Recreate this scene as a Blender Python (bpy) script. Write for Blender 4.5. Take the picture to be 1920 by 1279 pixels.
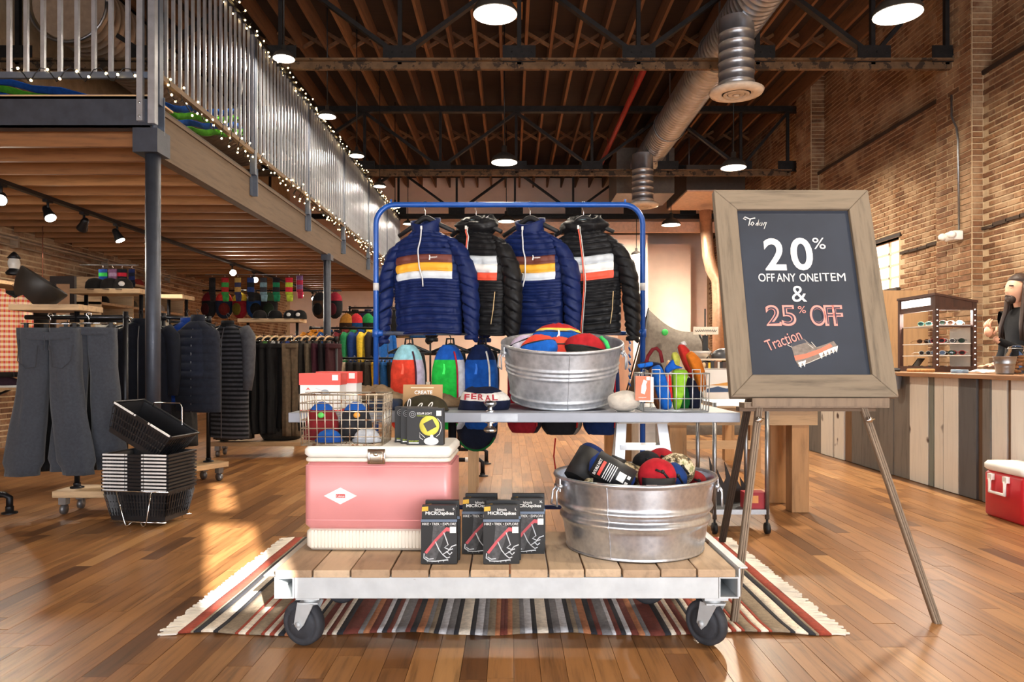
import bpy, bmesh, math, random
from mathutils import Vector, Matrix, Euler, noise
R = math.radians; PI = math.pi
for o in list(bpy.data.objects): bpy.data.objects.remove(o)
SC = bpy.context.scene; COL = SC.collection
rnd = random.Random(7)
# ------------------------------------------------------------------ camera, light, exposure
CXP, HZ, F, CH = 958.0, 678.0, 1370.0, 1.05          # principal x, horizon row, focal length in pixels (1920 wide), camera height
cam = bpy.data.cameras.new('camera'); cam.sensor_width = 36; cam.lens = 36*F/1920
cam.shift_y = (HZ-639.5)/1920; cam.shift_x = (960-CXP)/1920; cam.clip_start = .05
camo = bpy.data.objects.new('camera', cam); COL.objects.link(camo)
camo.location = (0, 0, CH); camo.rotation_euler = (R(90), 0, 0); SC.camera = camo
SC.view_settings.view_transform = 'Standard'; SC.view_settings.look = 'None'
SC.view_settings.gamma = 1; SC.view_settings.use_curve_mapping = False
SC.view_settings.exposure = 0.56
W = bpy.data.worlds.new('world'); SC.world = W; W.use_nodes = True
W.node_tree.nodes['Background'].inputs[0].default_value = (.75, .86, 1, 1)
W.node_tree.nodes['Background'].inputs[1].default_value = 1.0
def light(name, kind, loc, power, col, rot=(0,0,0), **kw):
    l = bpy.data.lights.new(name, kind); l.energy = power; l.color = col
    for k, v in kw.items(): setattr(l, k, v)
    o = bpy.data.objects.new(name, l); COL.objects.link(o); o.location = loc; o.rotation_euler = rot
    return o
SUNK, SUNT = -.417, .40
sd = Vector((SUNK, 1, -SUNT)).normalized()
sun = light('sun', 'SUN', (0, -8, 6), 34, (1, .95, .88), angle=R(.5))
sun.rotation_euler = sd.to_track_quat('-Z', 'Y').to_euler()
# daylight entering through the shop front behind the camera
DAY = (.93, .96, 1)
light('daylight_shopfront_left', 'AREA', (-3.4, -3.85, 1.55), 150, DAY, (R(90), 0, 0), shape='RECTANGLE', size=4.2, size_y=2.3)
light('daylight_shopfront_right', 'AREA', (2.6, -3.85, 1.55), 290, DAY, (R(90), 0, 0), shape='RECTANGLE', size=4.2, size_y=2.3)
# ------------------------------------------------------------------ helpers
def P(px, py, d): return Vector(((px-CXP)*d/F, d, CH-(py-HZ)*d/F))
def lin(c):
    return tuple(((x/255)/12.92 if x/255 <= .04045 else ((x/255+.055)/1.055)**2.4) for x in c)
class MB:
    def __init__(s): s.v = []; s.f = []; s.m = []; s.s = []
    def add(s, vs, fs, mi=0, sm=False):
        b = len(s.v); s.v += [tuple(v) for v in vs]
        for f in fs: s.f.append([b+i for i in f]); s.m.append(mi); s.s.append(sm)
    def box(s, c, sz, rot=None, mi=0):
        a, b, d = sz[0]/2, sz[1]/2, sz[2]/2
        vs = [Vector((x, y, z)) for x in (-a, a) for y in (-b, b) for z in (-d, d)]
        if rot is not None:
            if not isinstance(rot, Matrix): rot = Euler(rot).to_matrix()
            vs = [rot @ v for v in vs]
        c = Vector(c); vs = [v+c for v in vs]
        s.add(vs, [(0,1,3,2),(4,6,7,5),(0,4,5,1),(2,3,7,6),(0,2,6,4),(1,5,7,3)], mi)
    def bx(s, x0, x1, y0, y1, z0, z1, mi=0):
        s.box(((x0+x1)/2, (y0+y1)/2, (z0+z1)/2), (abs(x1-x0), abs(y1-y0), abs(z1-z0)), None, mi)
    def rbox(s, x0, x1, y0, y1, z0, z1, r=.01, mi=0, n=3):      # box with rounded vertical edges and softened top and bottom
        ring = []
        for cx, cy, a0 in ((x1-r, y1-r, 0), (x0+r, y1-r, 90), (x0+r, y0+r, 180), (x1-r, y0+r, 270)):
            for k in range(n+1):
                a = R(a0+90*k/n); ring.append((cx, cy, math.cos(a), math.sin(a)))
        e = min(r, (z1-z0)/2.01)*.6
        rows = []
        for z, q in ((z0, r-e), (z0+e, r), (z1-e, r), (z1, r-e)):
            rows.append([(cx+ca*q, cy+sa*q, z) for cx, cy, ca, sa in ring])
        s.loft(rows, mi=mi, sm=True)
    def bar(s, a, b, w, h, mi=0, up=(0,0,1)):                     # rectangular bar from a to b
        a, b = Vector(a), Vector(b); d = (b-a); L = d.length; d.normalize()
        u = Vector(up); x = d.cross(u)
        if x.length < 1e-4: x = d.cross(Vector((1,0,0)))
        x.normalize(); u = x.cross(d)
        vs = [p+x*(sx*w/2)+u*(sz*h/2) for p in (a, b) for sx in (-1,1) for sz in (-1,1)]
        s.add(vs, [(0,1,3,2),(4,6,7,5),(0,4,5,1),(2,3,7,6),(0,2,6,4),(1,5,7,3)], mi)
    def tube(s, pts, r, seg=8, mi=0, cap=True, closed=False, sm=True):
        pts = [Vector(p) for p in pts]; n = len(pts); rs = r if isinstance(r, (list, tuple)) else [r]*n
        vs = []; prev = None
        for i, p in enumerate(pts):
            if closed: t = pts[(i+1) % n]-pts[i-1]
            else: t = pts[min(i+1, n-1)]-pts[max(i-1, 0)]
            t.normalize()
            if prev is None:
                u = t.orthogonal().normalized()
            else:
                u = prev-t*prev.dot(t)
                u = u.normalized() if u.length > 1e-6 else t.orthogonal().normalized()
            prev = u; w = t.cross(u)
            vs += [p+(u*math.cos(2*PI*k/seg)+w*math.sin(2*PI*k/seg))*rs[i] for k in range(seg)]
        fs = []
        for i in range(n if closed else n-1):
            j = (i+1) % n
            fs += [(i*seg+k, i*seg+(k+1) % seg, j*seg+(k+1) % seg, j*seg+k) for k in range(seg)]
        if cap and not closed: fs += [tuple(range(seg))[::-1], tuple((n-1)*seg+k for k in range(seg))]
        s.add(vs, fs, mi, sm)
    def loft(s, rows, mi=0, closed=True, cap=True, sm=True, mfun=None):
        n = len(rows[0]); vs = [v for r_ in rows for v in r_]
        for i in range(len(rows)-1):
            pass
        fs = []; ms = []
        for i in range(len(rows)-1):
            for k in range(n if closed else n-1):
                fs.append((i*n+k, i*n+(k+1) % n, (i+1)*n+(k+1) % n, (i+1)*n+k)); ms.append(mfun(i, k) if mfun else mi)
        b = len(s.v); s.v += [tuple(v) for v in vs]
        for f, m_ in zip(fs, ms): s.f.append([b+i for i in f]); s.m.append(m_); s.s.append(sm)
        if cap and closed:
            for f in (tuple(range(n))[::-1], tuple((len(rows)-1)*n+k for k in range(n))):
                s.f.append([b+i for i in f]); s.m.append(mi); s.s.append(False)
    def lathe(s, prof, c=(0,0,0), seg=32, mi=0, sx=1, sy=1, cap=False, sm=True, mfun=None):
        rows = [[(c[0]+r*sx*math.cos(2*PI*k/seg), c[1]+r*sy*math.sin(2*PI*k/seg), c[2]+z) for k in range(seg)] for r, z in prof]
        s.loft(rows, mi, True, cap, sm, mfun)
    def prism(s, out, y0, y1, mi=0):                              # polygon in x,z extruded along y (counter-clockwise seen from -y)
        n = len(out); vs = [(x, y0, z) for x, z in out]+[(x, y1, z) for x, z in out]
        fs = [tuple(range(n)), tuple(range(2*n-1, n-1, -1))]+[(k, k+n, (k+1) % n+n, (k+1) % n) for k in range(n)]
        s.add(vs, fs, mi)
    def sheet(s, nu, nv, fn, mi=0, sm=True, mfun=None):
        vs = [fn(i/nu, j/nv) for j in range(nv+1) for i in range(nu+1)]
        b = len(s.v); s.v += [tuple(v) for v in vs]
        for j in range(nv):
            for i in range(nu):
                a = j*(nu+1)+i; s.f.append([b+a, b+a+1, b+a+nu+2, b+a+nu+1]); s.m.append(mfun(i/nu, j/nv) if mfun else mi); s.s.append(sm)
    def ball(s, c, r, mi=0, nu=12, nv=8, fn=None):                # ellipsoid, r = (rx,ry,rz)
        if not isinstance(r, (tuple, list)): r = (r, r, r)
        rows = []
        for j in range(nv+1):
            a = -PI/2+PI*j/nv; ca = max(math.cos(a), .02)
            row = []
            for k in range(nu):
                t = 2*PI*k/nu; v = Vector((ca*math.cos(t), ca*math.sin(t), math.sin(a))); q = fn(v) if fn else 1
                row.append((c[0]+r[0]*v.x*q, c[1]+r[1]*v.y*q, c[2]+r[2]*v.z*q))
            rows.append(row)
        s.loft(rows, mi)
    def mesh(s, name, mats):
        me = bpy.data.meshes.new(name); me.from_pydata(s.v, [], s.f)
        if not isinstance(mats, (list, tuple)): mats = [mats]
        for m in mats: me.materials.append(m)
        me.polygons.foreach_set('material_index', s.m); me.polygons.foreach_set('use_smooth', s.s)
        bm = bmesh.new(); bm.from_mesh(me); bmesh.ops.recalc_face_normals(bm, faces=bm.faces); bm.to_mesh(me); bm.free()
        me.update(); return me
    def build(s, name, mats, parent=None, loc=None, rz=0, solid=0, bevel=0, sub=0):
        o = bpy.data.objects.new(name, s.mesh(name, mats)); COL.objects.link(o)
        if parent: o.parent = parent
        if loc is not None: o.location = loc
        if rz: o.rotation_euler[2] = rz
        if solid: md = o.modifiers.new('solid', 'SOLIDIFY'); md.thickness = solid; md.offset = 0
        if bevel: md = o.modifiers.new('bevel', 'BEVEL'); md.width = bevel; md.segments = 2; md.limit_method = 'ANGLE'
        if sub: md = o.modifiers.new('sub', 'SUBSURF'); md.levels = sub; md.render_levels = sub
        return o
def tag(o, label, cat, group=None):
    o['label'] = label; o['category'] = cat
    if group: o['group'] = group
    return o
def thing(name, label, cat, loc=(0,0,0), rz=0, group=None, rot=None):
    o = bpy.data.objects.new(name, None); COL.objects.link(o); o.empty_display_size = .05
    o.location = loc; o.rotation_euler = rot if rot else (0, 0, rz)
    return tag(o, label, cat, group)
def struct(o): o['kind'] = 'structure'; return o
def stuff(o): o['kind'] = 'stuff'; return o
def copy_tree(o, parent=None):
    c = o.copy(); COL.objects.link(c); c.parent = parent
    for ch in list(o.children): copy_tree(ch, c)
    return c
def text(s, w, h, mat, parent, loc, rot=(R(90),0,0), ext=.0004, name='lettering', bold=0):
    cu = bpy.data.curves.new('t', 'FONT'); cu.body = s; cu.extrude = ext; cu.offset = bold; cu.resolution_u = 5
    t = bpy.data.objects.new('t', cu); me = bpy.data.meshes.new_from_object(t)
    bpy.data.objects.remove(t); bpy.data.curves.remove(cu)
    xs = [v.co.x for v in me.vertices]; ys = [v.co.y for v in me.vertices]
    cx, cy = (min(xs)+max(xs))/2, (min(ys)+max(ys))/2; kx = w/(max(xs)-min(xs)); ky = h/(max(ys)-min(ys)) if h else kx
    for v in me.vertices: v.co.x = (v.co.x-cx)*kx; v.co.y = (v.co.y-cy)*ky
    me.materials.clear(); me.materials.append(mat); me.name = name
    o = bpy.data.objects.new(name, me); COL.objects.link(o); o.parent = parent; o.location = loc; o.rotation_euler = rot
    return o
def poly(name, pts, mat, parent, y, ext=.0006, loc=(0,0,0)):       # flat printed patch in the x,z plane facing -y
    m = MB(); m.prism(pts, y-ext, y); return m.build(name, mat, parent, loc)
# ------------------------------------------------------------------ materials
def nodes(name):
    m = bpy.data.materials.new(name); m.use_nodes = True; nt = m.node_tree
    return m, nt, nt.nodes['Principled BSDF']
def N(nt, t, **kw):
    n = nt.nodes.new(t)
    for k, v in kw.items():
        if k.startswith('i_'): n.inputs[int(k[2:]) if k[2:].isdigit() else k[2:].replace('_', ' ')].default_value = v
        else: setattr(n, k, v)
    return n
def mixc(nt, fac, a, b, blend='MIX'):
    n = nt.nodes.new('ShaderNodeMix'); n.data_type = 'RGBA'; n.blend_type = blend
    for s_, v in ((0, fac), (6, a), (7, b)):
        if hasattr(v, 'links') or isinstance(v, bpy.types.NodeSocket): nt.links.new(v, n.inputs[s_])
        else: n.inputs[s_].default_value = v if not isinstance(v, tuple) else (*v[:3], 1)
    return n.outputs[2]
def ramp(nt, fac, stops, interp='LINEAR'):
    n = nt.nodes.new('ShaderNodeValToRGB'); e = n.color_ramp.elements; n.color_ramp.interpolation = interp
    while len(e) > 1: e.remove(e[-1])
    e[0].position = stops[0][0]; e[0].color = (*stops[0][1], 1)
    for p, c in stops[1:]:
        x = e.new(p); x.color = (*c, 1)
    nt.links.new(fac, n.inputs[0]); return n.outputs[0]
def coords(nt, scale=(1,1,1), kind='Object'):
    tc = nt.nodes.new('ShaderNodeTexCoord'); mp = nt.nodes.new('ShaderNodeMapping'); mp.inputs[3].default_value = scale
    nt.links.new(tc.outputs[kind], mp.inputs[0]); return mp.outputs[0]
def noise_(nt, vec, scale, detail=3, rough=.55):
    n = nt.nodes.new('ShaderNodeTexNoise'); n.inputs['Scale'].default_value = scale; n.inputs['Detail'].default_value = detail
    n.inputs['Roughness'].default_value = rough; nt.links.new(vec, n.inputs['Vector']); return n.outputs[0]
def bump_(nt, b, h, st, dist=.01):
    n = nt.nodes.new('ShaderNodeBump'); n.inputs['Strength'].default_value = st; n.inputs['Distance'].default_value = dist
    nt.links.new(h, n.inputs['Height']); nt.links.new(n.outputs[0], b.inputs['Normal'])
def sc(c, k): return tuple(min(1, x*k) for x in c)
_mc = {}
def M(c, rough=.6, metal=0, var=.12, scale=14, bump=0, bscale=None, stretch=(1,1,1), coat=0, sheen=0, wear=None, wearamt=.6, name=None):
    key = (c, rough, metal, var, scale, bump, bscale, stretch, coat, sheen, wear, wearamt)
    if key in _mc: return _mc[key]
    m, nt, b = nodes(name or 'mat_%d' % len(_mc)); l = lin(c); v = coords(nt, stretch)
    n = noise_(nt, v, scale)
    col = ramp(nt, n, [(.3, sc(l, 1-var)), (.7, sc(l, 1+var))])
    if wear:
        n2 = noise_(nt, v, scale*.6, 6, .7); f = ramp(nt, n2, [(wearamt, (0,0,0)), (wearamt+.03, (1,1,1))])
        col = mixc(nt, f, col, lin(wear))
    nt.links.new(col, b.inputs['Base Color']); b.inputs['Roughness'].default_value = rough; b.inputs['Metallic'].default_value = metal
    if coat: b.inputs['Coat Weight'].default_value = coat
    if sheen: b.inputs['Sheen Weight'].default_value = sheen; b.inputs['Specular IOR Level'].default_value = .2
    if bump: bump_(nt, b, noise_(nt, v, bscale or scale*4, 4), bump, .004)
    _mc[key] = m; return m
def fab(c, k=.25): return M(tuple(int(x*.93) for x in c), .85, 0, .22, 30, k, 160, sheen=.02)
def emis(name, c, st):
    m, nt, b = nodes(name); b.inputs['Base Color'].default_value = (*lin(c), 1)
    b.inputs['Emission Color'].default_value = (*lin(c), 1); b.inputs['Emission Strength'].default_value = st; return m
def island(nt):
    g = nt.nodes.new('ShaderNodeNewGeometry'); o = nt.nodes.new('ShaderNodeObjectInfo')
    a = N(nt, 'ShaderNodeMath', operation='ADD'); nt.links.new(g.outputs['Random Per Island'], a.inputs[0]); nt.links.new(o.outputs['Random'], a.inputs[1])
    f = N(nt, 'ShaderNodeMath', operation='FRACT'); nt.links.new(a.outputs[0], f.inputs[0]); return f.outputs[0]
def wood(name, stops, grain=(1,1,1), gscale=6, rough=.5, bump=.15, gamt=.5, per=True, knots=False):
    """stops: tones picked at random for each board; grain runs along the axis with the small stretch factor"""
    m, nt, b = nodes(name); v = coords(nt, grain)
    r_ = island(nt)
    vm = N(nt, 'ShaderNodeVectorMath', operation='ADD'); nt.links.new(v, vm.inputs[0])
    cx = N(nt, 'ShaderNodeCombineXYZ'); k = N(nt, 'ShaderNodeMath', operation='MULTIPLY', i_1=37.0); nt.links.new(r_, k.inputs[0])
    for i in range(3): nt.links.new(k.outputs[0], cx.inputs[i])
    nt.links.new(cx.outputs[0], vm.inputs[1]); v2 = vm.outputs[0]
    base = ramp(nt, r_, [(p, lin(c)) for p, c in stops]) if per else None
    n = noise_(nt, v2, gscale, 5, .65)
    g = ramp(nt, n, [(.25, (1-gamt,)*3), (.5, (1,)*3), (.8, (1+gamt*.35,)*3)])
    col = mixc(nt, 1.0, base, g, 'MULTIPLY')
    if knots:
        n3 = noise_(nt, coords(nt, (1,1,1)), 5, 2); f = ramp(nt, n3, [(.68, (0,0,0)), (.74, (1,1,1))])
        col = mixc(nt, f, col, lin((70,45,30)))
    nt.links.new(col, b.inputs['Base Color']); b.inputs['Roughness'].default_value = rough
    bump_(nt, b, n, bump, .003); return m
STEEL = M((150,152,155), .35, .9, .12, 20)
CHROME = M((215,215,215), .15, 1, .05, 10)
BLACKM = M((24,24,26), .45, .3, .15, 20)
PIPE = M((34,34,37), .42, .7, .2, 25)
DKSTEEL = M((62,66,76), .5, .5, .15, 12, .15)
WHITE = M((235,232,226), .5, 0, .04, 12)
INK = M((240,240,238), .7, 0, .03, 10)
BLK = M((20,20,22), .6, 0, .15, 20)
PAPER = M((238,236,232), .8, 0, .03, 10)
BLUEP = M((22,78,160), .35, .1, .12, 16, wear=(190,195,205), wearamt=.72)
GLASS, nt, b = nodes('glass'); b.inputs['Transmission Weight'].default_value = 1; b.inputs['Roughness'].default_value = .02; b.inputs['IOR'].default_value = 1.1
OAK = wood('pale_timber', [(0,(160,128,92)),(.5,(180,148,110)),(1,(196,166,128))], (3,3,.35), 9, .6)
OAKX = wood('pale_timber_x', [(0,(164,132,96)),(.5,(184,152,114)),(1,(198,168,130))], (.35,3,3), 9, .6)
# ================================================================== the building
XL, XR, YB, YF, ZR = -6.2, 5.5, 20.5, -4.0, 6.2
MEZX, MEZY, MEZB = -2.62, 5.37, 17.0
# ---- floor: strips of timber running away from the camera
FLOORW = wood('floor_timber', [(0,(92,60,35)),(.12,(122,82,48)),(.35,(142,98,58)),(.6,(156,110,66)),(.85,(132,88,50)),(1,(170,126,80))], (11,.7,11), 3.4, .34, .04, .62)
m = MB(); m.bx(XL, XR, YF, YB, -.06, -.012)
floor = struct(m.build('floor', M((60,40,26), .8)))
planks = []
x = XL; pw = .09
while x < XR-.02:
    y = YF+rnd.random()*.6
    y0 = YF
    while y0 < YB:
        y1 = min(YB, y0+rnd.uniform(.35, 1.35)); planks.append((x, min(x+pw, XR), y0, y1)); y0 = y1
    x += pw
def plank_px(p):
    a, b_, c, d = p
    if d < 2.45: return 0
    c = max(c, 2.42); xm = (a+b_)/2
    if abs(xm/c*F) > 1000: return 0
    u = (xm/d*F+CXP, HZ+CH*F/((c+d)/2))
    if abs(xm) < .85 and 2.6 < (c+d)/2 < 3.4: return 0            # under the cart
    return (b_-a)*F/((c+d)/2)*(CH*F/c-CH*F/d)
planks.sort(key=plank_px, reverse=True)
def plank_box(mb, p):
    dz = rnd.uniform(-.0006, .0006); g = .0008
    mb.bx(p[0]+g, p[1]-g, p[2]+g, p[3]-g, -.012, 0+dz)
for p in planks[:300]:
    m = MB(); plank_box(m, p); m.build('floor_board', FLOORW, floor)
m = MB()
for p in planks[300:]: plank_box(m, p)
stuff(m.build('floor_boards', FLOORW, floor))
# ---- brick walls
def brick_mat(name, tones, mort):
    m_, nt, b_ = nodes(name); r_ = island(nt); c = ramp(nt, r_, [(i/(len(tones)-1), lin(t)) for i, t in enumerate(tones)])
    v = coords(nt, kind='Generated'); g = nt.nodes.new('ShaderNodeNewGeometry')
    n = noise_(nt, g.outputs['Position'], 22, 4, .7); k = ramp(nt, n, [(.3, (.62,)*3), (.65, (1.1,)*3)])
    n2 = noise_(nt, g.outputs['Position'], 2.2, 4, .6); f = ramp(nt, n2, [(.47, (0,)*3), (.64, (.72,)*3)])
    c = mixc(nt, f, mixc(nt, 1.0, c, k, 'MULTIPLY'), lin(mort))
    nt.links.new(c, b_.inputs['Base Color']); b_.inputs['Roughness'].default_value = .9
    bump_(nt, b_, n, .6, .01); return m_
BRICK = brick_mat('brick', [(104,70,46),(128,88,58),(146,106,72),(118,80,54),(160,122,88)], (176,148,116))
MORTAR = M((188,164,132), .95, 0, .15, 8, .6, 60)
BL, BH, BJ = .212, .066, .011
brick_me = []
for k in range(4):
    m = MB(); q = random.Random(k)
    vs = [Vector((0, y_*(BL-BJ)/2+q.uniform(-.002,.002), z_*(BH-BJ)/2+q.uniform(-.002,.002))) for y_ in (-1,1) for z_ in (-1,1)]
    e = .004
    m.add([v for v in vs]+[Vector((.022, v.y*(1-e/.1), v.z*(1-e/.03))) for v in vs], [(0,1,3,2),(4,6,7,5),(0,4,5,1),(2,3,7,6),(0,2,6,4),(1,5,7,3)])
    brick_me.append(m.mesh('brick', BRICK))
def bricks(wall, X, side, y0, y1, z0, z1, n_single=0, holes=(), key=None):
    """side +1: faces +x; -1: faces -x"""
    lst = []; z = z0+BH/2; row = 0
    while z < z1:
        y = y0+(BL/2 if row % 2 else 0)+BL/2
        while y < y1-BL/2+.01:
            if not any(a < y+BL/2 and y-BL/2 < b_ and c < z < d for a, b_, c, d in holes): lst.append((y, z))
            y += BL
        z += BH+.003; row += 1
    if key: lst.sort(key=key)
    for y, z in lst[:n_single]:
        o = bpy.data.objects.new('brick', rnd.choice(brick_me)); COL.objects.link(o); o.parent = wall
        o.location = (X-side*.012+side*rnd.uniform(-.003,.003), y, z); o.scale = (side, 1, 1)
    mb = MB()
    for y, z in lst[n_single:]:
        d = side*rnd.uniform(.007, .014); a = (BL-BJ)/2+rnd.uniform(-.003,.003); h = (BH-BJ)/2+rnd.uniform(-.002,.002)
        x0_, x1_ = X-side*.004, X+d
        mb.add([(x0_,y-a,z-h),(x0_,y+a,z-h),(x0_,y+a,z+h),(x0_,y-a,z+h),(x1_,y-a+.003,z-h+.003),(x1_,y+a-.003,z-h+.003),(x1_,y+a-.003,z+h-.003),(x1_,y-a+.003,z+h-.003)],
               [(4,5,6,7),(0,1,5,4),(1,2,6,5),(2,3,7,6),(3,0,4,7)])
    if mb.f: stuff(mb.build('bricks', BRICK, wall))
LEDGE = 4.4
WY0, WY1, WZ0, WZ1 = 10.36, 12.2, 2.1, 2.82
m = MB(); m.bx(XR, XR+.3, YF, WY0, 0, LEDGE); m.bx(XR, XR+.3, WY1, YB, 0, LEDGE); m.bx(XR, XR+.3, WY0, WY1, 0, WZ0); m.bx(XR, XR+.3, WY0, WY1, WZ1, LEDGE)
m.bx(XR+.1, XR+.3, YF, YB, LEDGE, ZR+.3)
wr = struct(m.build('wall_right', MORTAR))
px_r = lambda q: abs(q[0]-8.0)*1.0+abs(q[1]-2.6)*.9 if q[1] > .98 and q[0] > 7.85 else 99
bricks(wr, XR, -1, 6.6, 8.5, 0, LEDGE, 300, key=lambda q: q[0]*2-q[1]*.02 if 7.7 < q[0] and q[1] > .95 else 99)
bricks(wr, XR, -1, 9.25, 13.0, 0, LEDGE, 0, [(WY0-.05, WY1+.05, WZ0, WZ1)])
bricks(wr, XR, -1, 13.7, 20.3, 0, LEDGE)
bricks(wr, XR+.1, -1, 6.6, 20.3, LEDGE+.01, ZR)
for py0, py1 in ((8.5, 9.2), (13.05, 13.7)):                       # brick piers that carry the trusses
    m = MB(); m.bx(XR-.14, XR+.1, py0, py1, 0, ZR); pr = m.build('pier', MORTAR, wr)
    mb = MB(); z = BH/2; row = 0
    while z < ZR:
        for y in ([py0+.11, py0+.35, py1-.11] if row % 2 == 0 else [py0+.17, py0+.52]):
            a = .104 if row % 2 == 0 else .16
            mb.bx(XR-.14-rnd.uniform(.007,.014), XR-.13, max(py0,y-a), min(py1,y+a), z-.027, z+.027)
        mb.bx(XR-.13, XR-.02 if z < LEDGE else XR+.09, py0-.01, py0+.01, z-.027, z+.027)
        z += BH+.003; row += 1
    stuff(mb.build('bricks', BRICK, pr))
m = MB(); m.bx(XR-.03, XR+.1, YF, YB, LEDGE-.02, LEDGE+.03); m.build('ledge', M((52,38,28), .9), wr)
m = MB()                                                           # old roof line scar across the plaster
for k in range(14):
    y = 7.3+k*.22; z = 2.62-(y-7.3)*.02+rnd.uniform(-.01,.01); m.box((XR-.02, y, z), (.03, .235, .03+rnd.uniform(0,.015)))
m.build('scar', M((60,45,34), .9), wr)
# window with glazing bars in the right wall
m = MB()
for k in range(5): yy = WY0+(WY1-WY0)*k/4; m.bx(XR+.1, XR+.14, yy-.014, yy+.014, WZ0, WZ1)
for k in range(5): zz = WZ0+(WZ1-WZ0)*k/4; m.bx(XR+.1, XR+.14, WY0, WY1, zz-.014, zz+.014)
w1 = struct(m.build('window_1', M((225,190,165), .5)))
PANE = emis('daylit_pane', (255,214,190), 2.2)
for a in range(4):
    for c in range(4):
        m = MB(); m.bx(XR+.13, XR+.135, WY0+(WY1-WY0)*a/4+.014, WY0+(WY1-WY0)*(a+1)/4-.014, WZ0+(WZ1-WZ0)*c/4+.014, WZ0+(WZ1-WZ0)*(c+1)/4-.014); m.build('pane', PANE, w1)
m = MB(); m.bx(XR-.03, XR+.3, WY0-.08, WY1+.08, WZ1, WZ1+.05); m.build('lintel', M((40,32,28), .7), w1)
m = MB(); m.bx(XR-.06, XR+.3, WY0-.05, WY1+.05, WZ0-.08, WZ0); m.build('window_sill', M((70,62,56), .8), w1)
# left wall
m = MB(); m.bx(XL-.3, XL, YF, YB, 0, ZR+.3)
wl = struct(m.build('wall_left', MORTAR))
bricks(wl, XL, 1, 5.9, 20.3, 0, 4.6, 300, key=lambda q: abs(q[0]-9.2)*.6+abs(q[1]-2.1)*1.5)
# front wall behind the camera: shop windows under an added awning, slots cut above to shape the sun patches
m = MB()
def hole_wall(m, y0, y1, x0, x1, z0, z1, holes):
    xs = sorted({x0, x1, *[h[0] for h in holes], *[h[1] for h in holes]}); zs = sorted({z0, z1, *[h[2] for h in holes], *[h[3] for h in holes]})
    for a, b_ in zip(xs, xs[1:]):
        for c, d in zip(zs, zs[1:]):
            if not any(h[0] <= a and b_ <= h[1] and h[2] <= c and d <= h[3] for h in holes): m.bx(a, b_, y0, y1, c, d)
SUN_SLOT = (1.67, 2.09, 2.85, 3.60); SUN_SLOT2 = (1.72, 2.0, 3.66, 4.22)  # unseen wall openings, sized only to throw the sun patches on the floor
hole_wall(m, YF-.3, YF, XL-.3, XR+.3, 0, ZR+.3, [(-5.5,-1.3,.4,2.7), (.5,4.7,.4,2.7), SUN_SLOT, SUN_SLOT2])
wf = struct(m.build('wall_front', M((196,176,150), .9)))
for i, (a, b_) in enumerate(((-5.5,-1.3), (.5,4.7))):
    m = MB()
    for k in range(4): xx = a+(b_-a)*k/3; m.bx(xx-.03, xx+.03, YF-.2, YF-.1, .4, 2.7)
    m.bx(a, b_, YF-.2, YF-.1, .4, .46); m.bx(a, b_, YF-.2, YF-.1, 2.64, 2.7); struct(m.build('window_%d' % (i+2), M((40,40,42), .5)))
m = MB(); m.bx(XL, XR, YF-2.3, YF-.3, 2.72, 2.8); struct(m.build('added_awning', M((60,60,62), .7)))  # unseen awning, added to block direct sun at the shop windows
# back wall: pale plaster, deep soffit
PEACH = M((248,220,202), .85, 0, .05, 3)
m = MB(); m.bx(XL-.3, XR+.3, YB, YB+.3, 0, ZR+.3)
wb = struct(m.build('wall_back', PEACH))
m = MB(); m.bx(.2, 3.0, YB-2.6, YB, 3.15, 4.15); m.bx(3.0, 3.35, YB-2.6, YB, 0, 4.15); m.bx(3.35, 4.75, YB-1.2, YB, 0, 4.15); m.build('soffit', PEACH, wb)
m = MB(); m.bx(MEZX, XR, YB-2.7, YB-2.6, 4.2, 4.45); m.build('ledge', M((226,190,168), .8), wb)
# ---- roof: deck, joists, bridging
m = MB(); m.bx(XL-.3, XR+.3, YF, YB+.3, ZR, ZR+.12)
DECKM = wood('roof_deck', [(0,(40,26,17)),(1,(52,34,22))], (.4,6,6), 5, .85, .3)
ceil = struct(m.build('ceiling', DECKM))
JO = wood('roof_joist_timber', [(0,(84,54,32)),(.5,(108,72,44)),(1,(128,88,54))], (4,.4,4), 5, .8, .2)
nj = 30; jx = [XL+.2+(XR-XL-.4)*k/(nj-1) for k in range(nj)]
for xx in jx:
    m = MB(); m.bx(xx-.022, xx+.022, 4.2, YB, 5.93, ZR); m.build('joist', JO, ceil)
strut = MB(); L = jx[1]-jx[0]-.05
strut.bar((-L/2,0,-.1), (L/2,0,.1), .035, .05)
sme = strut.mesh('bridging_strut', JO)
for yy in (6.6, 11.4, 16.2):
    for a, b_ in zip(jx, jx[1:]):
        if yy < 8 and (a < -2.6): continue
        for s_ in (-1, 1):
            o = bpy.data.objects.new('bridging_strut', sme); COL.objects.link(o); o.parent = ceil
            o.location = ((a+b_)/2, yy+s_*.026, 6.06); o.scale = (s_, 1, 1)
m = MB()
for k in range(3): m.box((.05+k*-.02, 8.0+k*1.35, 6.185), (.32, .5, .02))
m.build('deck_patch', M((190,140,84), .8), ceil)
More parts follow.
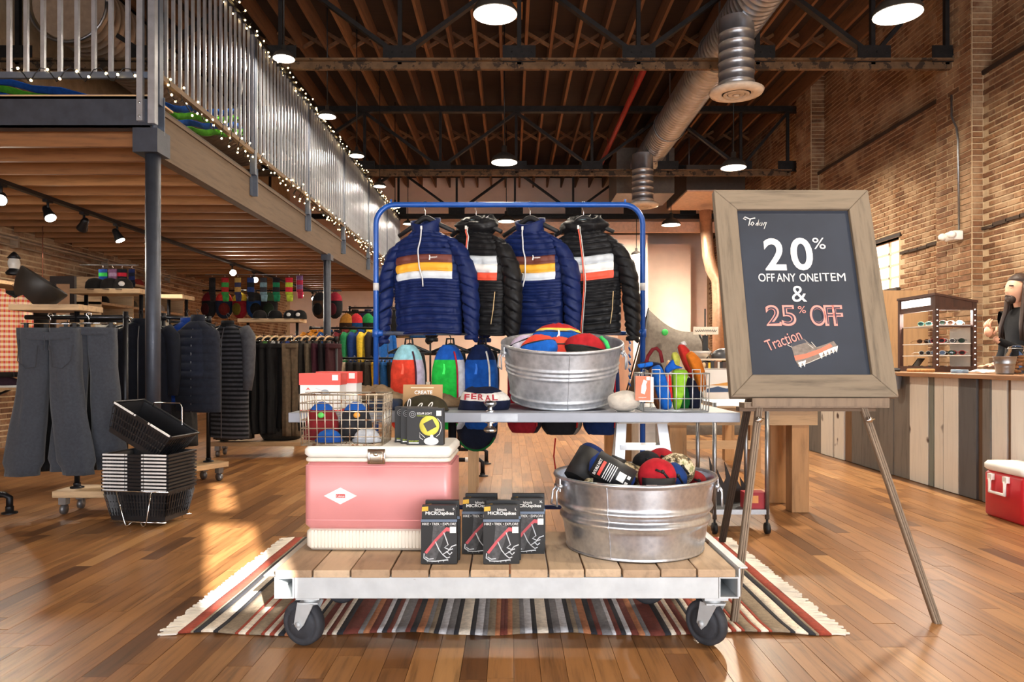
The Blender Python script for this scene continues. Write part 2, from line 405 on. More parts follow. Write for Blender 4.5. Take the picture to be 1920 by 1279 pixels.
# ---- trusses
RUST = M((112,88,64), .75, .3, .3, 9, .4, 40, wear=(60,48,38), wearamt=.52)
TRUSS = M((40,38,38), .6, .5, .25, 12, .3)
def truss(Y, label, lit):
    t = thing('roof_truss', label, 'truss', (0, Y, 0)); kz0, kz1 = 4.66, 5.82
    m = MB(); m.bx(XL, XR-.15, -.03, .03, kz0-.055, kz0+.055); m.bx(XL, XR-.15, -.09, .09, kz0+.03, kz0+.055); m.build('bottom_chord', RUST if lit else TRUSS, t)  # flag only picks the bottom chord material: brown mottled, else dark steel
    m = MB(); m.bx(XL, XR, -.06, .06, kz1, kz1+.11); m.build('top_chord', TRUSS, t)
    xs = [-6.0, -4.4, -2.8, -1.35, .1, 1.55, 3.0, 4.4, 5.3]
    for i, xx in enumerate(xs):
        m = MB(); m.bar((xx, 0, kz0), (xx, 0, kz1), .06, .05); m.build('web_post', TRUSS, t)
        m = MB(); m.bx(xx-.2, xx+.2, -.055, -.045, kz0+.02, kz0+.22)
        for q in range(6): m.ball((xx-.15+q*.06, -.058, kz0+.06+.08*(q % 2)), (.012,.008,.012), nu=6, nv=4)
        m.build('gusset_plate', TRUSS, t)
    for i, (a, b_) in enumerate(zip(xs, xs[1:])):
        up = (i % 2 == 0)
        m = MB(); m.bar((a, 0, kz1 if up else kz0+.1), (b_, 0, kz0+.1 if up else kz1), .05, .09, up=(0,1,0)); m.build('web_diagonal', TRUSS, t)
    return t
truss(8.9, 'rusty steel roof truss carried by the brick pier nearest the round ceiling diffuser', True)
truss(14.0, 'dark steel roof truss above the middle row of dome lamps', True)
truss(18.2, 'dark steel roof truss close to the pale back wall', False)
# ---- mezzanine
GLU = wood('laminated_beam', [(0,(92,75,58)),(1,(102,84,65))], (6,.5,6), 5, .75, .3, .35)
MJ = wood('mezzanine_joist_timber', [(0,(124,80,44)),(.5,(150,100,58)),(1,(176,124,76))], (.5,6,6), 6, .75, .2, .4)
mz = thing('mezzanine', 'timber mezzanine with laminated side beam on dark steel columns', 'mezzanine', (0,0,0))
m = MB(); m.bx(MEZX-.09, MEZX, MEZY, MEZB, 2.58, 2.90); m.bx(MEZX-.10, MEZX+.012, MEZY, MEZB, 2.90, 2.925); m.build('side_beam', GLU, mz)
m = MB(); m.bx(XL+.03, MEZX+.0, MEZY-.07, MEZY-.055, 2.75, 2.975); m.bx(XL+.03, MEZX, MEZY-.07, MEZY+.03, 2.955, 2.975); m.bx(XL+.03, MEZX, MEZY-.07, MEZY+.03, 2.75, 2.765); m.build('front_channel_beam', DKSTEEL, mz)
m = MB(); m.bx(XL+.03, MEZX, MEZY-.06, MEZY+.3, 2.976, 2.99); m.build('edge_board', OAKX, mz)
y = MEZY+.12
while y < MEZB:
    m = MB(); m.bx(XL+.03, MEZX-.09, y-.02, y+.02, 2.66, 2.90); m.build('joist', MJ, mz); y += .4
k = 0
m = MB(); y = MEZY
while y < MEZB:
    m.bx(XL+.03, MEZX-.02, y+.002, y+.138, 2.902, 2.93); y += .14
stuff(m.build('deck_boards', MJ, mz))
m = MB(); m.bx(XL+.03, MEZX, MEZY, MEZB, 2.931, 2.95); m.build('deck', M((70,60,52), .8), mz)
for yc in (MEZY+.02, 10.5, 15.6):
    m = MB(); m.tube([(MEZX-.02, yc, 0), (MEZX-.02, yc, 2.6)], .053, 20); m.box((MEZX-.02, yc, .008), (.2,.2,.016))
    c = m.build('column', DKSTEEL, mz)
    m = MB()
    if yc < 6: m.bx(MEZX-.12, MEZX+.06, yc-.1, yc+.1, 2.57, 2.745)
    else: m.bx(MEZX-.09, MEZX+.05, yc-.08, yc+.08, 2.5, 2.58)
    m.build('column_bracket', DKSTEEL, c)
# guard railing
RAILM = M((184,188,196), .35, .75, .12, 14)
POSTM = M((96,104,118), .45, .6, .15, 12)
gr = thing('guard_railing', 'galvanized baluster railing along the long side of the mezzanine', 'railing', (0,0,0))
RX = MEZX+.03; ZT, ZB = 4.35, 3.15
m = MB(); m.bx(RX-.02, RX+.02, MEZY, MEZB, ZB-.02, ZB+.02); m.build('bottom_rail', GLU, gr)
m = MB(); m.bx(RX-.02, RX+.02, MEZY, MEZB, ZT-.02, ZT+.02); m.build('top_rail', BLACKM, gr)
bal = MB(); bal.bx(-.011, .011, -.011, .011, ZB, ZT); bme = bal.mesh('baluster', RAILM)
y = MEZY+.12
while y < MEZB:
    o = bpy.data.objects.new('baluster', bme); COL.objects.link(o); o.parent = gr; o.location = (RX, y, 0); y += .115
for yp in (MEZY, 7.36, 9.33, 11.3, 13.27, 15.2):
    m = MB(); m.bx(RX-.03, RX+.022, yp-.03, yp+.03, 2.93, ZT+.02); o = m.build('post', POSTM, gr)
    m = MB(); m.bx(RX-.028, RX-.016, yp-.035, yp+.035, 2.72, 3.0); m.bx(RX-.02, RX+.03, yp+.028, yp+.038, 2.72, 3.0); m.build('post_bracket', POSTM, o)
gf = thing('guard_railing', 'galvanized baluster railing above the dark channel beam at the mezzanine front', 'railing', (0,0,0))
m = MB(); m.bx(XL, MEZX, MEZY-.08, MEZY-.05, ZB-.045, ZB+.0); m.build('bottom_rail', POSTM, gf)
m = MB(); m.bx(XL, MEZX, MEZY-.08, MEZY-.04, ZT-.02, ZT+.02); m.build('top_rail', BLACKM, gf)
bal = MB(); bal.bx(-.0135, .0135, -.0135, .0135, ZB, ZT); bme = bal.mesh('baluster', RAILM)
x = MEZX-.16
while x > XL:
    o = bpy.data.objects.new('baluster', bme); COL.objects.link(o); o.parent = gf; o.location = (x, MEZY-.065, 0); x -= .123
for xp in (MEZX-.06, -4.4):
    m = MB(); m.bx(xp-.022, xp+.022, MEZY-.1, MEZY-.07, 2.79, ZT+.02)
    for zz in (2.82, 2.92): m.tube([(xp, MEZY-.106, zz), (xp, MEZY-.1, zz)], .01, 8, 0)
    m.build('post', RAILM, gf)
m = MB(); m.bx(MEZX+.0, MEZX+.05, MEZY-.1, MEZY-.05, 2.77, ZT+.02); m.build('post', RAILM, gf)
# fairy lights on both rails
GLOW = emis('fairy_bulb', (255,214,150), 14)
def fairy(label, z, amp, x0, n, yb=MEZB):
    t = thing('string_lights', label, 'string lights', (0,0,0)); pts = []; mb = MB()
    q = random.Random(n)
    for i in range(n*3):
        y = MEZY+.1+(yb-MEZY-.3)*i/(n*3); a = i*1.3
        p = (x0+.04*math.cos(a), y, z+amp*math.sin(a*.9)+q.uniform(-.015,.015)); pts.append(p)
        if i % 3 != 2: mb.ball((p[0]+q.uniform(-.02,.03), p[1], p[2]+q.uniform(-.03,.03)), .009, nu=6, nv=4)
    m = MB(); m.tube(pts, .004, 5); m.build('wire', BLACKM, t); stuff(mb.build('bulbs', GLOW, t))
fairy('warm fairy lights wound along the top rail of the mezzanine railing', ZT+.02, .035, RX, 95)
fairy('warm fairy lights wound along the bottom rail of the mezzanine railing', ZB-.03, .07, RX+.0, 90)
t = thing('string_lights', 'short run of warm fairy lights on the front railing of the mezzanine', 'string lights'); pts = []; mb = MB()
for i in range(26):
    a = i*1.1; p = (MEZX-.1-i*.035, MEZY-.1+.02*math.cos(a), ZB-.03+.05*math.sin(a)); pts.append(p)
    if i % 3 == 0: mb.ball(p, .01, nu=6, nv=4)
m = MB(); m.tube(pts, .004, 5); m.build('wire', BLACKM, t); stuff(mb.build('bulbs', GLOW, t))
# ================================================================== lamps, ducts and what hangs under the roof
LAMPGLOW = emis('lamp_glow', (255,238,214), 22)
SHADE = M((70,66,62), .5, .4, .1, 12)
SHADEW = M((240,236,228), .4, 0, .03, 10)
WARM = (1, .87, .70)
def pendant(X, Y, z, dia, label, power, group=None, top=ZR):
    t = thing('pendant_lamp', label, 'lamp', (X, Y, z), group=group); r = dia/2
    m = MB(); pr = [(r, 0), (r*.98, .03*dia/.4), (r*.8, .085*dia/.4), (r*.5, .125*dia/.4), (r*.22, .15*dia/.4), (r*.2, .24*dia/.4), (r*.05, .26*dia/.4)]
    m.lathe(pr, seg=28); m.lathe([(a*.97, b_-.006) for a, b_ in pr[:5]], seg=28, mi=1); m.build('shade', [SHADE, SHADEW], t)
    m = MB(); m.lathe([(r*.9, .02), (.001, .016)], seg=24); m.build('bulb', LAMPGLOW, t)
    m = MB(); m.tube([(0,0,.25*dia/.4), (0,0,top-z)], .008, 6); m.build('stem', BLACKM, t)
    l = light('pendant_light', 'AREA', (X, Y, z-.012), power*.5, WARM, shape='DISK', size=dia*.8)
    return t
pendant(-.14, 6.5, 4.14, .40, 'large lit dome lamp hanging before the rusty truss over the middle aisle', 130)
pendant(3.44, 6.5, 4.14, .42, 'large lit dome lamp hanging close to the upper brick wall', 330)
pendant(-.14, 1.9, 4.14, .40, 'dome lamp over the shop front, first above the middle aisle', 60)
pendant(3.44, 1.9, 4.14, .42, 'dome lamp over the shop front, close to the right brick wall', 150)
pendant(-.1, 11.0, 4.05, .40, 'lit dome lamp hanging between the first and second trusses over the aisle', 110)
pendant(3.35, 11.0, 3.97, .38, 'lit dome lamp hanging behind the round diffuser near the brick pier', 320)
pendant(3.55, 16.2, 4.08, .42, 'lit dome lamp hanging before the pale soffit at the back', 420)
pendant(-.1, 15.9, 4.1, .36, 'lit dome lamp hanging before the back truss behind the jackets', 150)
pendant(2.92, 17.0, 3.53, .26, 'small lit dome lamp with flared neck in the pale back alcove', 260)
for k, Y in enumerate((7.4, 9.15, 10.9, 12.8, 14.5, 16.3)):
    pendant(-2.30, Y, 4.12, .22, ('small lit dome lamp nearest the mezzanine front corner, beside the railing', 'second small dome lamp beside the railing counted from the mezzanine front', 'third small dome lamp beside the railing counted from the mezzanine front', 'fourth small dome lamp beside the railing counted from the mezzanine front', 'fifth small dome lamp beside the railing counted from the mezzanine front', 'last small dome lamp beside the far end of the railing')[k], 26, 'small dome lamps beside the railing')
# track spots under the mezzanine
tr = thing('light_track', 'black light track fixed under the mezzanine joists', 'light track', (0,0,0))
m = MB(); m.bx(-4.53, -4.47, 5.8, 16.9, 2.62, 2.655); m.build('rail', BLACKM, tr)
SPOTG = emis('spot_glow', (255,244,226), 60)
def spot(Y, aim, label, power):
    t = thing('track_spotlight', label, 'spotlight', (-4.5, Y, 2.5), group='black spotlights on the mezzanine track')
    d = (Vector(aim)-Vector((-4.5, Y, 2.5))).normalized(); q = d.to_track_quat('Z', 'Y').to_matrix()
    m = MB(); rows = []
    for r, z in ((.025,-.07), (.035,-.05), (.04,.0), (.055,.06), (.055,.075)):
        rows.append([q @ Vector((r*math.cos(2*PI*k/16), r*math.sin(2*PI*k/16), z)) for k in range(16)])
    m.loft(rows); m.build('head', BLACKM, t)
    m = MB(); m.loft([[q @ Vector((.048*math.cos(2*PI*k/16), .048*math.sin(2*PI*k/16), z)) for k in range(16)] for z in (.076, .079)]); m.build('lens', SPOTG, t)
    m = MB(); m.tube([(0,0,.0), (0,0,.125)], .012, 8); m.box((0,0,.11), (.05,.09,.03)); m.build('arm', BLACKM, t)
    l = light('track_light', 'SPOT', Vector((-4.5, Y, 2.5))+d*.1, power*.5, (1,.9,.76), spot_size=R(95), spot_blend=.6, shadow_soft_size=.04)
    l.rotation_euler = d.to_track_quat('-Z', 'Y').to_euler()
sl = 'black track spotlight under the mezzanine shining down on the clothes'
spot(6.45, (-3.2, 4.2, 1.0), 'black track spotlight under the mezzanine aimed out at the pants rack', 130)
for k, (Y, aim) in enumerate(((7.1, (-3.2,6.4,.6)), (7.7, (-5.6,8.6,1.2)), (8.35, (-3.4,8.4,.4)))): spot(Y, aim, 'black track spotlight, '+('second','third','fourth')[k]+' along the track from the mezzanine front', 120)
spot(11.8, (-2.4, 8.2, 1.1), 'glaring track spotlight above the hanging socks facing out', 150)
spot(12.8, (-2.0, 9.5, 1.0), 'second glaring track spotlight above the hanging socks', 130)
spot(15.6, (-3.4, 14, .8), 'black track spotlight last but one at the far end of the track', 130); spot(16.6, (-2.6, 13.5, 1), 'black track spotlight at the very far end of the track', 120)
# spiral duct
GALV = M((178,182,188), .33, .8, .12, 7)
dct = thing('spiral_duct', 'shiny spiral air duct running along under the roof', 'duct', (2.74, 0, 5.12))
def ring_duct(m, y0, y1, r, step, seg=28):
    rows = []; y = y0
    def rg(y, q): return [(q*math.cos(2*PI*k/seg), y, q*math.sin(2*PI*k/seg)) for k in range(seg)]
    while y < y1:
        rows += [rg(y, r), rg(y+step*.84, r), rg(y+step*.88, r+.007), rg(y+step*.96, r+.007)]; y += step
    m.loft(rows)
m = MB(); ring_duct(m, 4.6, 15.2, .255, .105); m.build('pipe', GALV, dct)
m = MB()
for y in (6.4, 9.6, 12.6): m.tube([(.275*math.cos(a*PI/12), y, .275*math.sin(a*PI/12)) for a in range(25)], .012, 6); m.bx(-.01, .01, y-.01, y+.01, .27, .9)
m.build('hanger_strap', STEEL, dct)
def diffuser(X, Y, z, top, label):
    t = thing('ceiling_diffuser', label, 'air diffuser', (X, Y, z)); m = MB()
    m.lathe([(.195, .06), *[q for k in range(6) for q in ((.195, .10+k*.11), (.204, .105+k*.11), (.204, .115+k*.11), (.195, .12+k*.11))], (.195, top-z)], seg=28); m.build('collar', GALV, t)
    m = MB(); m.lathe([(.16, -.01), (.2, -.035), (.29, -.01), (.305, .02), (.25, .05), (.19, .075)], seg=32); m.build('dish', M((212,200,184), .45), t)
    for r in (.145, .09):
        m = MB(); m.lathe([(r, -.02), (r-.03, -.035), (r-.045, -.015)], seg=28); m.build('cone', M((200,188,172), .45), t)
    m = MB(); m.lathe([(.035, -.03), (.03, -.04), (.001, -.042)], seg=16); m.build('button', M((205,190,170), .45), t)
diffuser(2.56, 8.3, 4.1, 4.93, 'round white air diffuser on a short spiral collar near the brick wall')
diffuser(2.47, 13.7, 3.97, 4.93, 'round air diffuser on a dark collar far down the duct')
hv = thing('duct_box', 'big sheet metal duct box at the end of the spiral duct', 'duct', (0,0,0))
m = MB(); m.bx(2.2, 3.4, 15.2, 16.4, 4.55, 5.5); m.build('case', M((120,112,104), .4, .8), hv)
m = MB(); m.bx(2.19, 3.41, 15.19, 15.2, 4.98, 5.0); m.build('seam', STEEL, hv)
hu = thing('air_handler', 'wide pale air handler slung beneath the joists near the right pier', 'air handler', (0,0,0))
m = MB(); m.bx(3.75, 5.0, 15.6, 17.6, 4.72, 5.25); m.build('case', M((74,66,60), .5, .3), hu)
m = MB(); m.bx(3.77, 4.98, 15.62, 17.58, 4.69, 4.72); m.build('underside', M((232,204,184), .5), hu)
for xx in (3.9, 4.85):
    m = MB(); m.tube([(xx, 16.0, 5.25), (xx, 16.0, 5.95)], .012, 6); m.build('hanger_rod', STEEL, hu)
vp = MB(); vp.tube([P(1322,395,17), P(1328,480,17), P(1334,505,17), P(1345,525,17), P(1347,560,17), P(1348,770,17)], .14, 16)
tag(vp.build('vent_pipe', M((196,160,132), .35, .6)), 'bent sheet metal vent pipe coming down in the pale back corner', 'pipe')
# red sprinkler main
m = MB(); m.tube([(2.12, 11.6, 5.7), (2.12, 18.0, 5.7)], .05, 12)
for y in (12.5, 16): m.tube([(2.12, y, 5.7), (2.12, y, 5.95)], .012, 6)
tag(m.build('sprinkler_pipe', M((150,40,32), .5)), 'red sprinkler pipe running between the roof joists', 'pipe')
# old flexible duct above the mezzanine
fd = thing('flexible_duct', 'fat pale round duct above the mezzanine near the left brick wall', 'duct', (-5.15, 0, 5.22))
m = MB(); ring_duct(m, 8.5, 14, .42, .12, 32); m.build('pipe', M((176,158,140), .45, .5), fd)
m = MB(); m.tube([(.46*math.cos(a*PI/16), 8.48, .46*math.sin(a*PI/16)) for a in range(33)], .018, 8); m.build('rim', STEEL, fd)
# hammock slung on the mezzanine
HB, HG = fab((28,92,190)), fab((96,196,52))
hm = thing('hammock', 'blue and green striped hammock slung behind the mezzanine railing', 'hammock', (0,0,0))
path = [Vector(p) for p in ((-5.4,5.75,3.55),(-4.7,5.85,3.38),(-4.1,5.95,3.27),(-3.5,6.1,3.21),(-3.05,6.5,3.27),(-2.9,7.1,3.42),(-2.85,7.6,3.6))]
def hpt(u):
    f = u*(len(path)-1); i = min(int(f), len(path)-2); return path[i].lerp(path[i+1], f-i)
for k, mt in enumerate((HB, HG, HB, HG)):
    m = MB(); m.sheet(36, 4, lambda u, v, k=k: hpt(u)+Vector((.0, .07*(k+v)-.05, -.045*(k+v)+.06+.012*math.sin(u*60+k)+.02*math.sin(v*9))))
    m.build('cloth_stripe', mt, hm, solid=.006)
m = MB(); m.tube([path[0], (-5.9,5.72,3.8), (XL+.03,5.72,3.92)], .008, 6); m.build('rope', WHITE, hm)
m = MB(); m.tube([path[-1], (-2.72,7.45,3.95), (MEZX+.02,7.36,4.3)], .008, 6); m.build('rope', WHITE, hm)
# conduits and emergency lamp on the right wall
m = MB(); m.tube([(5.335,8.85,4.28), (5.335,8.85,4.02), (5.335,8.75,3.85), (5.335,8.72,3.7), (5.335,8.7,2.62)], .012, 8)
tag(m.build('conduit', STEEL), 'thin bent steel conduit running down the brick pier', 'conduit')
el = thing('emergency_light', 'white twin-head emergency light on the brick wall', 'lamp', (5.285, 8.72, 2.55), R(-90))
m = MB(); m.rbox(-.1, .1, -.06, .06, -.06, .05, .02); m.build('case', WHITE, el)
for s_ in (-1, 1):
    m = MB(); m.ball((s_*.09, -.08, .0), (.045,.05,.045)); m.build('lamp_head', WHITE, el)
# ================================================================== rug, cart, cooler, tubs, door table
# ---- rug
RUGC = [M(c, .95, 0, .2, 60, .5, 220) for c in ((150,62,44),(40,40,46),(226,214,196),(140,124,104),(110,52,42),(122,120,122),(196,196,200),(172,112,76))]
rg = thing('rug', 'striped woven rug in rust, cream and charcoal with white fringe under the cart', 'rug', (0,0,0))
RX0, RX1, RY0, RY1 = -1.28, 1.225, 2.80, 4.33
side = [(.05,0),(.012,3),(.03,1),(.05,2),(.02,1),(.07,3),(.014,0),(.03,2),(.014,0),(.05,3),(.014,0),(.02,2),(.02,0),(.015,2),(.025,1),(.03,7),(.03,0),(.02,2),(.015,1),(.02,3)]
cen = [(.03,4),(.02,2),(.02,4),(.02,2),(.025,1),(.06,4),(.02,5),(.025,7),(.03,4),(.02,6),(.02,1),(.02,4),(.015,6),(.04,5),(.02,4),(.025,1),(.03,7),(.02,5),(.02,3),(.02,1),(.03,6),(.03,5),(.02,1),(.045,2),(.02,1),(.03,6),(.02,5),(.03,3),(.02,7),(.015,4)]
seq = side+cen; tot = sum(w for w, c in seq); half = (RX1-RX0)/2
seq = [(w*half/tot, c) for w, c in seq]; seq = seq+seq[::-1]
m = MB(); x = RX0; motif = MB()
def rugz(x, y):
    e = max(0, 1-(y-RY0)/.12); return .006+.012*e*max(0, math.sin(x*7.1+.8)*math.sin(x*2.3))+.0015*math.sin(x*31+y*9)
for w, c in seq:
    nx = max(1, int(w/.02)); x_ = x
    m.sheet(nx, 26, lambda u, v: (x_+u*w, RY0+v*(RY1-RY0)+.01*math.sin((x_+u*w)*9)*(1-v), rugz(x_+u*w, RY0+v*(RY1-RY0))), c)
    if w > .045*half/tot:
        y = RY0+.05
        while y < RY1-.04:
            xc = x+w/2; z = rugz(xc, y)+.001; q = min(.016, w*.3)
            for k in range(2):
                a = PI/4+k*PI/2
                motif.box((xc, y, z), (q*2, q*.55, .002), (0,0,a), 0 if c in (2,3,7) else 1)
            y += .055
    x += w
m.build('weave', RUGC, rg, solid=.006)
stuff(motif.build('motifs', [RUGC[1], RUGC[2]], rg))
fr = MB(); q = random.Random(3)
for s_, x0 in ((-1, RX0), (1, RX1)):
    y = RY0
    while y < RY1:
        L_ = q.uniform(.055, .085)
        fr.bar((x0, y, .007), (x0+s_*L_, y+q.uniform(-.02,.015), .004), .009, .006); y += .0095
stuff(fr.build('fringe', M((226,218,206), .95), rg))
# ---- flatbed cart
CW = M((192,196,198), .5, .2, .08, 14, .15, 30, wear=(128,98,78), wearamt=.66)
PALLET = wood('cart_plank', [(0,(158,130,102)),(.5,(180,152,122)),(1,(198,172,142))], (3,.5,3), 7, .7, .3, .4)
ct = thing('flatbed_cart', 'low white steel flatbed cart with plank deck standing over the rug', 'cart', (0,0,0))
CX0, CX1, CY0, CY1 = -.855, .825, 2.64, 3.22
def hollow(m, x0, x1, z0, z1, y0, y1, t=.005):
    m.bx(x0, x1, y0, y1, z1-t, z1); m.bx(x0, x1, y0, y1, z0, z0+t); m.bx(x0, x0+t, y0, y1, z0+t, z1-t); m.bx(x1-t, x1, y0, y1, z0+t, z1-t)
m = MB(); m.bx(CX0+.072, CX1-.074, CY0, CY0+.045, .193, .27); m.build('front_rail', CW, ct, bevel=.002)
m = MB(); m.bx(CX0+.072, CX1-.074, CY1-.045, CY1, .193, .27); m.build('rear_rail', CW, ct)
for x0, x1 in ((CX0, CX0+.07), (CX1-.072, CX1)):
    m = MB(); hollow(m, x0, x1, .193, .27, CY0+.002, CY1); m.build('side_rail', CW, ct)
m = MB(); m.bx(CX1-.002, CX1+.004, CY0, CY1, .2, .306); m.bx(CX1-.002, CX1+.03, CY0, CY1, .302, .307); m.build('edge_angle', CW, ct)
m = MB(); m.bx(CX0-.045, CX0+.01, CY0+.02, CY1, .268, .273); m.build('edge_plate', M((168,158,146), .5, .4), ct)
jo = [516,587,658,733,805,881,956,1028,1096,1166,1238,1307,1380]
for a, b_ in zip(jo, jo[1:]):
    x0, x1 = (a-CXP)*2.64/F+.003, (b_-CXP)*2.64/F-.003; m = MB(); dz = rnd.uniform(-.002,.001)
    m.bx(x0, x1, CY0-.008+rnd.uniform(-.006,.006), CY1, .271, .30+dz); m.build('plank', PALLET, ct, bevel=.003)
def caster(x, y, ang, up=0):
    m = MB(); m.box((x, y, .188), (.09,.09,.01)); m.tube([(x,y,.16),(x,y,.19)], .025, 12)
    c, s_ = math.cos(ang), math.sin(ang); ax = Vector((c, s_, 0)); fw = Vector((-s_, c, 0)); hub = Vector((x, y, .084+up))+fw*.03
    f = MB(); f.box((x, y, .188), (.085,.085,.012)); f.tube([(x,y,.155),(x,y,.19)], .026, 12)
    for k in (-1, 1):
        o_ = ax*(k*.031)
        pts = [Vector((x,y,.165))+fw*-.035, Vector((x,y,.165))+fw*.035, hub+fw*.02+Vector((0,0,.0)), hub+Vector((0,0,-.022)), hub+fw*-.022]
        vs = [p+o_-ax*.002 for p in pts]+[p+o_+ax*.002 for p in pts]; n = 5
        f.add(vs, [tuple(range(n)), tuple(range(2*n-1,n-1,-1))]+[(i,i+n,(i+1)%n+n,(i+1)%n) for i in range(n)])
        f.tube([hub+ax*(k*.03), hub+ax*(k*.04)], .011, 8)
    f.box((x+fw.x*0, y, .166), (.07,.07,.006))
    fo = f.build('caster_fork', CW, ct)
    w = MB(); rows = []
    for q_, r in ((-.022,.03),(-.022,.055),(-.016,.058),(-.020,.066),(-.021,.076),(-.014,.083),(0,.084),(.014,.083),(.021,.076),(.020,.066),(.016,.058),(.022,.055),(.022,.03)):
        rows.append([hub+ax*q_+(fw*math.cos(2*PI*k/28)+Vector((0,0,math.sin(2*PI*k/28))))*r for k in range(28)])
    w.loft(rows); w.build('caster_wheel', M((52,54,60), .75, 0, .3, 18, .3, 60, wear=(150,150,152), wearamt=.66), fo)
caster(-.74, 2.70, R(68)); caster(.745, 2.69, R(40)); caster(-.70, 3.14, R(75), .012); caster(.62, 3.14, R(100), .012)
# ---- pink vintage cooler
PINK = M((214,142,142), .38, .1, .05, 5, wear=(120,84,74), wearamt=.78)
CREAM = M((228,220,206), .5, 0, .05, 6, wear=(166,130,92), wearamt=.8)
cl = thing('cooler', 'vintage pink and cream steel cooler with white diamond badge on the cart', 'cooler', (-.523, 3.055, .301), R(-1.5))
wx, wy = .292, .175
m = MB(); m.rbox(-wx+.004, wx-.004, -wy+.004, wy-.004, 0, .09, .03); 
for k in range(38): xx = -wx+.035+k*(2*wx-.07)/37; m.bx(xx-.005, xx+.005, -wy+.0015, -wy+.006, .014, .082)
m.build('base', CREAM, cl)
m = MB(); m.rbox(-wx, wx, -wy, wy, .085, .352, .03, n=5); m.build('body', PINK, cl)
m = MB(); m.rbox(-wx-.001, wx+.001, -wy-.001, wy+.001, .118, .126, .031); m.rbox(-wx-.001, wx+.001, -wy-.001, wy+.001, .332, .339, .031); m.build('bead', PINK, cl)
m = MB(); m.rbox(-wx+.001, wx-.001, -wy+.001, wy-.001, .352, .368, .03); m.build('gasket_band', CREAM, cl)
m = MB(); m.rbox(-wx-.003, wx+.003, -wy-.003, wy+.003, .369, .414, .034, n=5); m.build('lid', WHITE, cl)
la = MB(); la.rbox(-.036, .034, -wy-.012, -wy-.002, .345, .405, .003); lo = la.build('latch', CHROME, cl)
m = MB(); m.rbox(-.026, .024, -wy-.016, -wy-.011, .352, .395, .003); m.ball((-.002, -wy-.017, .385), (.01,.005,.008)); m.build('latch_plate', M((196,186,170), .25, .9, wear=(140,100,70), wearamt=.7), lo)
bd = MB(); bd.prism([(-.21,.219), (-.145,.186), (-.08,.219), (-.145,.252)], -wy-.004, -wy+.002); bo = bd.build('badge', M((226,224,222), .3, .3), cl)
m = MB(); m.bx(-.162, -.126, -wy-.0055, -wy-.004, .212, .226); m.build('badge_plate', M((190,40,40), .5), bo)
text('Coleman', .032, .009, INK, bo, (-.144, -wy-.006, .219))
hd = MB(); hd.tube([(-wx-.012,-.06,.25),(-wx-.02,-.06,.215),(-wx-.02,.06,.215),(-wx-.012,.06,.25)], .005, 6); hd.box((-wx-.006,0,.255), (.012,.16,.03)); hd.build('side_handle', STEEL, cl)
# ---- galvanized tubs
def galv(name, c, rough, mot):
    m_, nt, b_ = nodes(name); v = coords(nt)
    vo = N(nt, 'ShaderNodeTexVoronoi', i_Scale=mot); nt.links.new(v, vo.inputs['Vector'])
    n = noise_(nt, v, 9, 5, .7); l = lin(c)
    cc = mixc(nt, .35, ramp(nt, n, [(.3, sc(l,.75)), (.7, sc(l,1.12))]), vo.outputs['Distance'], 'SOFT_LIGHT')
    nt.links.new(cc, b_.inputs['Base Color']); b_.inputs['Metallic'].default_value = .9; b_.inputs['Roughness'].default_value = rough
    bump_(nt, b_, n, .06, .004); return m_
TUBN = galv('bright_galvanized', (216,222,230), .3, 60); TUBO = galv('dull_galvanized', (196,200,206), .55, 40)
def tub(loc, rb, rt, h, mat, label, seam_a, ribs):
    t = thing('wash_tub', label, 'tub', loc); pr = [(.001,.012), (rb*.96,.012), (rb, 0), (rb+.003, .006)]
    n = 60
    for k in range(n+1):
        z = .008+(h-.02)*k/n; u = k/n; r = rb+(rt-rb)*u
        for c, w, a in ribs: r += a*math.exp(-((u-c)/w)**2)
        pr.append((r, z))
    pr += [(rt+.008, h-.01), (rt+.012, h-.003), (rt+.010, h+.004), (rt+.003, h+.005), (rt-.004, h-.002)]
    pr += [(rb+(rt-rb)*(k/10)-.004, .014+(h-.02)*k/10) for k in range(10, -1, -1)]+[(.001,.014)]
    m = MB(); m.lathe(pr, seg=72); m.build('body', mat, t)
    m = MB(); ca, sa = math.cos(seam_a), math.sin(seam_a)
    pts = [(( r+.0015)*ca, (r+.0015)*sa, z) for r, z in pr[4:4+n+1]]; m.tube(pts, .0022, 5); m.build('seam', mat, t)
    for s_ in (-1, 1):
        ang = 0 if s_ > 0 else PI
        ang += s_*-.28; d = Vector((math.cos(ang), math.sin(ang), 0)); q = Vector((-d.y, d.x, 0)); b0 = d*(rt+.012)+Vector((0,0,h-.035))
        hm_ = MB(); hm_.tube([b0+q*.018, b0+d*.014+q*.02+Vector((0,0,-.02)), b0+d*.016+q*.034+Vector((0,0,-.075)), b0+d*.016-q*.034+Vector((0,0,-.075)), b0+d*.014-q*.02+Vector((0,0,-.02)), b0-q*.018], .0042, 6)
        ho = hm_.build('handle', mat, t)
        k_ = MB(); k_.tube([b0+q*.03-d*.003, b0-q*.03-d*.003], .009, 8); k_.bar(b0-Vector((0,0,.02)), b0+Vector((0,0,.03)), .05, .004, up=tuple(d)); k_.build('handle_bracket', mat, ho)
    return t
tub(P(1188,1,3.0)*Vector((1,1,0)) if False else ((1188-CXP)*3.0/F, 2.985, .3015), .275, .318, .292, TUBN, 'shiny galvanized wash tub on the cart, filled with rolled blankets', R(-118), [(.62,.045,.010),(.44,.045,.010),(.53,.03,-.004)])
ut = tub(((1053-CXP)*3.6/F, 3.62, .8675), .248, .288, .282, TUBO, 'dull grey galvanized wash tub of hip packs on the door table', R(-87), [(.68,.02,.006),(.60,.02,.006),(.53,.02,.006),(.10,.02,.005)])
ut.rotation_euler[0] = R(11)
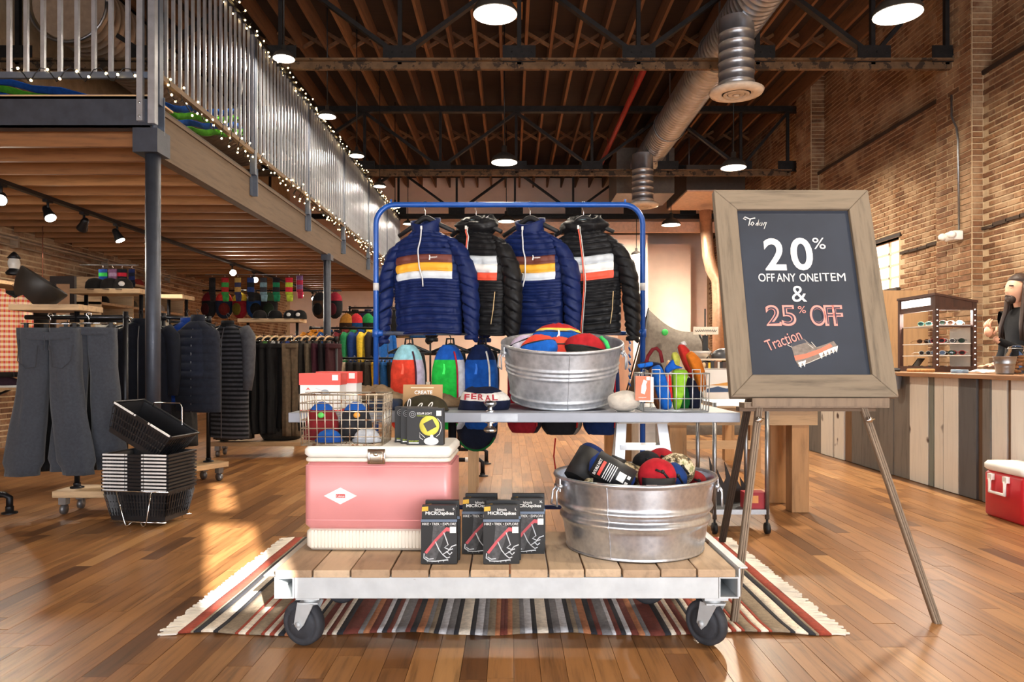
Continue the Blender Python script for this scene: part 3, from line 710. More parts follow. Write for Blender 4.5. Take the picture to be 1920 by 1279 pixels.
m = MB(); m.prism([(-.09,0),(.09,0),(.09,.07),(-.09,.07)], -.03, .03); tag(m.build('prop_block', OAKX, loc=((1053-CXP)*3.6/F, 3.79, .8205)), 'timber block propping up the back of the grey wash tub', 'block')
# ---- old door used as a table
DOORP = M((138,142,152), .45, .1, .06, 9, .1, 30, wear=(206,182,150), wearamt=.74)
dt = thing('door_table', 'grey painted old door laid flat as a display table', 'table', (0,0,0))
m = MB(); m.bx(-1.0, 1.03, 3.28, 4.03, .776, .82); m.build('slab', DOORP, dt, bevel=.003)
m = MB(); m.bx(-.135, .03, 3.277, 3.281, .781, .815); m.bx(-.058, -.038, 3.272, 3.278, .793, .803); m.build('latch_plate', M((150,154,160), .4, .5), dt)
for s_ in (1, -1):
    z0 = .82 if s_ > 0 else .776
    m = MB(); m.lathe([(.026,0),(.026,s_*.005),(.012,s_*.009),(.012,s_*.02),(.02,s_*.025),(.031,s_*.036),(.031,s_*.042),(.02,s_*.05),(.001,s_*.052)], (-.095, 3.34, z0), 12, sm=False); m.build('door_knob', CHROME, dt)
# trestle of black pipe at the left, step ladder at the right carry the door
tl = thing('pipe_trestle', 'black iron pipe trestle under the grey door behind the cooler', 'trestle', (0,0,0))
for xx in (-.80, -.29):
    m = MB(); m.tube([(xx, 3.62, .06), (xx, 3.62, .775)], .021, 12); m.tube([(xx, 3.62, .10), (xx, 3.62, .14)], .028, 12); m.build('pipe_leg', PIPE, tl)
    m = MB(); m.tube([(xx, 3.62, .12), (xx+.16, 3.62, .12), (xx+.19, 3.62, .1), (xx+.19, 3.62, .03)], .02, 12); m.tube([(xx, 3.62, .12), (xx, 3.36, .12), (xx, 3.36, .0)], .02, 10); m.tube([(xx, 3.62, .12), (xx, 3.92, .12), (xx, 3.92, .0)], .02, 10); m.build('pipe_foot', PIPE, tl)
    m = MB(); m.lathe([(.05,0),(.05,.008),(.026,.012),(.026,.03)], (xx+.19, 3.62, 0), 16); m.build('floor_flange', PIPE, tl)
m = MB(); m.tube([(-.80,3.62,.6), (-.29,3.62,.6)], .02, 12); m.build('cross_pipe', PIPE, tl)
ld = thing('step_ladder', 'short aluminium step ladder standing under the right end of the grey door', 'ladder', (.66, 3.72, 0))
AL = M((206,208,212), .3, .7, .1, 12, wear=(120,120,124), wearamt=.7)
for s_ in (-1, 1):
    m = MB(); m.bar((s_*.10, -.02, .76), (s_*.17, -.20, 0), .05, .025, up=(0,1,0)); m.build('front_rail', AL, ld)
    m = MB(); m.bar((s_*.10, .02, .76), (s_*.16, .24, 0), .04, .022, up=(0,1,0)); m.build('rear_rail', M((214,206,190), .5), ld)
for k in range(3):
    z = .2+k*.21; w = .17-.09*z
    m = MB(); m.bx(-w, w, -.235+z*.26, -.115+z*.26, z-.012, z+.012); m.build('step', AL, ld)
m = MB(); m.rbox(-.13, .13, -.08, .07, .74, .775, .01); m.build('top_cap', M((222,218,208), .5), ld)
# ================================================================== blue garment rack, jackets, backpacks
RKY = 4.17; RS = F/RKY
def rx(px): return (px-CXP)/RS
def rz_(py): return CH-(py-HZ)/RS
rk = thing('garment_rack', 'blue tubular garment rack with chipped paint behind the door table', 'rack', (0, RKY, 0))
XA, XB_, ZTP, ZLO = rx(705), rx(1205), rz_(384), rz_(625)
arc = lambda cx, cz, a0, a1, r: [(cx+r*math.cos(R(a0+(a1-a0)*k/6)), 0, cz+r*math.sin(R(a0+(a1-a0)*k/6))) for k in range(7)]
m = MB(); m.tube([(XA,0,.05)]+arc(XA+.11, ZTP-.11, 180, 90, .11)+arc(XB_-.11, ZTP-.11, 90, 0, .11)+[(XB_,0,.05)], .0155, 14); m.build('hoop', BLUEP, rk)
BARM = M((120,130,148), .35, .6, .25, 14, wear=(28,76,150), wearamt=.55)
m = MB(); m.tube([(XA,0,ZLO), (XB_,0,ZLO)], .0125, 12); m.build('lower_bar', BARM, rk)
for xx in (XA, XB_): 
    m = MB(); m.tube([(xx,0,ZLO-.022), (xx,0,ZLO+.022)], .021, 12); m.tube([(xx,0,ZLO), (xx+(.04 if xx < 0 else -.04),0,ZLO)], .0165, 12); m.build('socket', BLUEP, rk)
m = MB(); m.tube([(XA,0,rz_(951)), (XB_,0,rz_(951))], .013, 12); m.build('bottom_bar', M((20,44,100), .4, .2), rk)
for xx in (XA, XB_):
    m = MB(); m.tube([(xx,-.26,.075), (xx,.26,.075)], .015, 10); m.build('foot_bar', BLUEP, rk)
    for yy in (-.24, .24):
        m = MB(); m.tube([(xx-.012,yy,.035), (xx+.012,yy,.035)], .026, 14); m.tube([(xx,yy,.04),(xx,yy,.075)], .006, 6); m.build('castor', BLK, rk)
    m = MB(); m.tube([(xx,0,rz_(545)), (xx,0,rz_(531))], .0162, 14); m.build('bare_patch', M((196,196,196), .5), rk)
m = MB()
for px in (733, 1172): m.tube([(rx(px),0,ZTP), (rx(px),0,ZTP+.03)], .006, 6)
m.build('end_pin', BLUEP, rk)
# ---- jackets
def hanger(parent, z_top, w, wood_=False, hook=True, drop=.07):
    mt = BLK if not wood_ else OAKX
    h = MB()
    if hook: h.tube([(.018*math.cos(R(a)), 0, z_top+.018*math.sin(R(a))+.006) for a in range(-40, 200, 20)]+[(0,0,z_top-.03), (0,0,z_top-drop)], .0022, 6)
    ho = h.build('hanger_hook', CHROME, parent)
    m = MB(); zz = z_top-drop
    m.tube([(-w,0,zz-.09), (-w*.5,0,zz-.045), (-w*.12,0,zz-.004), (0,0,zz), (w*.12,0,zz-.004), (w*.5,0,zz-.045), (w,0,zz-.09)], [.012,.014,.016,.018,.016,.014,.012], 8)
    m.build('hanger', mt, parent); return ho
def jacket(px, yaw, label, base, bands, hood, zipc, full, seed, logo=None, dz=0, tilt=0):
    q = random.Random(seed); t = thing('puffer_jacket', label, 'jacket', (rx(px), RKY-.0, ZTP+.016-.022), rot=(0, R(tilt), R(yaw)))
    hanger(t, 0.0, .17)
    FB = M(base, .5, 0, .15, 20, .5, 45, sheen=.01); mats = [FB]+[M(b_, .6, 0, .06, 20, .3, 55) for b_ in bands]
    rows_ = []; z = -.735
    hs = [.022,.062,.062,.058,.05]+[.023]*7+[.058,.064,.062]+[.05,.048,.04,.03,.022]
    k = (.735-.15)/sum(hs); hs = [h*k for h in hs]
    def prof(z):
        P_ = [(-.74,.196,.046),(-.6,.2,.055),(-.45,.203,.06),(-.34,.208,.062),(-.27,.203,.06),(-.225,.19,.055),(-.19,.155,.05),(-.165,.11,.05),(-.145,.078,.05),(-.12,.072,.05)]
        for a, b_ in zip(P_, P_[1:]):
            if a[0] <= z <= b_[0]:
                f = (z-a[0])/(b_[0]-a[0]); return a[1]+(b_[1]-a[1])*f, a[2]+(b_[2]-a[2])*f
        return P_[-1][1:] if z > -.2 else P_[0][1:]
    NA = 72; rings = []; rid = []
    for ri, h in enumerate(hs):
        for s_ in range(6):
            u = s_/5; zz = z+h*u; w, dp = prof(zz); bl = math.sqrt(max(0, math.sin(PI*u)))
            row = []
            for a in range(NA):
                t_ = 2*PI*a/NA; c, s2 = math.cos(t_), math.sin(t_)
                cx = math.copysign(abs(c)**.75, c); cy = math.copysign(abs(s2)**.85, s2)
                n = noise.noise(Vector((cx*7+seed, cy*3, zz*26)))*.007+noise.noise(Vector((cx*22+seed, cy*5, zz*14)))*.005
                side = 1 if abs(cx) < .82 else .35
                seamv = -.006*math.exp(-((abs(cx)-.80)/.03)**2)
                d = (h/.06)**.5*.016*bl*side+n*(.5+bl)*1.25+seamv
                sag = .012*math.cos(cx*3.1)*(-1 if seed % 2 else 1)*0
                row.append((cx*(w+.004*bl), cy*(dp+d), zz+sag+.008*math.sin(cx*2.4+seed)))
            rings.append(row); rid.append(ri)
        z += h
    bi = {12: 3, 13: 2, 14: 1}
    def mf(i, a):
        ri = rid[min(i, len(rid)-1)]; t_ = 2*PI*(a+.5)/NA; c = math.cos(t_); cx = math.copysign(abs(c)**.75, c)
        if ri in bi and math.sin(t_) < 0 and abs(cx) < .80: return bi[ri]
        if ri in bi and math.sin(t_) >= 0: return 0
        return 0
    m = MB(); m.loft(rings, mfun=mf); m.build('body', mats, t)
    for s_ in (-1, 1):                                               # sleeves
        A = [Vector(p) for p in ((s_*.135,0,-.185),(s_*.19,-.003,-.255),(s_*.242,-.008,-.37),(s_*.258,-.012,-.48),(s_*.265,-.022,-.6),(s_*.268,-.035,-.7),(s_*.268,-.042,-.765))]
        rr = [.04,.068,.068,.062,.056,.047,.037]
        m = MB(); rows = []; nb = 12
        for b_ in range(nb):
            for u in (0,.25,.5,.75,.999):
                f = (b_+u)/nb*(len(A)-1); i = min(int(f), len(A)-2); g = f-i; p = A[i].lerp(A[i+1], g); r = rr[i]+(rr[i+1]-rr[i])*g
                d = (A[i+1]-A[i]).normalized(); X = Vector((d.z,0,-d.x)).normalized(); Y_ = d.cross(X).normalized(); bl = math.sqrt(max(0, math.sin(PI*u)))
                row = []
                for a in range(20):
                    t_ = 2*PI*a/20; n = noise.noise(Vector((math.cos(t_)*2+s_*5, math.sin(t_)*2+seed, f*3.3)))*.009
                    row.append(p+X*math.cos(t_)*(r*.8+.005*bl+n)+Y_*math.sin(t_)*(r*.72+.006*bl+n)+Vector((0,0,.03*math.cos(t_)*s_)))
                rows.append(row)
        m.loft(rows); so = m.build('sleeve', FB, t)
        m = MB(); e = A[-1]; m.lathe([(.033,-.012),(.037,-.008),(.037,.008),(.033,.012)], e, 16); m.build('cuff', FB, so)
    if hood:
        m = MB(); rows = []
        for j in range(13):
            v = j/12; row = []
            for a in range(28):
                t_ = 2*PI*a/28; c, s2 = math.cos(t_), math.sin(t_); fr = max(0, -s2)
                rr_ = .078+.036*math.sin(PI*min(1, v*1.05))+.01*math.sin(6*t_+v*5); zz = -.165+.105*v-(.04*fr*v if False else .0)+.02*max(0, s2)*v-.035*fr*(v**2)
                n = noise.noise(Vector((c*4, s2*4+seed, v*5)))*.012
                row.append((c*(rr_*1.18+n), s2*(rr_*.8+n)+.006, zz))
            rows.append(row)
        for j in range(4):
            v = 1-j/3*.8; rows.append([(math.cos(2*PI*a/28)*(.05+.02*v), math.sin(2*PI*a/28)*(.04+.018*v), -.155+.085*v-.02*max(0,-math.sin(2*PI*a/28))) for a in range(28)])
        m.loft(rows, cap=False); m.build('hood', FB, t)
        m = MB(); m.sheet(8, 3, lambda u, v: (-.05+.1*u, -.02-.02*math.sin(PI*u), -.085-.025*v)); m.build('lining', M((150,196,214), .5), t)
    else:
        m = MB(); rows = []
        for r, zz in ((.076,-.16),(.082,-.145),(.079,-.13),(.083,-.118),(.081,-.103),(.084,-.09),(.08,-.078),(.073,-.082),(.07,-.10),(.066,-.15)):
            row = []
            for a in range(32):
                t_ = 2*PI*a/32-PI/2; fr = math.exp(-((a if a < 16 else 32-a)/4.0)**2); up = .018*math.sin(t_) if True else 0
                row.append((math.cos(t_)*r*(1+.12*(zz+.16)/.08), math.sin(t_)*r*.74-.004*fr, zz+up*(1 if zz > -.15 else .4)-.02*fr*(zz+.16)/.08))
            rows.append(row)
        m.loft(rows, cap=False); m.build('collar', FB, t)
    z1 = -.47 if not full else -.73                                    # zipper
    m = MB(); pts = []
    for k_ in range(24):
        zz = -.135+(z1+.135)*k_/23; w, dp = prof(zz); pts.append((.012*math.sin(k_*.25+seed)-.004, -dp-.022-(.022 if hood and zz > -.18 else 0)-.004*math.sin(k_*.9), zz))
    m.tube(pts, .0042, 6); m.build('zipper', M(zipc, .5, .1), t)
    m = MB(); m.box((pts[0][0], pts[0][1]-.006, pts[0][2]-.004), (.01,.006,.02)); m.build('zip_pull', WHITE, t)
    if full:
        m = MB(); m.tube([(p[0]+.0085, p[1]+.001, p[2]) for p in pts], .003, 5); m.build('zip_tape', M((200,200,196), .5), t)
        m = MB(); m.tube([(.168, -.058, -.5), (.162, -.064, -.6), (.15,-.066,-.68)], .0025, 5); m.build('pocket_zip', M((220,190,140), .5), t)
    if logo:
        zl = -.735+sum(hs[:14])+hs[14]*.55; w, dp = prof(zl)
        text('cotopaxi', .04, .012, INK, t, (.078, -dp-.023, zl))
        m = MB(); m.prism([(.048,zl-.012),(.056,zl-.012),(.058,zl+.004),(.056,zl+.014),(.051,zl+.016),(.052,zl+.004)], -dp-.0235, -dp-.022); m.build('emblem', INK, t)
    return t
NAVY, BLKJ = (15,31,78), (21,21,23)
B1, B2 = [(104,52,42),(236,172,48),(206,214,222)], [(196,204,210),(226,224,220),(226,78,50)]
jacket(797, -17, 'navy puffer jacket with half zip and brown yellow white bands, nearest the left rack post', NAVY, B1, False, (206,208,212), False, 2, True, tilt=-2)
jacket(893, -30, 'black hooded puffer jacket with grey white red bands hanging between the two navy jackets', BLKJ, B2, True, (226,92,70), True, 3, tilt=1)
jacket(994, -25, 'navy puffer jacket with half zip hanging between the two black hooded jackets', NAVY, B1, False, (206,208,212), False, 4, True, tilt=0)
jacket(1094, -15, 'black hooded puffer jacket with grey white red bands nearest the right rack post', BLKJ, B2, True, (226,92,70), True, 5, tilt=-1)
# ---- backpacks on the lower bar
def backpack(px, yaw, label, c_main, c_top, c_side, c_zip, w=.2, h=.46, dz=0, tagc=None):
    t = thing('backpack', label, 'backpack', (rx(px), RKY, ZLO-.012+dz), R(yaw))
    h_ = MB(); h_.tube([(.014*math.cos(R(a)), 0, .014*math.sin(R(a))+.012) for a in range(-30, 210, 30)]+[(0,0,-.01),(0,0,-.05)], .003, 6); h_.tube([(-.13,0,-.1),(0,0,-.05),(.13,0,-.1)], .008, 8); h_.tube([(-.13,0,-.1),(.13,0,-.1)], .004, 6); h_.build('hanger', BLK, t)
    z0, z1 = -.07-h, -.055
    def sh(v):
        if v < .12: return .72+.28*math.sin(v/.12*PI/2)
        if v < .6: return 1-.06*(v-.12)
        return .97*math.sqrt(max(.02, 1-((v-.6)/.42)**2))
    rows = []; NA = 36
    for j in range(29):
        v = j/28; k = sh(v); row = []
        for a in range(NA):
            t_ = 2*PI*a/NA; c, s2 = math.cos(t_), math.sin(t_); cx = math.copysign(abs(c)**.6, c); cy = math.copysign(abs(s2)**.7, s2)
            n = noise.noise(Vector((cx*4+px, cy*4, v*7)))*.008
            row.append((cx*w/2*k, -.02+cy*(.075*(.55+.45*k))*(1.0 if s2 < 0 else .6)+n, z0+(z1-z0)*v+n*.3))
        rows.append(row)
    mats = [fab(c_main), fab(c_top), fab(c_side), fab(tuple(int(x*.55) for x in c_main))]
    def mf(i, a):
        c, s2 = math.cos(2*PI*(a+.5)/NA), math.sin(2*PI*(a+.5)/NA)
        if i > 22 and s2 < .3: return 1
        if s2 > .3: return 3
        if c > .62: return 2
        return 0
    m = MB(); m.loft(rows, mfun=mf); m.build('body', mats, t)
    m = MB(); m.tube([(w*.36*sh(v)+.004, -.077*(.6+.4*sh(v))-.012, z0+(z1-z0)*v) for v in [.08+.06*k for k in range(15)]], .0055, 6); m.build('zipper', fab(c_zip), t)
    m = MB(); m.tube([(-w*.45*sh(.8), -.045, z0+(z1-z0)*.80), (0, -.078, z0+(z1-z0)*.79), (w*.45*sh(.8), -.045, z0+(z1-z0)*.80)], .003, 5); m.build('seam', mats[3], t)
    m = MB(); m.tube([(-.025,-.01,z1-.01),(-.02,-.01,z1+.035),(.02,-.01,z1+.035),(.025,-.01,z1-.01)], .006, 6); m.build('haul_loop', BLK, t)
    for s_ in (-1, 1):
        m = MB(); m.sheet(1, 10, lambda u, v: (s_*.05+.035*(u-.5)*1, .045+.05*math.sin(v*PI), z1-.03-(h-.12)*v)); m.build('strap', BLK, t, solid=.008)
    if tagc:
        m = MB(); m.bx(-w/2-.02, -w/2+.005, -.075, -.073, z0+h*.3, z0+h*.58); m.build('hang_tag', M(tagc, .8), t)
    poly('emblem', [(-.012,-.22),(.004,-.22),(.008,-.19),(.004,-.165),(-.006,-.16),(-.004,-.185)], M(tuple(min(255, int(x*1.15+25)) for x in c_main), .7), t, -.102)
    return t
backpack(768, -14, 'orange red daypack with pale blue top hanging from the blue rack', (226,70,48), (150,204,214), (196,180,206), (70,36,50))
backpack(845, -16, 'bright green daypack with blue top hanging from the blue rack', (36,196,70), (24,86,176), (206,208,216), (170,40,60), tagc=(214,196,168))
backpack(905, -18, 'royal blue daypack with navy top and white piping hanging from the blue rack', (20,84,176), (18,34,76), (30,96,190), (236,236,232))
backpack(985, -8, 'dark red daypack with charcoal side hanging behind the grey wash tub', (160,30,44), (120,24,36), (44,36,44), (200,60,60), h=.48)
backpack(1053, -5, 'black and grey daypack with red webbing hanging behind the grey wash tub', (32,32,36), (28,28,30), (128,122,116), (180,40,40), w=.235, h=.49)
backpack(1128, -10, 'navy daypack with red side zip hanging beside the rock', (22,44,92), (20,36,76), (24,48,100), (190,36,48), w=.21, h=.49)
m = MB(); m.tube([(rx(1040),RKY-.07,.62),(rx(1037),RKY-.07,.52),(rx(1042),RKY-.07,.4),(rx(1038),RKY-.07,.33)], .004, 6)
o = m.build('webbing_strap', fab((190,40,40))); tag(o, 'loose red strap dangling below the black and grey daypack', 'strap')
gb = thing('mesh_bag', 'dark bag with green mesh edge hanging low behind the glass door knob', 'bag', (rx(893), RKY+.02, .8))
m = MB(); m.ball((0,0,-.12), (.12,.06,.14), nu=20, nv=12, fn=lambda v: 1+.05*math.sin(v.x*9)); m.build('body', fab((22,28,48)), gb)
m = MB(); m.tube([(.115*math.cos(R(a)), -.045, -.13+.125*math.sin(R(a))) for a in range(215, 345, 12)], .006, 8); m.build('mesh_edge', fab((24,100,48)), gb)
# ---- chain with carabiner at the right end of the lower bar
ch = thing('carabiner_chain', 'blue and white cord with steel ring clipped to the lower rack bar', 'cord', (rx(1179), RKY-.03, ZLO))
m = MB(); m.tube([(.018*math.cos(R(a)), 0, .0+.018*math.sin(R(a))) for a in range(0, 360, 30)], .0035, 6, closed=True); m.build('ring', CHROME, ch)
for k in range(14):
    m = MB(); m.tube([(.004*(-1)**k,0,-.02-k*.02), (-.004*(-1)**k,0,-.042-k*.02)], .005, 6); m.build('cord_twist', M((30,90,170), .6) if k % 2 else WHITE, ch)
# ---- easel and chalkboard
FRW = wood('weathered_frame', [(0,(116,103,87)),(1,(134,120,101))], (.7,8,8), 5, .8, .4, .5)
FRZ = wood('weathered_frame_upright', [(0,(116,103,87)),(1,(134,120,101))], (8,8,.7), 5, .8, .4, .5)
TH = math.atan2(.27, .95); BW, BHt = .718, .99; BX, BY, BZ = 1.303, 3.15, .892
bd = thing('chalkboard', 'black chalkboard sign in a weathered wood frame leaning on the easel', 'sign', (BX, BY, BZ), rot=(-TH, 0, 0))
FW = .1
def mitre(pts, name='frame_rail'):
    m = MB(); m.prism(pts, -.022, .018); return m.build(name, FRW if name == 'frame_rail' else FRZ, bd, bevel=.004)
h2 = BW/2
mitre([(-h2,0),(h2,0),(h2-FW,FW),(-h2+FW,FW)]); mitre([(-h2,BHt),(-h2+FW,BHt-FW),(h2-FW,BHt-FW),(h2,BHt)])
mitre([(-h2,0),(-h2+FW,FW),(-h2+FW,BHt-FW),(-h2,BHt)], 'frame_stile'); mitre([(h2,0),(h2,BHt),(h2-FW,BHt-FW),(h2-FW,FW)], 'frame_stile')
m = MB(); m.bx(-h2+FW, h2-FW, -.004, .006, FW, BHt-FW); m.build('slate', M((38,45,58), .7, 0, .25, 3.2, .1), bd)
def bpx(px, py):
    d = Vector(((px-CXP)/F, 1, -(py-HZ)/F)); ez = Vector((0, math.sin(TH), math.cos(TH))); B = Vector((BX, BY, BZ)); n = Vector((0, math.cos(TH), -math.sin(TH)))
    t_ = (B-Vector((0,0,CH))).dot(n)/d.dot(n); p = Vector((0,0,CH))+d*t_-B; return p.x, p.dot(ez)
CHALK, PINKC = M((238,236,232), .9, 0, .06, 40), M((226,150,140), .9, 0, .08, 40)
def btext(s, x0, x1, y0, y1, mat, bold=0, rot=0, yy=-.006):
    a = bpx(x0, y1); b_ = bpx(x1, y0); c = ((a[0]+b_[0])/2, (a[1]+b_[1])/2)
    return text(s, b_[0]-a[0], b_[1]-a[1], mat, bd, (c[0], yy, c[1]), (R(90), R(rot), 0), bold=bold)
btext('2', 1435, 1468, 448, 508, CHALK, .02); btext('0', 1485, 1519, 447, 508, CHALK, .02); btext('%', 1524, 1545, 447, 468, CHALK)
btext('OFF', 1422, 1451, 514, 529, CHALK, .004); btext('ANY', 1456, 1490, 514, 529, CHALK, .004); btext('ONE', 1499, 1532, 514, 529, CHALK, .004); btext('ITEM', 1537, 1583, 513, 528, CHALK)
btext('&', 1485, 1509, 537, 567, CHALK)
for s_, a, b_ in (('2',1437,1461), ('5',1466,1489), ('O',1520,1545), ('F',1547,1562), ('F',1563,1577)):
    btext(s_, a, b_, 573, 612, PINKC, .025); btext(s_, a+3.5, b_-3.5, 577, 608, M((56,58,74), .8), -.018, yy=-.0072)
btext('%', 1496, 1509, 575, 588, PINKC)
a, b_ = bpx(1432, 655), bpx(1503, 622)
text('Traction', .165, .05, PINKC, bd, ((a[0]+b_[0])/2, -.006, (a[1]+b_[1])/2), (R(90), R(-20), 0))
def stroke(pts, r, mat, parent, fn, y=-.0055, name='chalk_stroke'):
    m = MB(); m.tube([(fn(*p)[0], y, fn(*p)[1]) for p in pts], r, 5); return m.build(name, mat, parent)
stroke([(1398,413),(1393,411),(1396,408),(1405,412),(1415,410)], .0026, CHALK, bd, bpx); stroke([(1406,412),(1403,424)], .0026, CHALK, bd, bpx)
stroke([(1409,418),(1407,422),(1410,424),(1413,420),(1410,417)], .002, CHALK, bd, bpx); stroke([(1419,419),(1416,423),(1419,424),(1422,413),(1421,424),(1425,419),(1423,423),(1427,424),(1428,418),(1430,424),(1433,418),(1436,418),(1432,430)], .002, CHALK, bd, bpx)
def bpoly(pts, mat, y): 
    o = poly('drawing', [bpx(*p) for p in pts][::-1], mat, bd, y, .0006); return o
bpoly([(1482,646),(1490,641),(1507,636),(1516,644),(1530,652),(1550,645),(1562,640),(1568,648),(1569,658),(1545,668),(1515,680),(1497,688),(1490,676),(1486,660)], M((126,116,108), .9, 0, .25, 60), -.0046)
bpoly([(1488,668),(1510,664),(1538,654),(1555,645),(1560,650),(1540,662),(1512,672),(1491,677)], M((220,120,96), .9), -.0053)
bpoly([(1482,646),(1490,641),(1507,637),(1511,643),(1496,647),(1485,651)], M((70,72,80), .9), -.0053)
for px, py in ((1499,684),(1506,682),(1538,667),(1546,663),(1553,660),(1560,657),(1566,655)):
    bpoly([(px-4,py-3),(px+4,py-6),(px+2,py+7)], CHALK, -.006)
for p in ([(1514,646),(1524,654)], [(1520,642),(1529,652)], [(1478,643),(1476,648),(1484,652)], [(1497,688),(1520,679),(1545,668),(1569,657)]): stroke(p, .0018, M((206,200,190), .9), bd, bpx)
es = thing('easel', 'wooden display easel with thin fluted legs holding the chalkboard', 'easel', (0,0,0))
EW = wood('easel_wood', [(0,(116,98,80)),(1,(136,116,96))], (6,6,.6), 6, .7, .2, .4)
def leg_(a, b_, name='front_leg', mt=EW, w=.028):
    m = MB(); d = (Vector(b_)-Vector(a)); m.bar(a, b_, w, w*.75, up=(0,1,0))
    sidev = Vector((1,0,0))
    for k in (-.33, 0, .33): m.bar(Vector(a)+sidev*w*k+Vector((0,-w*.4,0)), Vector(b_)+sidev*w*k+Vector((0,-w*.4,0)), w*.22, .005, up=(0,1,0))
    return m.build(name, mt, es)
bk = lambda z: 3.15+.035+(z-.89)*.284                                  # plane of the legs behind the board
leg_((1.711, bk(0)-.0, .0), (1.33, bk(1.78), 1.78)); leg_((.895, bk(0), .0), (1.276, bk(1.78), 1.78))
leg_((1.22, 4.22, .012), (1.30, bk(1.74)+.05, 1.74), 'rear_leg', M((52,38,28), .7, 0, .2, 20), .034)
m = MB(); m.bar((1.0, 3.165, .862), (1.62, 3.165, .862), .075, .02, up=(0,0,1)); m.bar((1.03, 3.122, .876), (1.615, 3.122, .876), .012, .035, up=(0,0,1)); m.build('ledge', EW, es)
m = MB(); m.bar((.99, 3.19, .843), (1.58, 3.19, .843), .05, .018, up=(0,0,1)); m.build('ledge_support', M((96,74,54), .7), es)
for sx, z in ((-1,.8), (1,.8)):
    m = MB(); xx = 1.303+sx*(.408-.381*(z/1.78)); m.ball((xx, bk(z)-.026, z), (.014,.008,.014), nu=8, nv=6); m.tube([(xx-.018,bk(z)-.03,z-.004),(xx+.018,bk(z)-.03,z+.004)], .005, 6); m.build('wing_nut', CHROME, es)
# ================================================================== goods on the cooler, the cart and the door table
def S(d): return F/d
LIDZ = .7155
# ---- wire baskets
def wire_basket(x0, x1, y0, y1, z0, z1, nx, nz, ny, label, r, mat, flare=0, tabs=False):
    cx, cy = (x0+x1)/2, (y0+y1)/2; t = thing('wire_basket', label, 'basket', (cx, cy, z0)); w, d, h = (x1-x0)/2, (y1-y0)/2, z1-z0
    def fx(z): return 1+flare*z/h
    m = MB()
    for k in range(nz+1):
        z = h*k/nz+r; q = fx(z); m.tube([(-w*q,-d*q,z),(w*q,-d*q,z),(w*q,d*q,z),(-w*q,d*q,z)], r*(1.5 if k == nz else 1), 5, closed=True)
    m.build('hoop_wires', mat, t)
    for s_, nm in ((-1,'front_wires'), (1,'back_wires')):
        m = MB()
        for k in range(nx+1):
            x = -w+2*w*k/nx; m.tube([(x,s_*d,r),(x*fx(h),s_*d*fx(h),h)], r, 5)
        if tabs:
            for k in (1, nx-2): xa, xb = -w+2*w*k/nx, -w+2*w*(k+1)/nx; m.tube([(xa,s_*d,h),(xa,s_*d,h+.02),(xb,s_*d,h+.02),(xb,s_*d,h)], r, 5)
        m.build(nm, mat, t)
    for s_ in (-1, 1):
        m = MB()
        for k in range(ny+1):
            y = -d+2*d*k/ny; m.tube([(s_*w,y,r),(s_*w*fx(h),y*fx(h),h)], r, 5)
        m.build('side_wires', mat, t)
    m = MB()
    for k in range(nx+1): x = -w+2*w*k/nx; m.tube([(x,-d,r),(x,d,r)], r, 5)
    for k in range(ny+1): y = -d+2*d*k/ny; m.tube([(-w,y,r*2),(w,y,r*2)], r, 5)
    m.build('floor_wires', mat, t); return t
OLDW = M((190,178,160), .4, .8, .2, 40, wear=(130,90,60), wearamt=.58)
wire_basket(-.832, -.512, 2.90, 3.11, LIDZ, .916, 10, 6, 6, 'rusty wire basket of caps standing on the cooler lid', .0022, OLDW, .04)
wire_basket(.606, .90, 3.33, 3.56, .8205, .993, 8, 3, 5, 'white wire basket of small daypacks on the door table', .0024, M((206,206,204), .35, .6), .03, True)
# caps in the left basket
def cap(px, py, d, w, h, c1, c2, label, split=.55, dots=None, yaw=0, rzb=None):
    p = P(px, py, d); t = thing('beanie_hat', label, 'hat', (p.x, p.y, rzb if rzb else p.z-h/2), R(yaw)); m = MB(); rows = []
    for j in range(15):
        v = j/14; k = math.sqrt(max(.03, 1-max(0, v-.25)**2/.5625)); k = k if v > .25 else .92+.08*v/.25
        rows.append([(math.cos(a*PI/14)*w/2*k, math.sin(a*PI/14)*w*.3*k, v*h+.003*noise.noise(Vector((a, v*6, px)))) for a in range(28)])
    m.loft(rows, mfun=lambda i, a: 1 if i/14 > split else 0); m.build('crown', [fab(c1), fab(c2)], t)
    m = MB(); rows = []
    for j in range(5): rows.append([(math.cos(a*PI/14)*(w/2+.004+.003*math.sin(PI*j/4)), math.sin(a*PI/14)*(w*.3+.004), h*.06*j) for a in range(28)])
    m.loft(rows, cap=False); m.build('cuff', fab(tuple(int(c*.85) for c in c1)), t)
    if dots:
        m = MB(); m.ball((dots[1]*w, -w*.3-.004, h*dots[2]), (.014,.008,.012)); m.build('toggle', M(dots[0], .5), t)
    return t
cap(604, 797, 3.04, .142, .155, (120,28,34), (26,84,170), 'dark red cap with blue crown in the rusty basket', .72, ((90,200,90), .05, .66), rzb=LIDZ+.012)
cap(667, 797, 3.04, .138, .155, (44,44,48), (26,84,170), 'charcoal cap with blue crown in the rusty basket', .75, ((232,160,60), .1, .66), rzb=LIDZ+.012)
cap(617, 826, 2.955, .1, .05, (28,78,160), (34,96,180), 'low blue cap with yellow scribble in front of the dark red one', rzb=LIDZ+.01)
cap(688, 826, 2.955, .105, .055, (196,202,210), (206,210,216), 'pale grey cap with dark print in front of the charcoal one', rzb=LIDZ+.01)
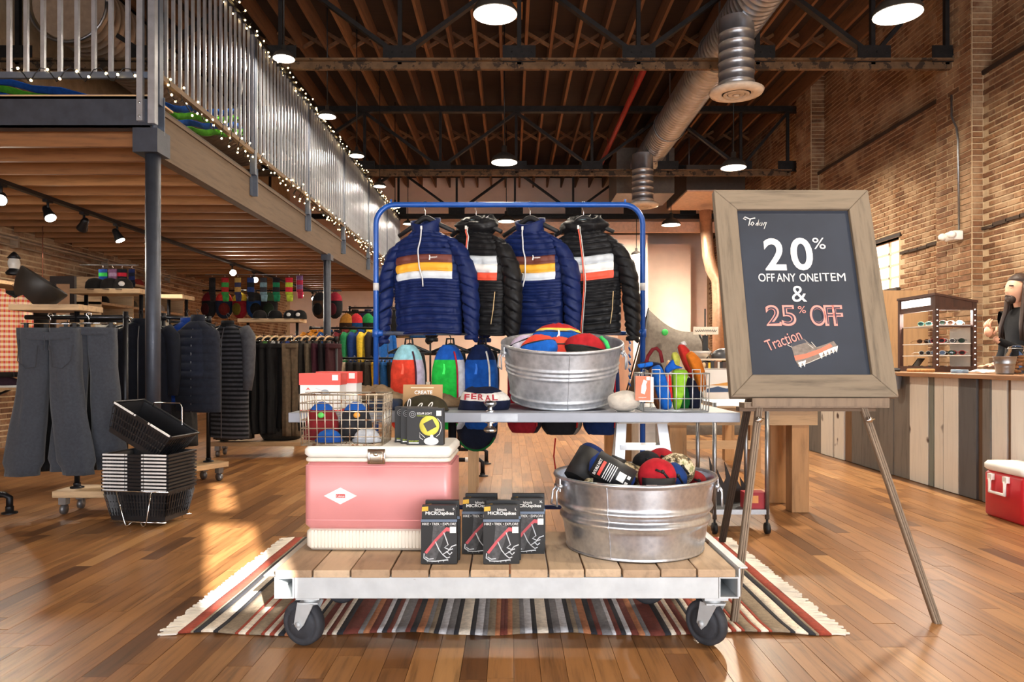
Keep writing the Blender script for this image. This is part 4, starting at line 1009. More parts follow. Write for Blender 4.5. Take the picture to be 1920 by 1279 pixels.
# ---- red and white cookware boxes behind the basket
RED = M((222,74,62), .5, 0, .04, 8)
def cook(x0, x1, y, z0, h, label, rz=0):
    t = thing('cookware_box', label, 'box', ((x0+x1)/2, y, z0), rz); w = (x1-x0)/2
    m = MB(); m.bx(-w, w, -.06, .06, 0, h*.72); m.build('carton', PAPER, t)
    m = MB(); m.bx(-w-.004, w+.004, -.064, .064, h*.70, h); m.build('lid', RED, t)
    m = MB(); m.bx(-w-.0006, w+.0006, -.0606, .0606, .0005, h*.06); m.build('base_band', RED, t)
    poly('emblem', [(-w*.72,h*.56),(-w*.6,h*.64),(-w*.48,h*.56),(-w*.6,h*.59)], RED, t, -.0602)
    text('MSR', w*.3, h*.05, BLK, t, (-w*.58, -.0612, h*.5))
    m = MB(); m.ball((w*.25,-.0606,h*.50), (w*.22,.0012,h*.085), nu=16, nv=8); m.build('pan_print', M((150,156,164), .5), t)
    m = MB(); m.bar((w*.08,-.0606,h*.56), (-w*.22,-.0606,h*.62), .004, .002); m.build('handle_print', M((190,192,196), .5), t)
    m = MB(); m.bx(w*.62, w*.92, -.0655, -.064, h*.82, h*.96); m.build('price_sticker', PAPER, t)
    return t
cook(-.955, -.775, 3.37, .8205, .176, 'red and white cookware box in front of its twin behind the rusty basket')
cook(-.915, -.728, 3.505, .8205, .182, 'red and white cookware box behind its twin on the door table')
# ---- solar light boxes on the cooler
CARD = M((26,27,30), .55, 0, .08, 10); LIME = M((186,206,40), .6); YEL = M((226,216,90), .6)
def solar(x0, y, label):
    w, h = .147, .147; t = thing('solar_light_box', label, 'box', (x0+w/2, y, LIDZ), R(-3), group='solar light boxes on the cooler'); f = -.024
    m = MB(); m.bx(-w/2, w/2, -.023, .023, 0, h); m.build('carton', CARD, t, bevel=.001)
    m = MB(); m.tube([(-.05+.012*math.cos(a*PI/10), f, .123+.012*math.sin(a*PI/10)) for a in range(20)], .0013, 4, closed=True); m.tube([(-.05+.006*math.cos(a*PI/10), f, .123+.005*math.sin(a*PI/10)) for a in range(20)], .0012, 4, closed=True); m.build('roundel', M((150,152,156), .6), t)
    text('SOLAR LIGHT', .06, .009, INK, t, (-.002, f, .127)); text('rechargeable', .045, .006, LIME, t, (-.01, f, .117))
    text('SOLAR LIGHT', .04, .005, LIME, t, (-.045, f, .016)); m = MB(); m.bx(-.065, -.025, f-.0005, f+.0005, .007, .011); m.build('small_print', INK, t)
    m = MB(); m.lathe([(.04,-.0008),(.04,.0),(.001,.0005)], (0,0,0), 28); o = m.build('disc_print', YEL, t); o.location = (.018, f, .078); o.rotation_euler = (R(90),0,0)
    m = MB(); m.box((.02, f-.0012, .08), (.042,.001,.036), (0,R(-28),0)); m.build('panel_print', M((64,60,54), .5), t)
    m = MB(); m.tube([(.05,f-.001,.108),(.064,f-.001,.09),(.066,f-.001,.07),(.058,f-.001,.045),(.045,f-.001,.034)], .0012, 5); m.tube([(.0,f-.001,.03),(-.022,f-.001,.05),(-.02,f-.001,.03),(-.008,f-.001,.022)], .0012, 5); m.build('cord_print', INK, t)
    m = MB(); m.ball((.025,f,.016), (.03,.0015,.016), nu=16, nv=8); m.ball((.027,f,.034), (.007,.0012,.009)); m.build('lamp_print', M((222,224,228), .4), t)
    m = MB(); m.bx(.046, .066, f-.001, f, .118, .138); m.build('price_sticker', PAPER, t)
solar(-.416, 2.945, 'black solar light box with its whole yellow disc print showing')
solar(-.448, 2.995, 'black solar light box sandwiched between two others on the cooler')
solar(-.480, 3.045, 'black solar light box rearmost of the row on the cooler')
# ---- traction spike packs
def spikes(px0, px1, d, size, lab1, lab2):
    w = (px1-px0)/S(d); h = .215; first = None
    for k in range(2):
        t = thing('spike_pack', (lab1, lab2)[k], 'package', ((px0+px1)/2/S(d)-CXP/S(d)+k*.006, d+.028+k*.052, .3015), group='traction spike packs on the cart')
        f = -.0245; 
        m = MB(); m.prism([(-w/2,0),(w/2,0),(w/2,h*.72),(-w/2,h*.72)], -.024, .024); m.build('carton', M((13,13,14), .55), t)
        m = MB(); m.prism([(-w/2+.002,h*.72),(w/2-.002,h*.72),(w/2-.004,h+k*.008),(-w/2+.004,h+k*.008)], -.02, .004); m.build('header_card', M((14,14,16), .5), t)
        text('MICROspikes', w*.78, .016, INK, t, (.002, f+.003, h*.86), bold=.015); text('kahtoola', w*.26, .01, INK, t, (.002, f+.003, h*.93)); text(size, .006*len(size), .009, INK, t, (w*.40, f+.003, h*.94)); 
        m = MB(); m.prism([(-w*.48,h*.9),(-w*.3,h*.91),(-w*.3,h*.985),(-w*.47,h*.975)], f+.002, f+.003); m.build('yellow_flash', M((206,160,50), .6), t)
        m = MB(); m.bx(-w/2, w/2, f-.0002, f+.0005, h*.72, h*.765); m.build('silver_strip', M((96,110,130), .4, .3), t)
        if k == 0:
            text('HIKE • TREK • EXPLORE', w*.93, .009, INK, t, (0, f, h*.685))
            poly('boot_print', [(-w*.16,h*.66),(w*.16,h*.66),(w*.2,h*.5),(w*.38,h*.5),(w*.44,h*.3),(w*.3,h*.12),(0,h*.06),(-w*.35,h*.07),(-w*.4,h*.2),(-w*.2,h*.36)], M((74,74,76), .7, 0, .4, 70), t, f+.0002)
            poly('sole_print', [(w*.16,h*.52),(w*.3,h*.56),(w*.47,h*.5),(w*.48,h*.3),(w*.3,h*.08),(-w*.1,h*.05),(w*.05,h*.3)], M((36,36,38), .6), t, f-.0003)
            poly('strap_print', [(-w*.4,h*.2),(-w*.34,h*.17),(-w*.05,h*.4),(w*.2,h*.56),(w*.46,h*.55),(w*.47,h*.6),(w*.2,h*.63),(-w*.12,h*.42)], M((196,84,92), .6), t, f-.0006)
            m = MB(); c = lambda a: [(x*w, f-.0012, z*h) for x, z in a]
            for a in ([(-.41,.18),(-.42,.1),(-.3,.05),(-.1,.045),(.1,.06),(.25,.07)], [(-.1,.38),(.0,.24),(.1,.16),(.25,.22),(.35,.3),(.48,.33)], [(.13,.54),(.2,.42),(.25,.33),(.15,.28),(.3,.24),(.38,.26)], [(.1,.16),(.22,.1),(.3,.12)], [(-.38,.12),(-.28,.08),(-.15,.09)], [(.2,.22),(.3,.16),(.36,.2)]): m.tube(c(a), .0022, 5)
            for x, z in ((-.33,.03),(-.2,.025),(-.02,.02),(.12,.03),(.24,.045)): m.tube(c([(x,z+.03),(x+.01,z)]), [.002,.0004], 5)
            m.build('chain_print', M((206,210,216), .5), t)
            m = MB(); m.bx(w*.30, w*.47, f-.002, f-.001, h*.53, h*.64); m.build('price_sticker', PAPER, t)
for a in ((789,857,2.70,'S','traction spike pack sized S beside the cooler','traction spike pack tucked right behind the S one'), (906,974,2.70,'L','traction spike pack sized L overlapping the M and XL packs','traction spike pack tucked right behind the L one'),
          (866,931,2.84,'M','traction spike pack sized M partly hidden by the L pack','traction spike pack tucked right behind the M one'), (956,1021,2.84,'XL','traction spike pack sized XL nearest the shiny tub','traction spike pack tucked right behind the XL one')): spikes(*a)
# ---- bundles in the shiny tub
CAMO, nt, b = nodes('camo_cloth'); v = coords(nt); n = noise_(nt, v, 26, 4, .7)
nt.links.new(ramp(nt, n, [(.3, lin((50,46,36))), (.42, lin((120,104,74))), (.5, lin((206,192,160))), (.6, lin((140,140,96))), (.72, lin((226,218,200)))], 'CONSTANT'), b.inputs['Base Color']); b.inputs['Roughness'].default_value = .85
TX, TY, TZ = (1188-CXP)*3.0/F, 2.985, .3015
def roll(a, b_, r, cm, lm, label, words=(), l0=.12, l1=.92, cat='blanket', bars=()):
    a, b_ = Vector(a), Vector(b_); d = b_-a; L_ = d.length; rot = d.to_track_quat('X', 'Z').to_euler()
    t = thing('rolled_blanket', label, cat, a, rot=rot); m = MB(); rows = []
    for j in range(17):
        u = j/16; k = math.sqrt(max(.05, 1-(2*u-1)**8)); rows.append([(u*L_, math.cos(q_*PI/12)*r*k*(1+.04*noise.noise(Vector((q_, u*5, r*90)))), math.sin(q_*PI/12)*r*k) for q_ in range(24)])
    m.loft(rows); m.build('roll', cm, t)
    m = MB(); m.loft([[(L_*u, math.cos(q_*PI/14)*(r+.003), math.sin(q_*PI/14)*(r+.003)) for q_ in range(28)] for u in (l0, l1)]); lo = m.build('label_sleeve', lm, t)
    for s_, w, h, u, v_, mt, *ro in words: text(s_, w, h, mt, t, (u*L_, -r-.0045, v_), (R(90), ro[0] if ro else 0, 0))
    for u, v_, w, h, mt in bars: m = MB(); m.sheet(1, 6, lambda a, c: (u*L_+(a-.5)*w, -math.sqrt(max(0, (r+.0042)**2-(v_+(c-.5)*h)**2)), v_+(c-.5)*h)); m.build('label_print', mt, t)
    return t
def at(px, py, d): return P(px, py, d)
roll(at(1082,900,2.9), at(1118,838,2.96), .055, fab((22,40,90)), BLK, 'black sleeved roll with camouflage end leaning at the left rim of the shiny tub', [('DOUBLE', .07, .016, .62, -.01, INK)], .0, .8)
roll(at(1108,862,2.84), at(1188,908,2.80), .048, fab((24,56,130)), CARD, 'navy roll in a black printed sleeve lying across the shiny tub', [('DOUBLE NEST', .065, .011, .2, 0, INK, R(-90))], .1, .95, bars=((.29,.0,.012,.06,RED),)+tuple((.38+.045*k,0,.003,.066,INK) for k in range(5))+((.72,.008,.03,.034,PAPER),(.86,.02,.012,.012,PAPER),(.86,-.005,.012,.012,PAPER)))
roll(at(1092,912,2.86), at(1160,915,2.84), .035, CAMO, BLK, 'black sleeved roll lying low against the front rim of the shiny tub', [], .3, .95)
roll(at(1140,875,3.02), at(1215,905,2.98), .05, CAMO, BLK, 'camouflage roll with black band behind the navy printed one', [], .0, .35)
def pouch(px, py, d, r, mats, label, tuck=True, lab=None, yaw=0):
    p = at(px, py, d); t = thing('stuff_sack', label, 'sack', p, R(yaw)); m = MB()
    m.ball((0,0,0), r, 0, 28, 16, fn=lambda v: 1+.05*math.sin(math.atan2(v.z, v.x)*9)*max(0, -v.y)+.03*noise.noise(v*3+Vector((px,0,0)))); m.build('sack', mats[0], t)
    m = MB(); m.tube([(-r[0]*.2,-r[1]*.95,r[2]*.45),(r[0]*.2,-r[1]*.98,r[2]*.3),(r[0]*.5,-r[1]*.85,-r[2]*.1)], .005, 6); m.ball((r[0]*.15,-r[1]*1.0,r[2]*.35), .008); m.build('drawstring', BLK, t)
    if lab:
        m = MB(); m.sheet(8, 2, lambda u, v: ((u-.5)*r[0]*1.7, -r[1]*math.sqrt(max(.1,1-((u-.5)*1.7)**2))-.006, -r[2]*.85+v*r[2]*.85)); lo = m.build('label_wrap', BLK, t, solid=.002)
        m = MB(); m.bx(-r[0]*.7, -r[0]*.15, -r[1]-.008, -r[1]-.006, -r[2]*.8, -r[2]*.35); m.build('barcode', PAPER, t)
    return t
pouch(1232, 893, 2.83, (.075,.05,.07), [fab((176,30,40))], 'red drawstring sack with black label in the shiny tub', lab=True)
pouch(1268, 882, 2.95, (.075,.06,.07), [CAMO], 'camouflage drawstring sack in the shiny tub beside the red one')
pouch(1213, 868, 3.05, (.06,.05,.05), [fab((30,30,34))], 'black sack between the camouflage roll and the red sack')
pouch(1240, 862, 3.1, (.06,.05,.05), [fab((168,34,42))], 'dark red sack peeping out behind the camouflage sack')
pouch(1300, 905, 3.02, (.055,.06,.05), [fab((150,34,40))], 'small dark red sack against the right rim of the shiny tub')
pouch(1262, 900, 2.90, (.055,.05,.07), [fab((28,60,120))], 'navy sack wedged between the red and camouflage sacks')
m = MB(); m.lathe([(.001,.0),(.27,.0),(.295,.18),(.001,.2)], (TX,TY,TZ+.02), 24); tag(m.build('blanket_fill', fab((40,42,50))), 'dark folded blankets filling the bottom of the shiny tub', 'blankets')
# ---- hip packs in the grey tub
def hip(px, py, d, w, h, cols, label, yaw=0, roll_=0, dep=.06, mark=False, strap=None):
    p = at(px, py, d); t = thing('hip_pack', label, 'hip pack', p, rot=(R(-12), R(roll_), R(yaw))); m = MB(); rows = []; nv = 18
    for j in range(nv+1):
        v = j/nv; k = (1-max(0, (v-.35)/.68)**2.2); k = max(.1, k)**.55; rows.append([(math.copysign(abs(math.cos(a*PI/16))**.7, math.cos(a*PI/16))*w/2*k*(.86+.14*min(1, v*4)), math.sin(a*PI/16)*dep*(.5+.5*k), (v-.5)*h+.006*noise.noise(Vector((a*.6, v*5, px)))) for a in range(32)])
    n = len(cols); m.loft(rows, mfun=lambda i, a: min(n-1, [q_ for q_, c in enumerate(cols) if i/nv < c[1]+1e-6][0])); m.build('pouch', [fab(c[0]) for c in cols], t)
    m = MB(); zz = (cols[0][1]-.5)*h; kk = max(.1, (1-max(0,(cols[0][1]-.35)/.68)**2.2))**.55; m.tube([(math.cos(R(a))*w/2*kk, math.sin(R(a))*dep*(.5+.5*kk)-.002, zz) for a in range(185, 360, 12)], .0035, 5); m.build('zipper', BLK, t)
    if mark: poly('emblem', [(-.012,-.02),(.002,-.02),(.006,0),(.004,.016),(-.004,.022),(-.003,.0)], INK, t, -dep-.004)
    if strap:
        m = MB(); m.tube([(w*.3,-dep*.5,h*.45),(w*.42,-dep*.8,h*.2),(w*.5,-dep*.9,-h*.2)], .01, 8); m.build('strap', fab(strap), t)
    return t
hip(1046, 632, 3.60, .26, .12, [((20,90,180),.62), ((244,206,90),.76), ((176,36,40),1)], 'big blue hip pack with yellow and red top in the grey tub', 0, 2, mark=True)
hip(1010, 650, 3.46, .18, .1, [((24,96,190),.6), ((222,74,52),1)], 'blue and orange hip pack slumped at the front of the grey tub', -15, -12)
hip(1046, 652, 3.5, .2, .09, [((216,66,48),.55), ((226,84,60),1)], 'plain orange red hip pack lying under the big blue one', 5, 0)
hip(1098, 648, 3.46, .2, .1, [((40,40,36),.3), ((176,34,40),1)], 'dark red hip pack with bright green strap in the grey tub', 12, 10, strap=(70,210,110))
hip(980, 648, 3.54, .14, .09, [((206,202,214),.7), ((196,180,206),1)], 'pale lilac hip pack at the left rim of the grey tub', 20, -20)
m = MB(); m.lathe([(.001,.0),(.235,.0),(.26,.16),(.2,.2),(.001,.21)], (0,0,.012), 24); tag(m.build('hip_pack_fill', fab((60,40,48)), loc=((1053-CXP)*3.6/F, 3.62, .872)), 'heap of dark pouches filling the bottom of the grey tub', 'pouches'); bpy.data.objects['hip_pack_fill'].rotation_euler[0] = R(11)
# ---- rock, beanie, cap, cardboard sign, burlap
p = at(1170, 757, 3.37); m = MB(); m.ball((0,0,0), (.077,.06,.048), 0, 28, 18, fn=lambda v: 1+.08*noise.noise(v*1.3+Vector((3,1,0)))+.05*v.x*v.z)
tag(m.build('rock', M((196,188,176), .9, 0, .12, 30, .5, 120, wear=(120,112,104), wearamt=.72), loc=(p.x, 3.37, .8205+.047)), 'round pale river stone on the door table', 'stone')
bn = thing('knit_beanie', 'folded navy knit beanie with red lettering on a white band', 'hat', (at(905,770,3.45).x, 3.50, .8205)); m = MB(); rows = []
for j in range(15):
    v = j/14; k = (1-max(0,(v-.3)/.75)**2)**.5; rows.append([(math.cos(a*PI/20)*.122*max(.12,k)+.01*math.sin(v*4), math.sin(a*PI/20)*.07*max(.12,k), v*.105+.006*math.cos(a*PI/20*2)*v+.003*noise.noise(Vector((a,v*6,1)))) for a in range(40)])
m.loft(rows, mfun=lambda i, a: 1 if 6 <= i <= 10 else 0); m.build('crown', [fab((20,26,52)), fab((228,222,214))], bn)
for k, c in enumerate('FERAL'):
    xx = -.074+k*.033; text(c, .026, .028, M((160,30,44), .8), bn, (xx, -.071*math.sqrt(max(.05, 1-(xx/.125)**2))+.002, .062+.004*math.sin(k*1.5)), (R(76), 0, R(xx*260)), bold=.02)
oc = thing('field_cap', 'olive canvas field cap on the door table', 'cap', (at(797,772,3.38).x, 3.40, .8205)); m = MB(); rows = []
for j in range(9):
    v = j/8; k = math.sqrt(max(.04, 1-v**2.4)); rows.append([(math.cos(a*PI/16)*.105*k, math.sin(a*PI/16)*.075*k, v*.075) for a in range(32)])
m.loft(rows); m.build('crown', fab((60,54,38)), oc)
m = MB(); m.sheet(12, 4, lambda u, v: (math.cos(PI+u*PI)*(.1+.01*v), math.sin(PI+u*PI)*(.075+.04*v), .012-.008*v)); m.build('visor', fab((56,50,36)), oc, solid=.004)
sg = thing('cardboard_sign', 'brown cardboard sign lettered CREATE standing on the door table', 'sign', (at(791,750,3.5).x, 3.50, .8205), rot=(R(-10),0,0))
m = MB(); m.bx(-.092, .098, -.0015, .0015, 0, .12); m.build('card', M((176,138,96), .85, 0, .1, 12), sg)
text('CREATE', .085, .018, INK, sg, (.006, -.002, .082), bold=.02); m = MB(); m.bx(-.055, .055, -.0022, -.0015, .102, .108); m.build('faded_line', M((226,206,176), .8), sg)
for k, (px, py, a) in enumerate(((767,757,8), (786,763,38), (806,762,32))):
    p = at(px, py, 3.29); m = MB(); m.tube([(math.cos(q_*PI/8)*.006, 0, math.sin(q_*PI/8)*.021) for q_ in range(16)], .0024, 6, closed=True)
    o = m.build('zip_loop', WHITE, loc=p); o.rotation_euler = (0, R(a), 0); tag(o, ('narrow upright white cord loop leaning on the olive cap', 'open slanted white cord loop leaning on the olive cap', 'thin slanted white cord loop nearest the glass knob')[k], 'loop')
bl = thing('burlap_cloth', 'crumpled brown burlap draped along the door table', 'cloth', (0,0,0)); m = MB()
pts = [at(640,738,3.72), at(665,730,3.70), at(690,732,3.70), at(715,728,3.68), at(738,742,3.66), at(780,752,3.7), at(830,748,3.72), at(862,752,3.74), at(880,756,3.74)]
rows = []
for j in range(49):
    f = j/48*(len(pts)-1); i = min(int(f), len(pts)-2); p = pts[i].lerp(pts[i+1], f-i)
    rows.append([(p.x, p.y+math.cos(a*PI/10)*.075, max(.8215, p.z-.02+math.sin(a*PI/10)*.04*(1+.5*noise.noise(Vector((a*.7,f*2.3,0)))))) for a in range(20)])
m.loft(rows); m.build('folds', M((140,116,88), .95, 0, .25, 30, .6, 120), bl)
m = MB(); m.rbox(at(690,1,3.5).x, at(752,1,3.5).x, 3.42, 3.6, .8205, .868, .02); tag(m.build('folded_jeans', fab((48,56,76))), 'folded dark denim lying behind the solar light boxes', 'jeans')
# ---- daypacks in the white basket
def mini(px0, px1, py0, py1, d, cm, ct_, label, lean=0, handle=None, yaw=0, flip=1):
    s_ = S(d); w, h = (px1-px0)/s_, (py1-py0)/s_; p = at((px0+px1)/2, py1, d); t = thing('small_daypack', label, 'bag', (p.x, p.y, max(.826, p.z)), rot=(0, R(lean), R(yaw))); m = MB(); rows = []
    for j in range(17):
        v = j/16; k = .6+.4*math.sin(min(1, v*1.4)*PI/2); k *= (1-.25*max(0,(v-.75)/.25)); dk = (1-.75*max(0,(v-.45)/.55)**1.5)
        rows.append([(math.copysign(abs(math.cos(a*PI/14))**.5, math.cos(a*PI/14))*w/2*k+.012*math.sin(v*3), math.sin(a*PI/14)*.06*k*dk+.012*noise.noise(Vector((a*.5,v*5,px0))), v*h) for a in range(28)])
    m.loft(rows, mfun=lambda i, a: 1 if i > 11 or math.cos((a+.5)*PI/14)*flip > .75 else 0); m.build('body', [fab(cm), fab(ct_)], t)
    if handle:
        m = MB(); m.tube([(math.cos(q_*PI/10)*w*.42, 0, h*.93+math.sin(q_*PI/10)*.09) for q_ in range(11)], .008, 6); m.build('handle', fab(handle), t)
    m = MB(); m.tube([(-w*.4,-.055,h*.7),(0,-.066,h*.66),(w*.4,-.055,h*.7)], .003, 5); m.build('zipper', BLK, t)
    return t
def outl(t, pts, d, th, mat, name, off=0):                              # puffed cloth panel of real thickness from its outline
    o = Vector(t.location); v = [P(x, y, d)-o for x, y in pts]
    fine = []
    for i in range(len(v)):
        for k in range(4): fine.append(v[i].lerp(v[(i+1) % len(v)], k/4))
    n = len(fine); sm = [(fine[i-1]+fine[i]*2+fine[(i+1) % n])/4 for i in range(n)]; c = sum(sm, Vector())/n
    rows = [[c+(p-c)*k+Vector((0, off+y*th, 0)) for p in sm] for k, y in ((.3,1),(.72,.92),(.93,.6),(1,.0),(.93,-.6),(.72,-.92),(.3,-1))]
    m = MB(); m.loft(rows); return m.build(name, mat, t)
BZT = .8275
ba = thing('small_daypack', 'blue daypack with brown side and maroon handle in the white basket', 'bag', (P(1240,1,3.45).x, 3.45, BZT))
outl(ba, [(1216,692),(1224,686),(1232,735),(1241,768),(1233,770),(1222,745)], 3.47, .045, fab((110,64,36)), 'side_panel')
outl(ba, [(1221,688),(1236,683),(1245,702),(1257,740),(1258,764),(1250,770),(1240,769),(1228,738),(1221,705)], 3.45, .05, fab((24,100,196)), 'front_panel', -.01)
outl(ba, [(1196,682),(1212,677),(1240,680),(1246,700),(1238,712),(1212,692),(1198,690)], 3.52, .04, fab((26,30,52)), 'hood')
outl(ba, [(1194,683),(1224,678),(1225,686),(1198,691)], 3.46, .012, fab((28,106,206)), 'strap')
m = MB(); o_ = Vector(ba.location); m.tube([P(x,y,3.48)-o_ for x, y in ((1211,682),(1215,668),(1224,655),(1231,653),(1238,660),(1242,680))], .009, 8); m.build('handle', fab((112,30,34)), ba)
bb_ = thing('small_daypack', 'lime green daypack with blue bow strap in the white basket', 'bag', (P(1272,1,3.42).x, 3.42, BZT))
outl(bb_, [(1260,695),(1274,693),(1288,694),(1289,702),(1284,722),(1278,752),(1273,768),(1264,770),(1261,740)], 3.42, .04, fab((150,206,56)), 'front_panel')
outl(bb_, [(1246,692),(1262,672),(1266,684),(1284,690),(1262,693),(1250,703)], 3.44, .022, fab((24,92,190)), 'bow_strap', .01)
outl(bb_, [(1274,735),(1290,722),(1294,755),(1288,769),(1272,770)], 3.50, .03, fab((22,104,46)), 'green_side')
outl(bb_, [(1248,704),(1258,702),(1262,750),(1258,755)], 3.40, .004, fab((206,40,44)), 'red_tag')
bc_ = thing('small_daypack', 'tall orange and red daypack in the white basket', 'bag', (P(1302,1,3.48).x, 3.48, BZT))
outl(bc_, [(1270,648),(1280,644),(1292,656),(1291,672),(1303,705),(1296,712),(1280,680)], 3.52, .04, fab((206,52,44)), 'red_panel')
outl(bc_, [(1284,665),(1296,657),(1312,673),(1320,700),(1322,733),(1309,736),(1303,710),(1293,688)], 3.48, .045, fab((222,124,36)), 'orange_panel', -.008)
outl(bc_, [(1290,705),(1312,720),(1316,745),(1310,768),(1292,769),(1284,730)], 3.51, .05, fab((28,32,52)), 'lower_panel')
outl(bc_, [(1274,643),(1283,639),(1288,647),(1280,650)], 3.52, .02, fab((232,230,224)), 'white_tip')
bd_ = thing('small_daypack', 'pale yellow pouch tucked behind the blue bow strap', 'bag', (P(1266,1,3.52).x, 3.52, BZT))
outl(bd_, [(1259,662),(1268,659),(1275,668),(1272,690),(1268,740),(1262,765),(1258,740),(1263,690)], 3.54, .03, fab((206,206,90)), 'pouch')
ht = thing('hang_tag', 'orange hang tag with white animal emblem on the white basket', 'tag', at(1207, 728, 3.305), R(-6))
m = MB(); m.bx(-.037, .03, -.0012, 0, -.055, .055); m.build('card', M((226,120,92), .7), ht); m = MB(); m.bx(-.02, .044, .001, .002, -.062, .05); m.build('back_card', PAPER, ht)
poly('emblem', [(-.012,-.022),(.004,-.028),(.012,.0),(.01,.018),(.016,.03),(.0,.04),(-.01,.01)], INK, ht, -.0014); text('cotopaxi', .034, .008, INK, ht, (-.006,-.0016,-.042))
m = MB(); m.bx(.012, .027, -.0018, -.0012, .036, .052); m.build('price_sticker', PAPER, ht); m = MB(); m.tube([(0,0,.05),(.006,.02,.09),(.01,.03,.12)], .0015, 5); m.build('string', BLK, ht)
# ================================================================== clothing area under the mezzanine
def clip_hanger(t, w, wood_=False):
    m = MB(); m.tube([(.016*math.cos(R(a)), 0, .016*math.sin(R(a))+.085) for a in range(-30, 210, 30)]+[(0,0,.07),(0,0,.035)], .0025, 6); m.tube([(-w,0,.03),(w,0,.03)], .004, 6); m.build('hanger', CHROME, t)
    for s_ in (-1, 1):
        m = MB(); m.box((s_*w*.82,0,.012), (.022,.018,.045)); m.build('clip', BLK if not wood_ else OAKX, t)
def trousers(loc, yaw, w, L_, c, label, group=None, flare=.02, cuff=True, spread=.06, depth=.045, ties=False, tagc=None, mat=None, name='trousers', cat='trousers', skirt=False):
    t = thing(name, label, cat, loc, R(yaw), group); fm = mat or fab(c); clip_hanger(t, w/2)
    if skirt:
        m = MB(); rows = []
        for j in range(15):
            v = j/14; q = w/2*(1+flare*8*v); rows.append([(math.cos(a*PI/20)*q*(1+.06*math.sin(a*1.9)*v), math.sin(a*PI/20)*depth*(1+1.2*v)*(1+.25*math.sin(a*2.5)*v), -L_*v) for a in range(40)])
        m.loft(rows); m.build('skirt', fm, t)
    else:
        for s_ in (-1, 1):
            m = MB(); rows = []
            for j in range(23):
                v = j/22; cr = .27
                if v < cr: cx = s_*w*.25; hw = w*.26; 
                else: u = (v-cr)/(1-cr); cx = s_*(w*.25+spread*u); hw = w*.26*(1-.42*u)+flare*u
                if v > .94 and cuff: hw *= .82
                row = []
                for a in range(24):
                    t_ = 2*PI*a/24; ex = .45+.55*min(1, max(0, (v-.15)/.3)); n = noise.noise(Vector((math.cos(t_)*1.5+s_*3, v*4.5, math.sin(t_)+loc[0]*3)))*.02+noise.noise(Vector((math.cos(t_)*4+s_*3, v*2, loc[1]*5)))*.02
                    row.append((cx+math.copysign(abs(math.cos(t_))**ex, math.cos(t_))*(hw+n*.5), math.copysign(abs(math.sin(t_))**(.6+.4*ex), math.sin(t_))*(depth*(1-.25*v)+n), -L_*v))
                rows.append(row)
            m.loft(rows); m.build('leg', fm, t)
        if cuff:
            for s_ in (-1, 1):
                m = MB(); x = s_*(w*.25+spread); m.lathe([(w*.13,-L_-.002),(w*.14,-L_+.03),(w*.15,-L_+.07)], (x,0,0), 18, sx=1.0, sy=.5); m.build('ankle_cuff', fm, t)
    m = MB(); rows = [[(math.cos(a*PI/16)*w/2*1.03, math.sin(a*PI/16)*(depth+.004)+(-.0 if math.sin(a*PI/16) > 0 else -.005), z-(.03*max(0,-math.sin(a*PI/16)) if ties else 0)) for a in range(32)] for z in (-.055, -.04, -.015, .0)]
    m.loft(rows, cap=False); m.build('waistband', fm, t, solid=.006)
    if ties:
        for x in (-.0, .03):
            m = MB(); m.tube([(x,-depth-.012,-.05),(x+.004,-depth-.016,-.1),(x-.004,-depth-.014,-.15)], .003, 5); m.build('drawstring', fm, t)
        for s_ in (-1, 1):
            m = MB(); m.tube([(s_*w*.46,-depth*.7,-.08),(s_*w*.44,-depth-.012,-.22),(s_*w*.3,-depth-.016,-.27),(s_*w*.14,-depth-.014,-.26),(s_*w*.1,-depth-.014,-.12)], .0028, 5); m.build('pocket_seam', M(tuple(int(x*.6) for x in c), .9), t)
    if tagc:
        m = MB(); m.bx(w*.3, w*.3+.05, -depth-.02, -depth-.018, -.22, -.12); m.build('hang_tag', M(tagc, .8), t)
    return t
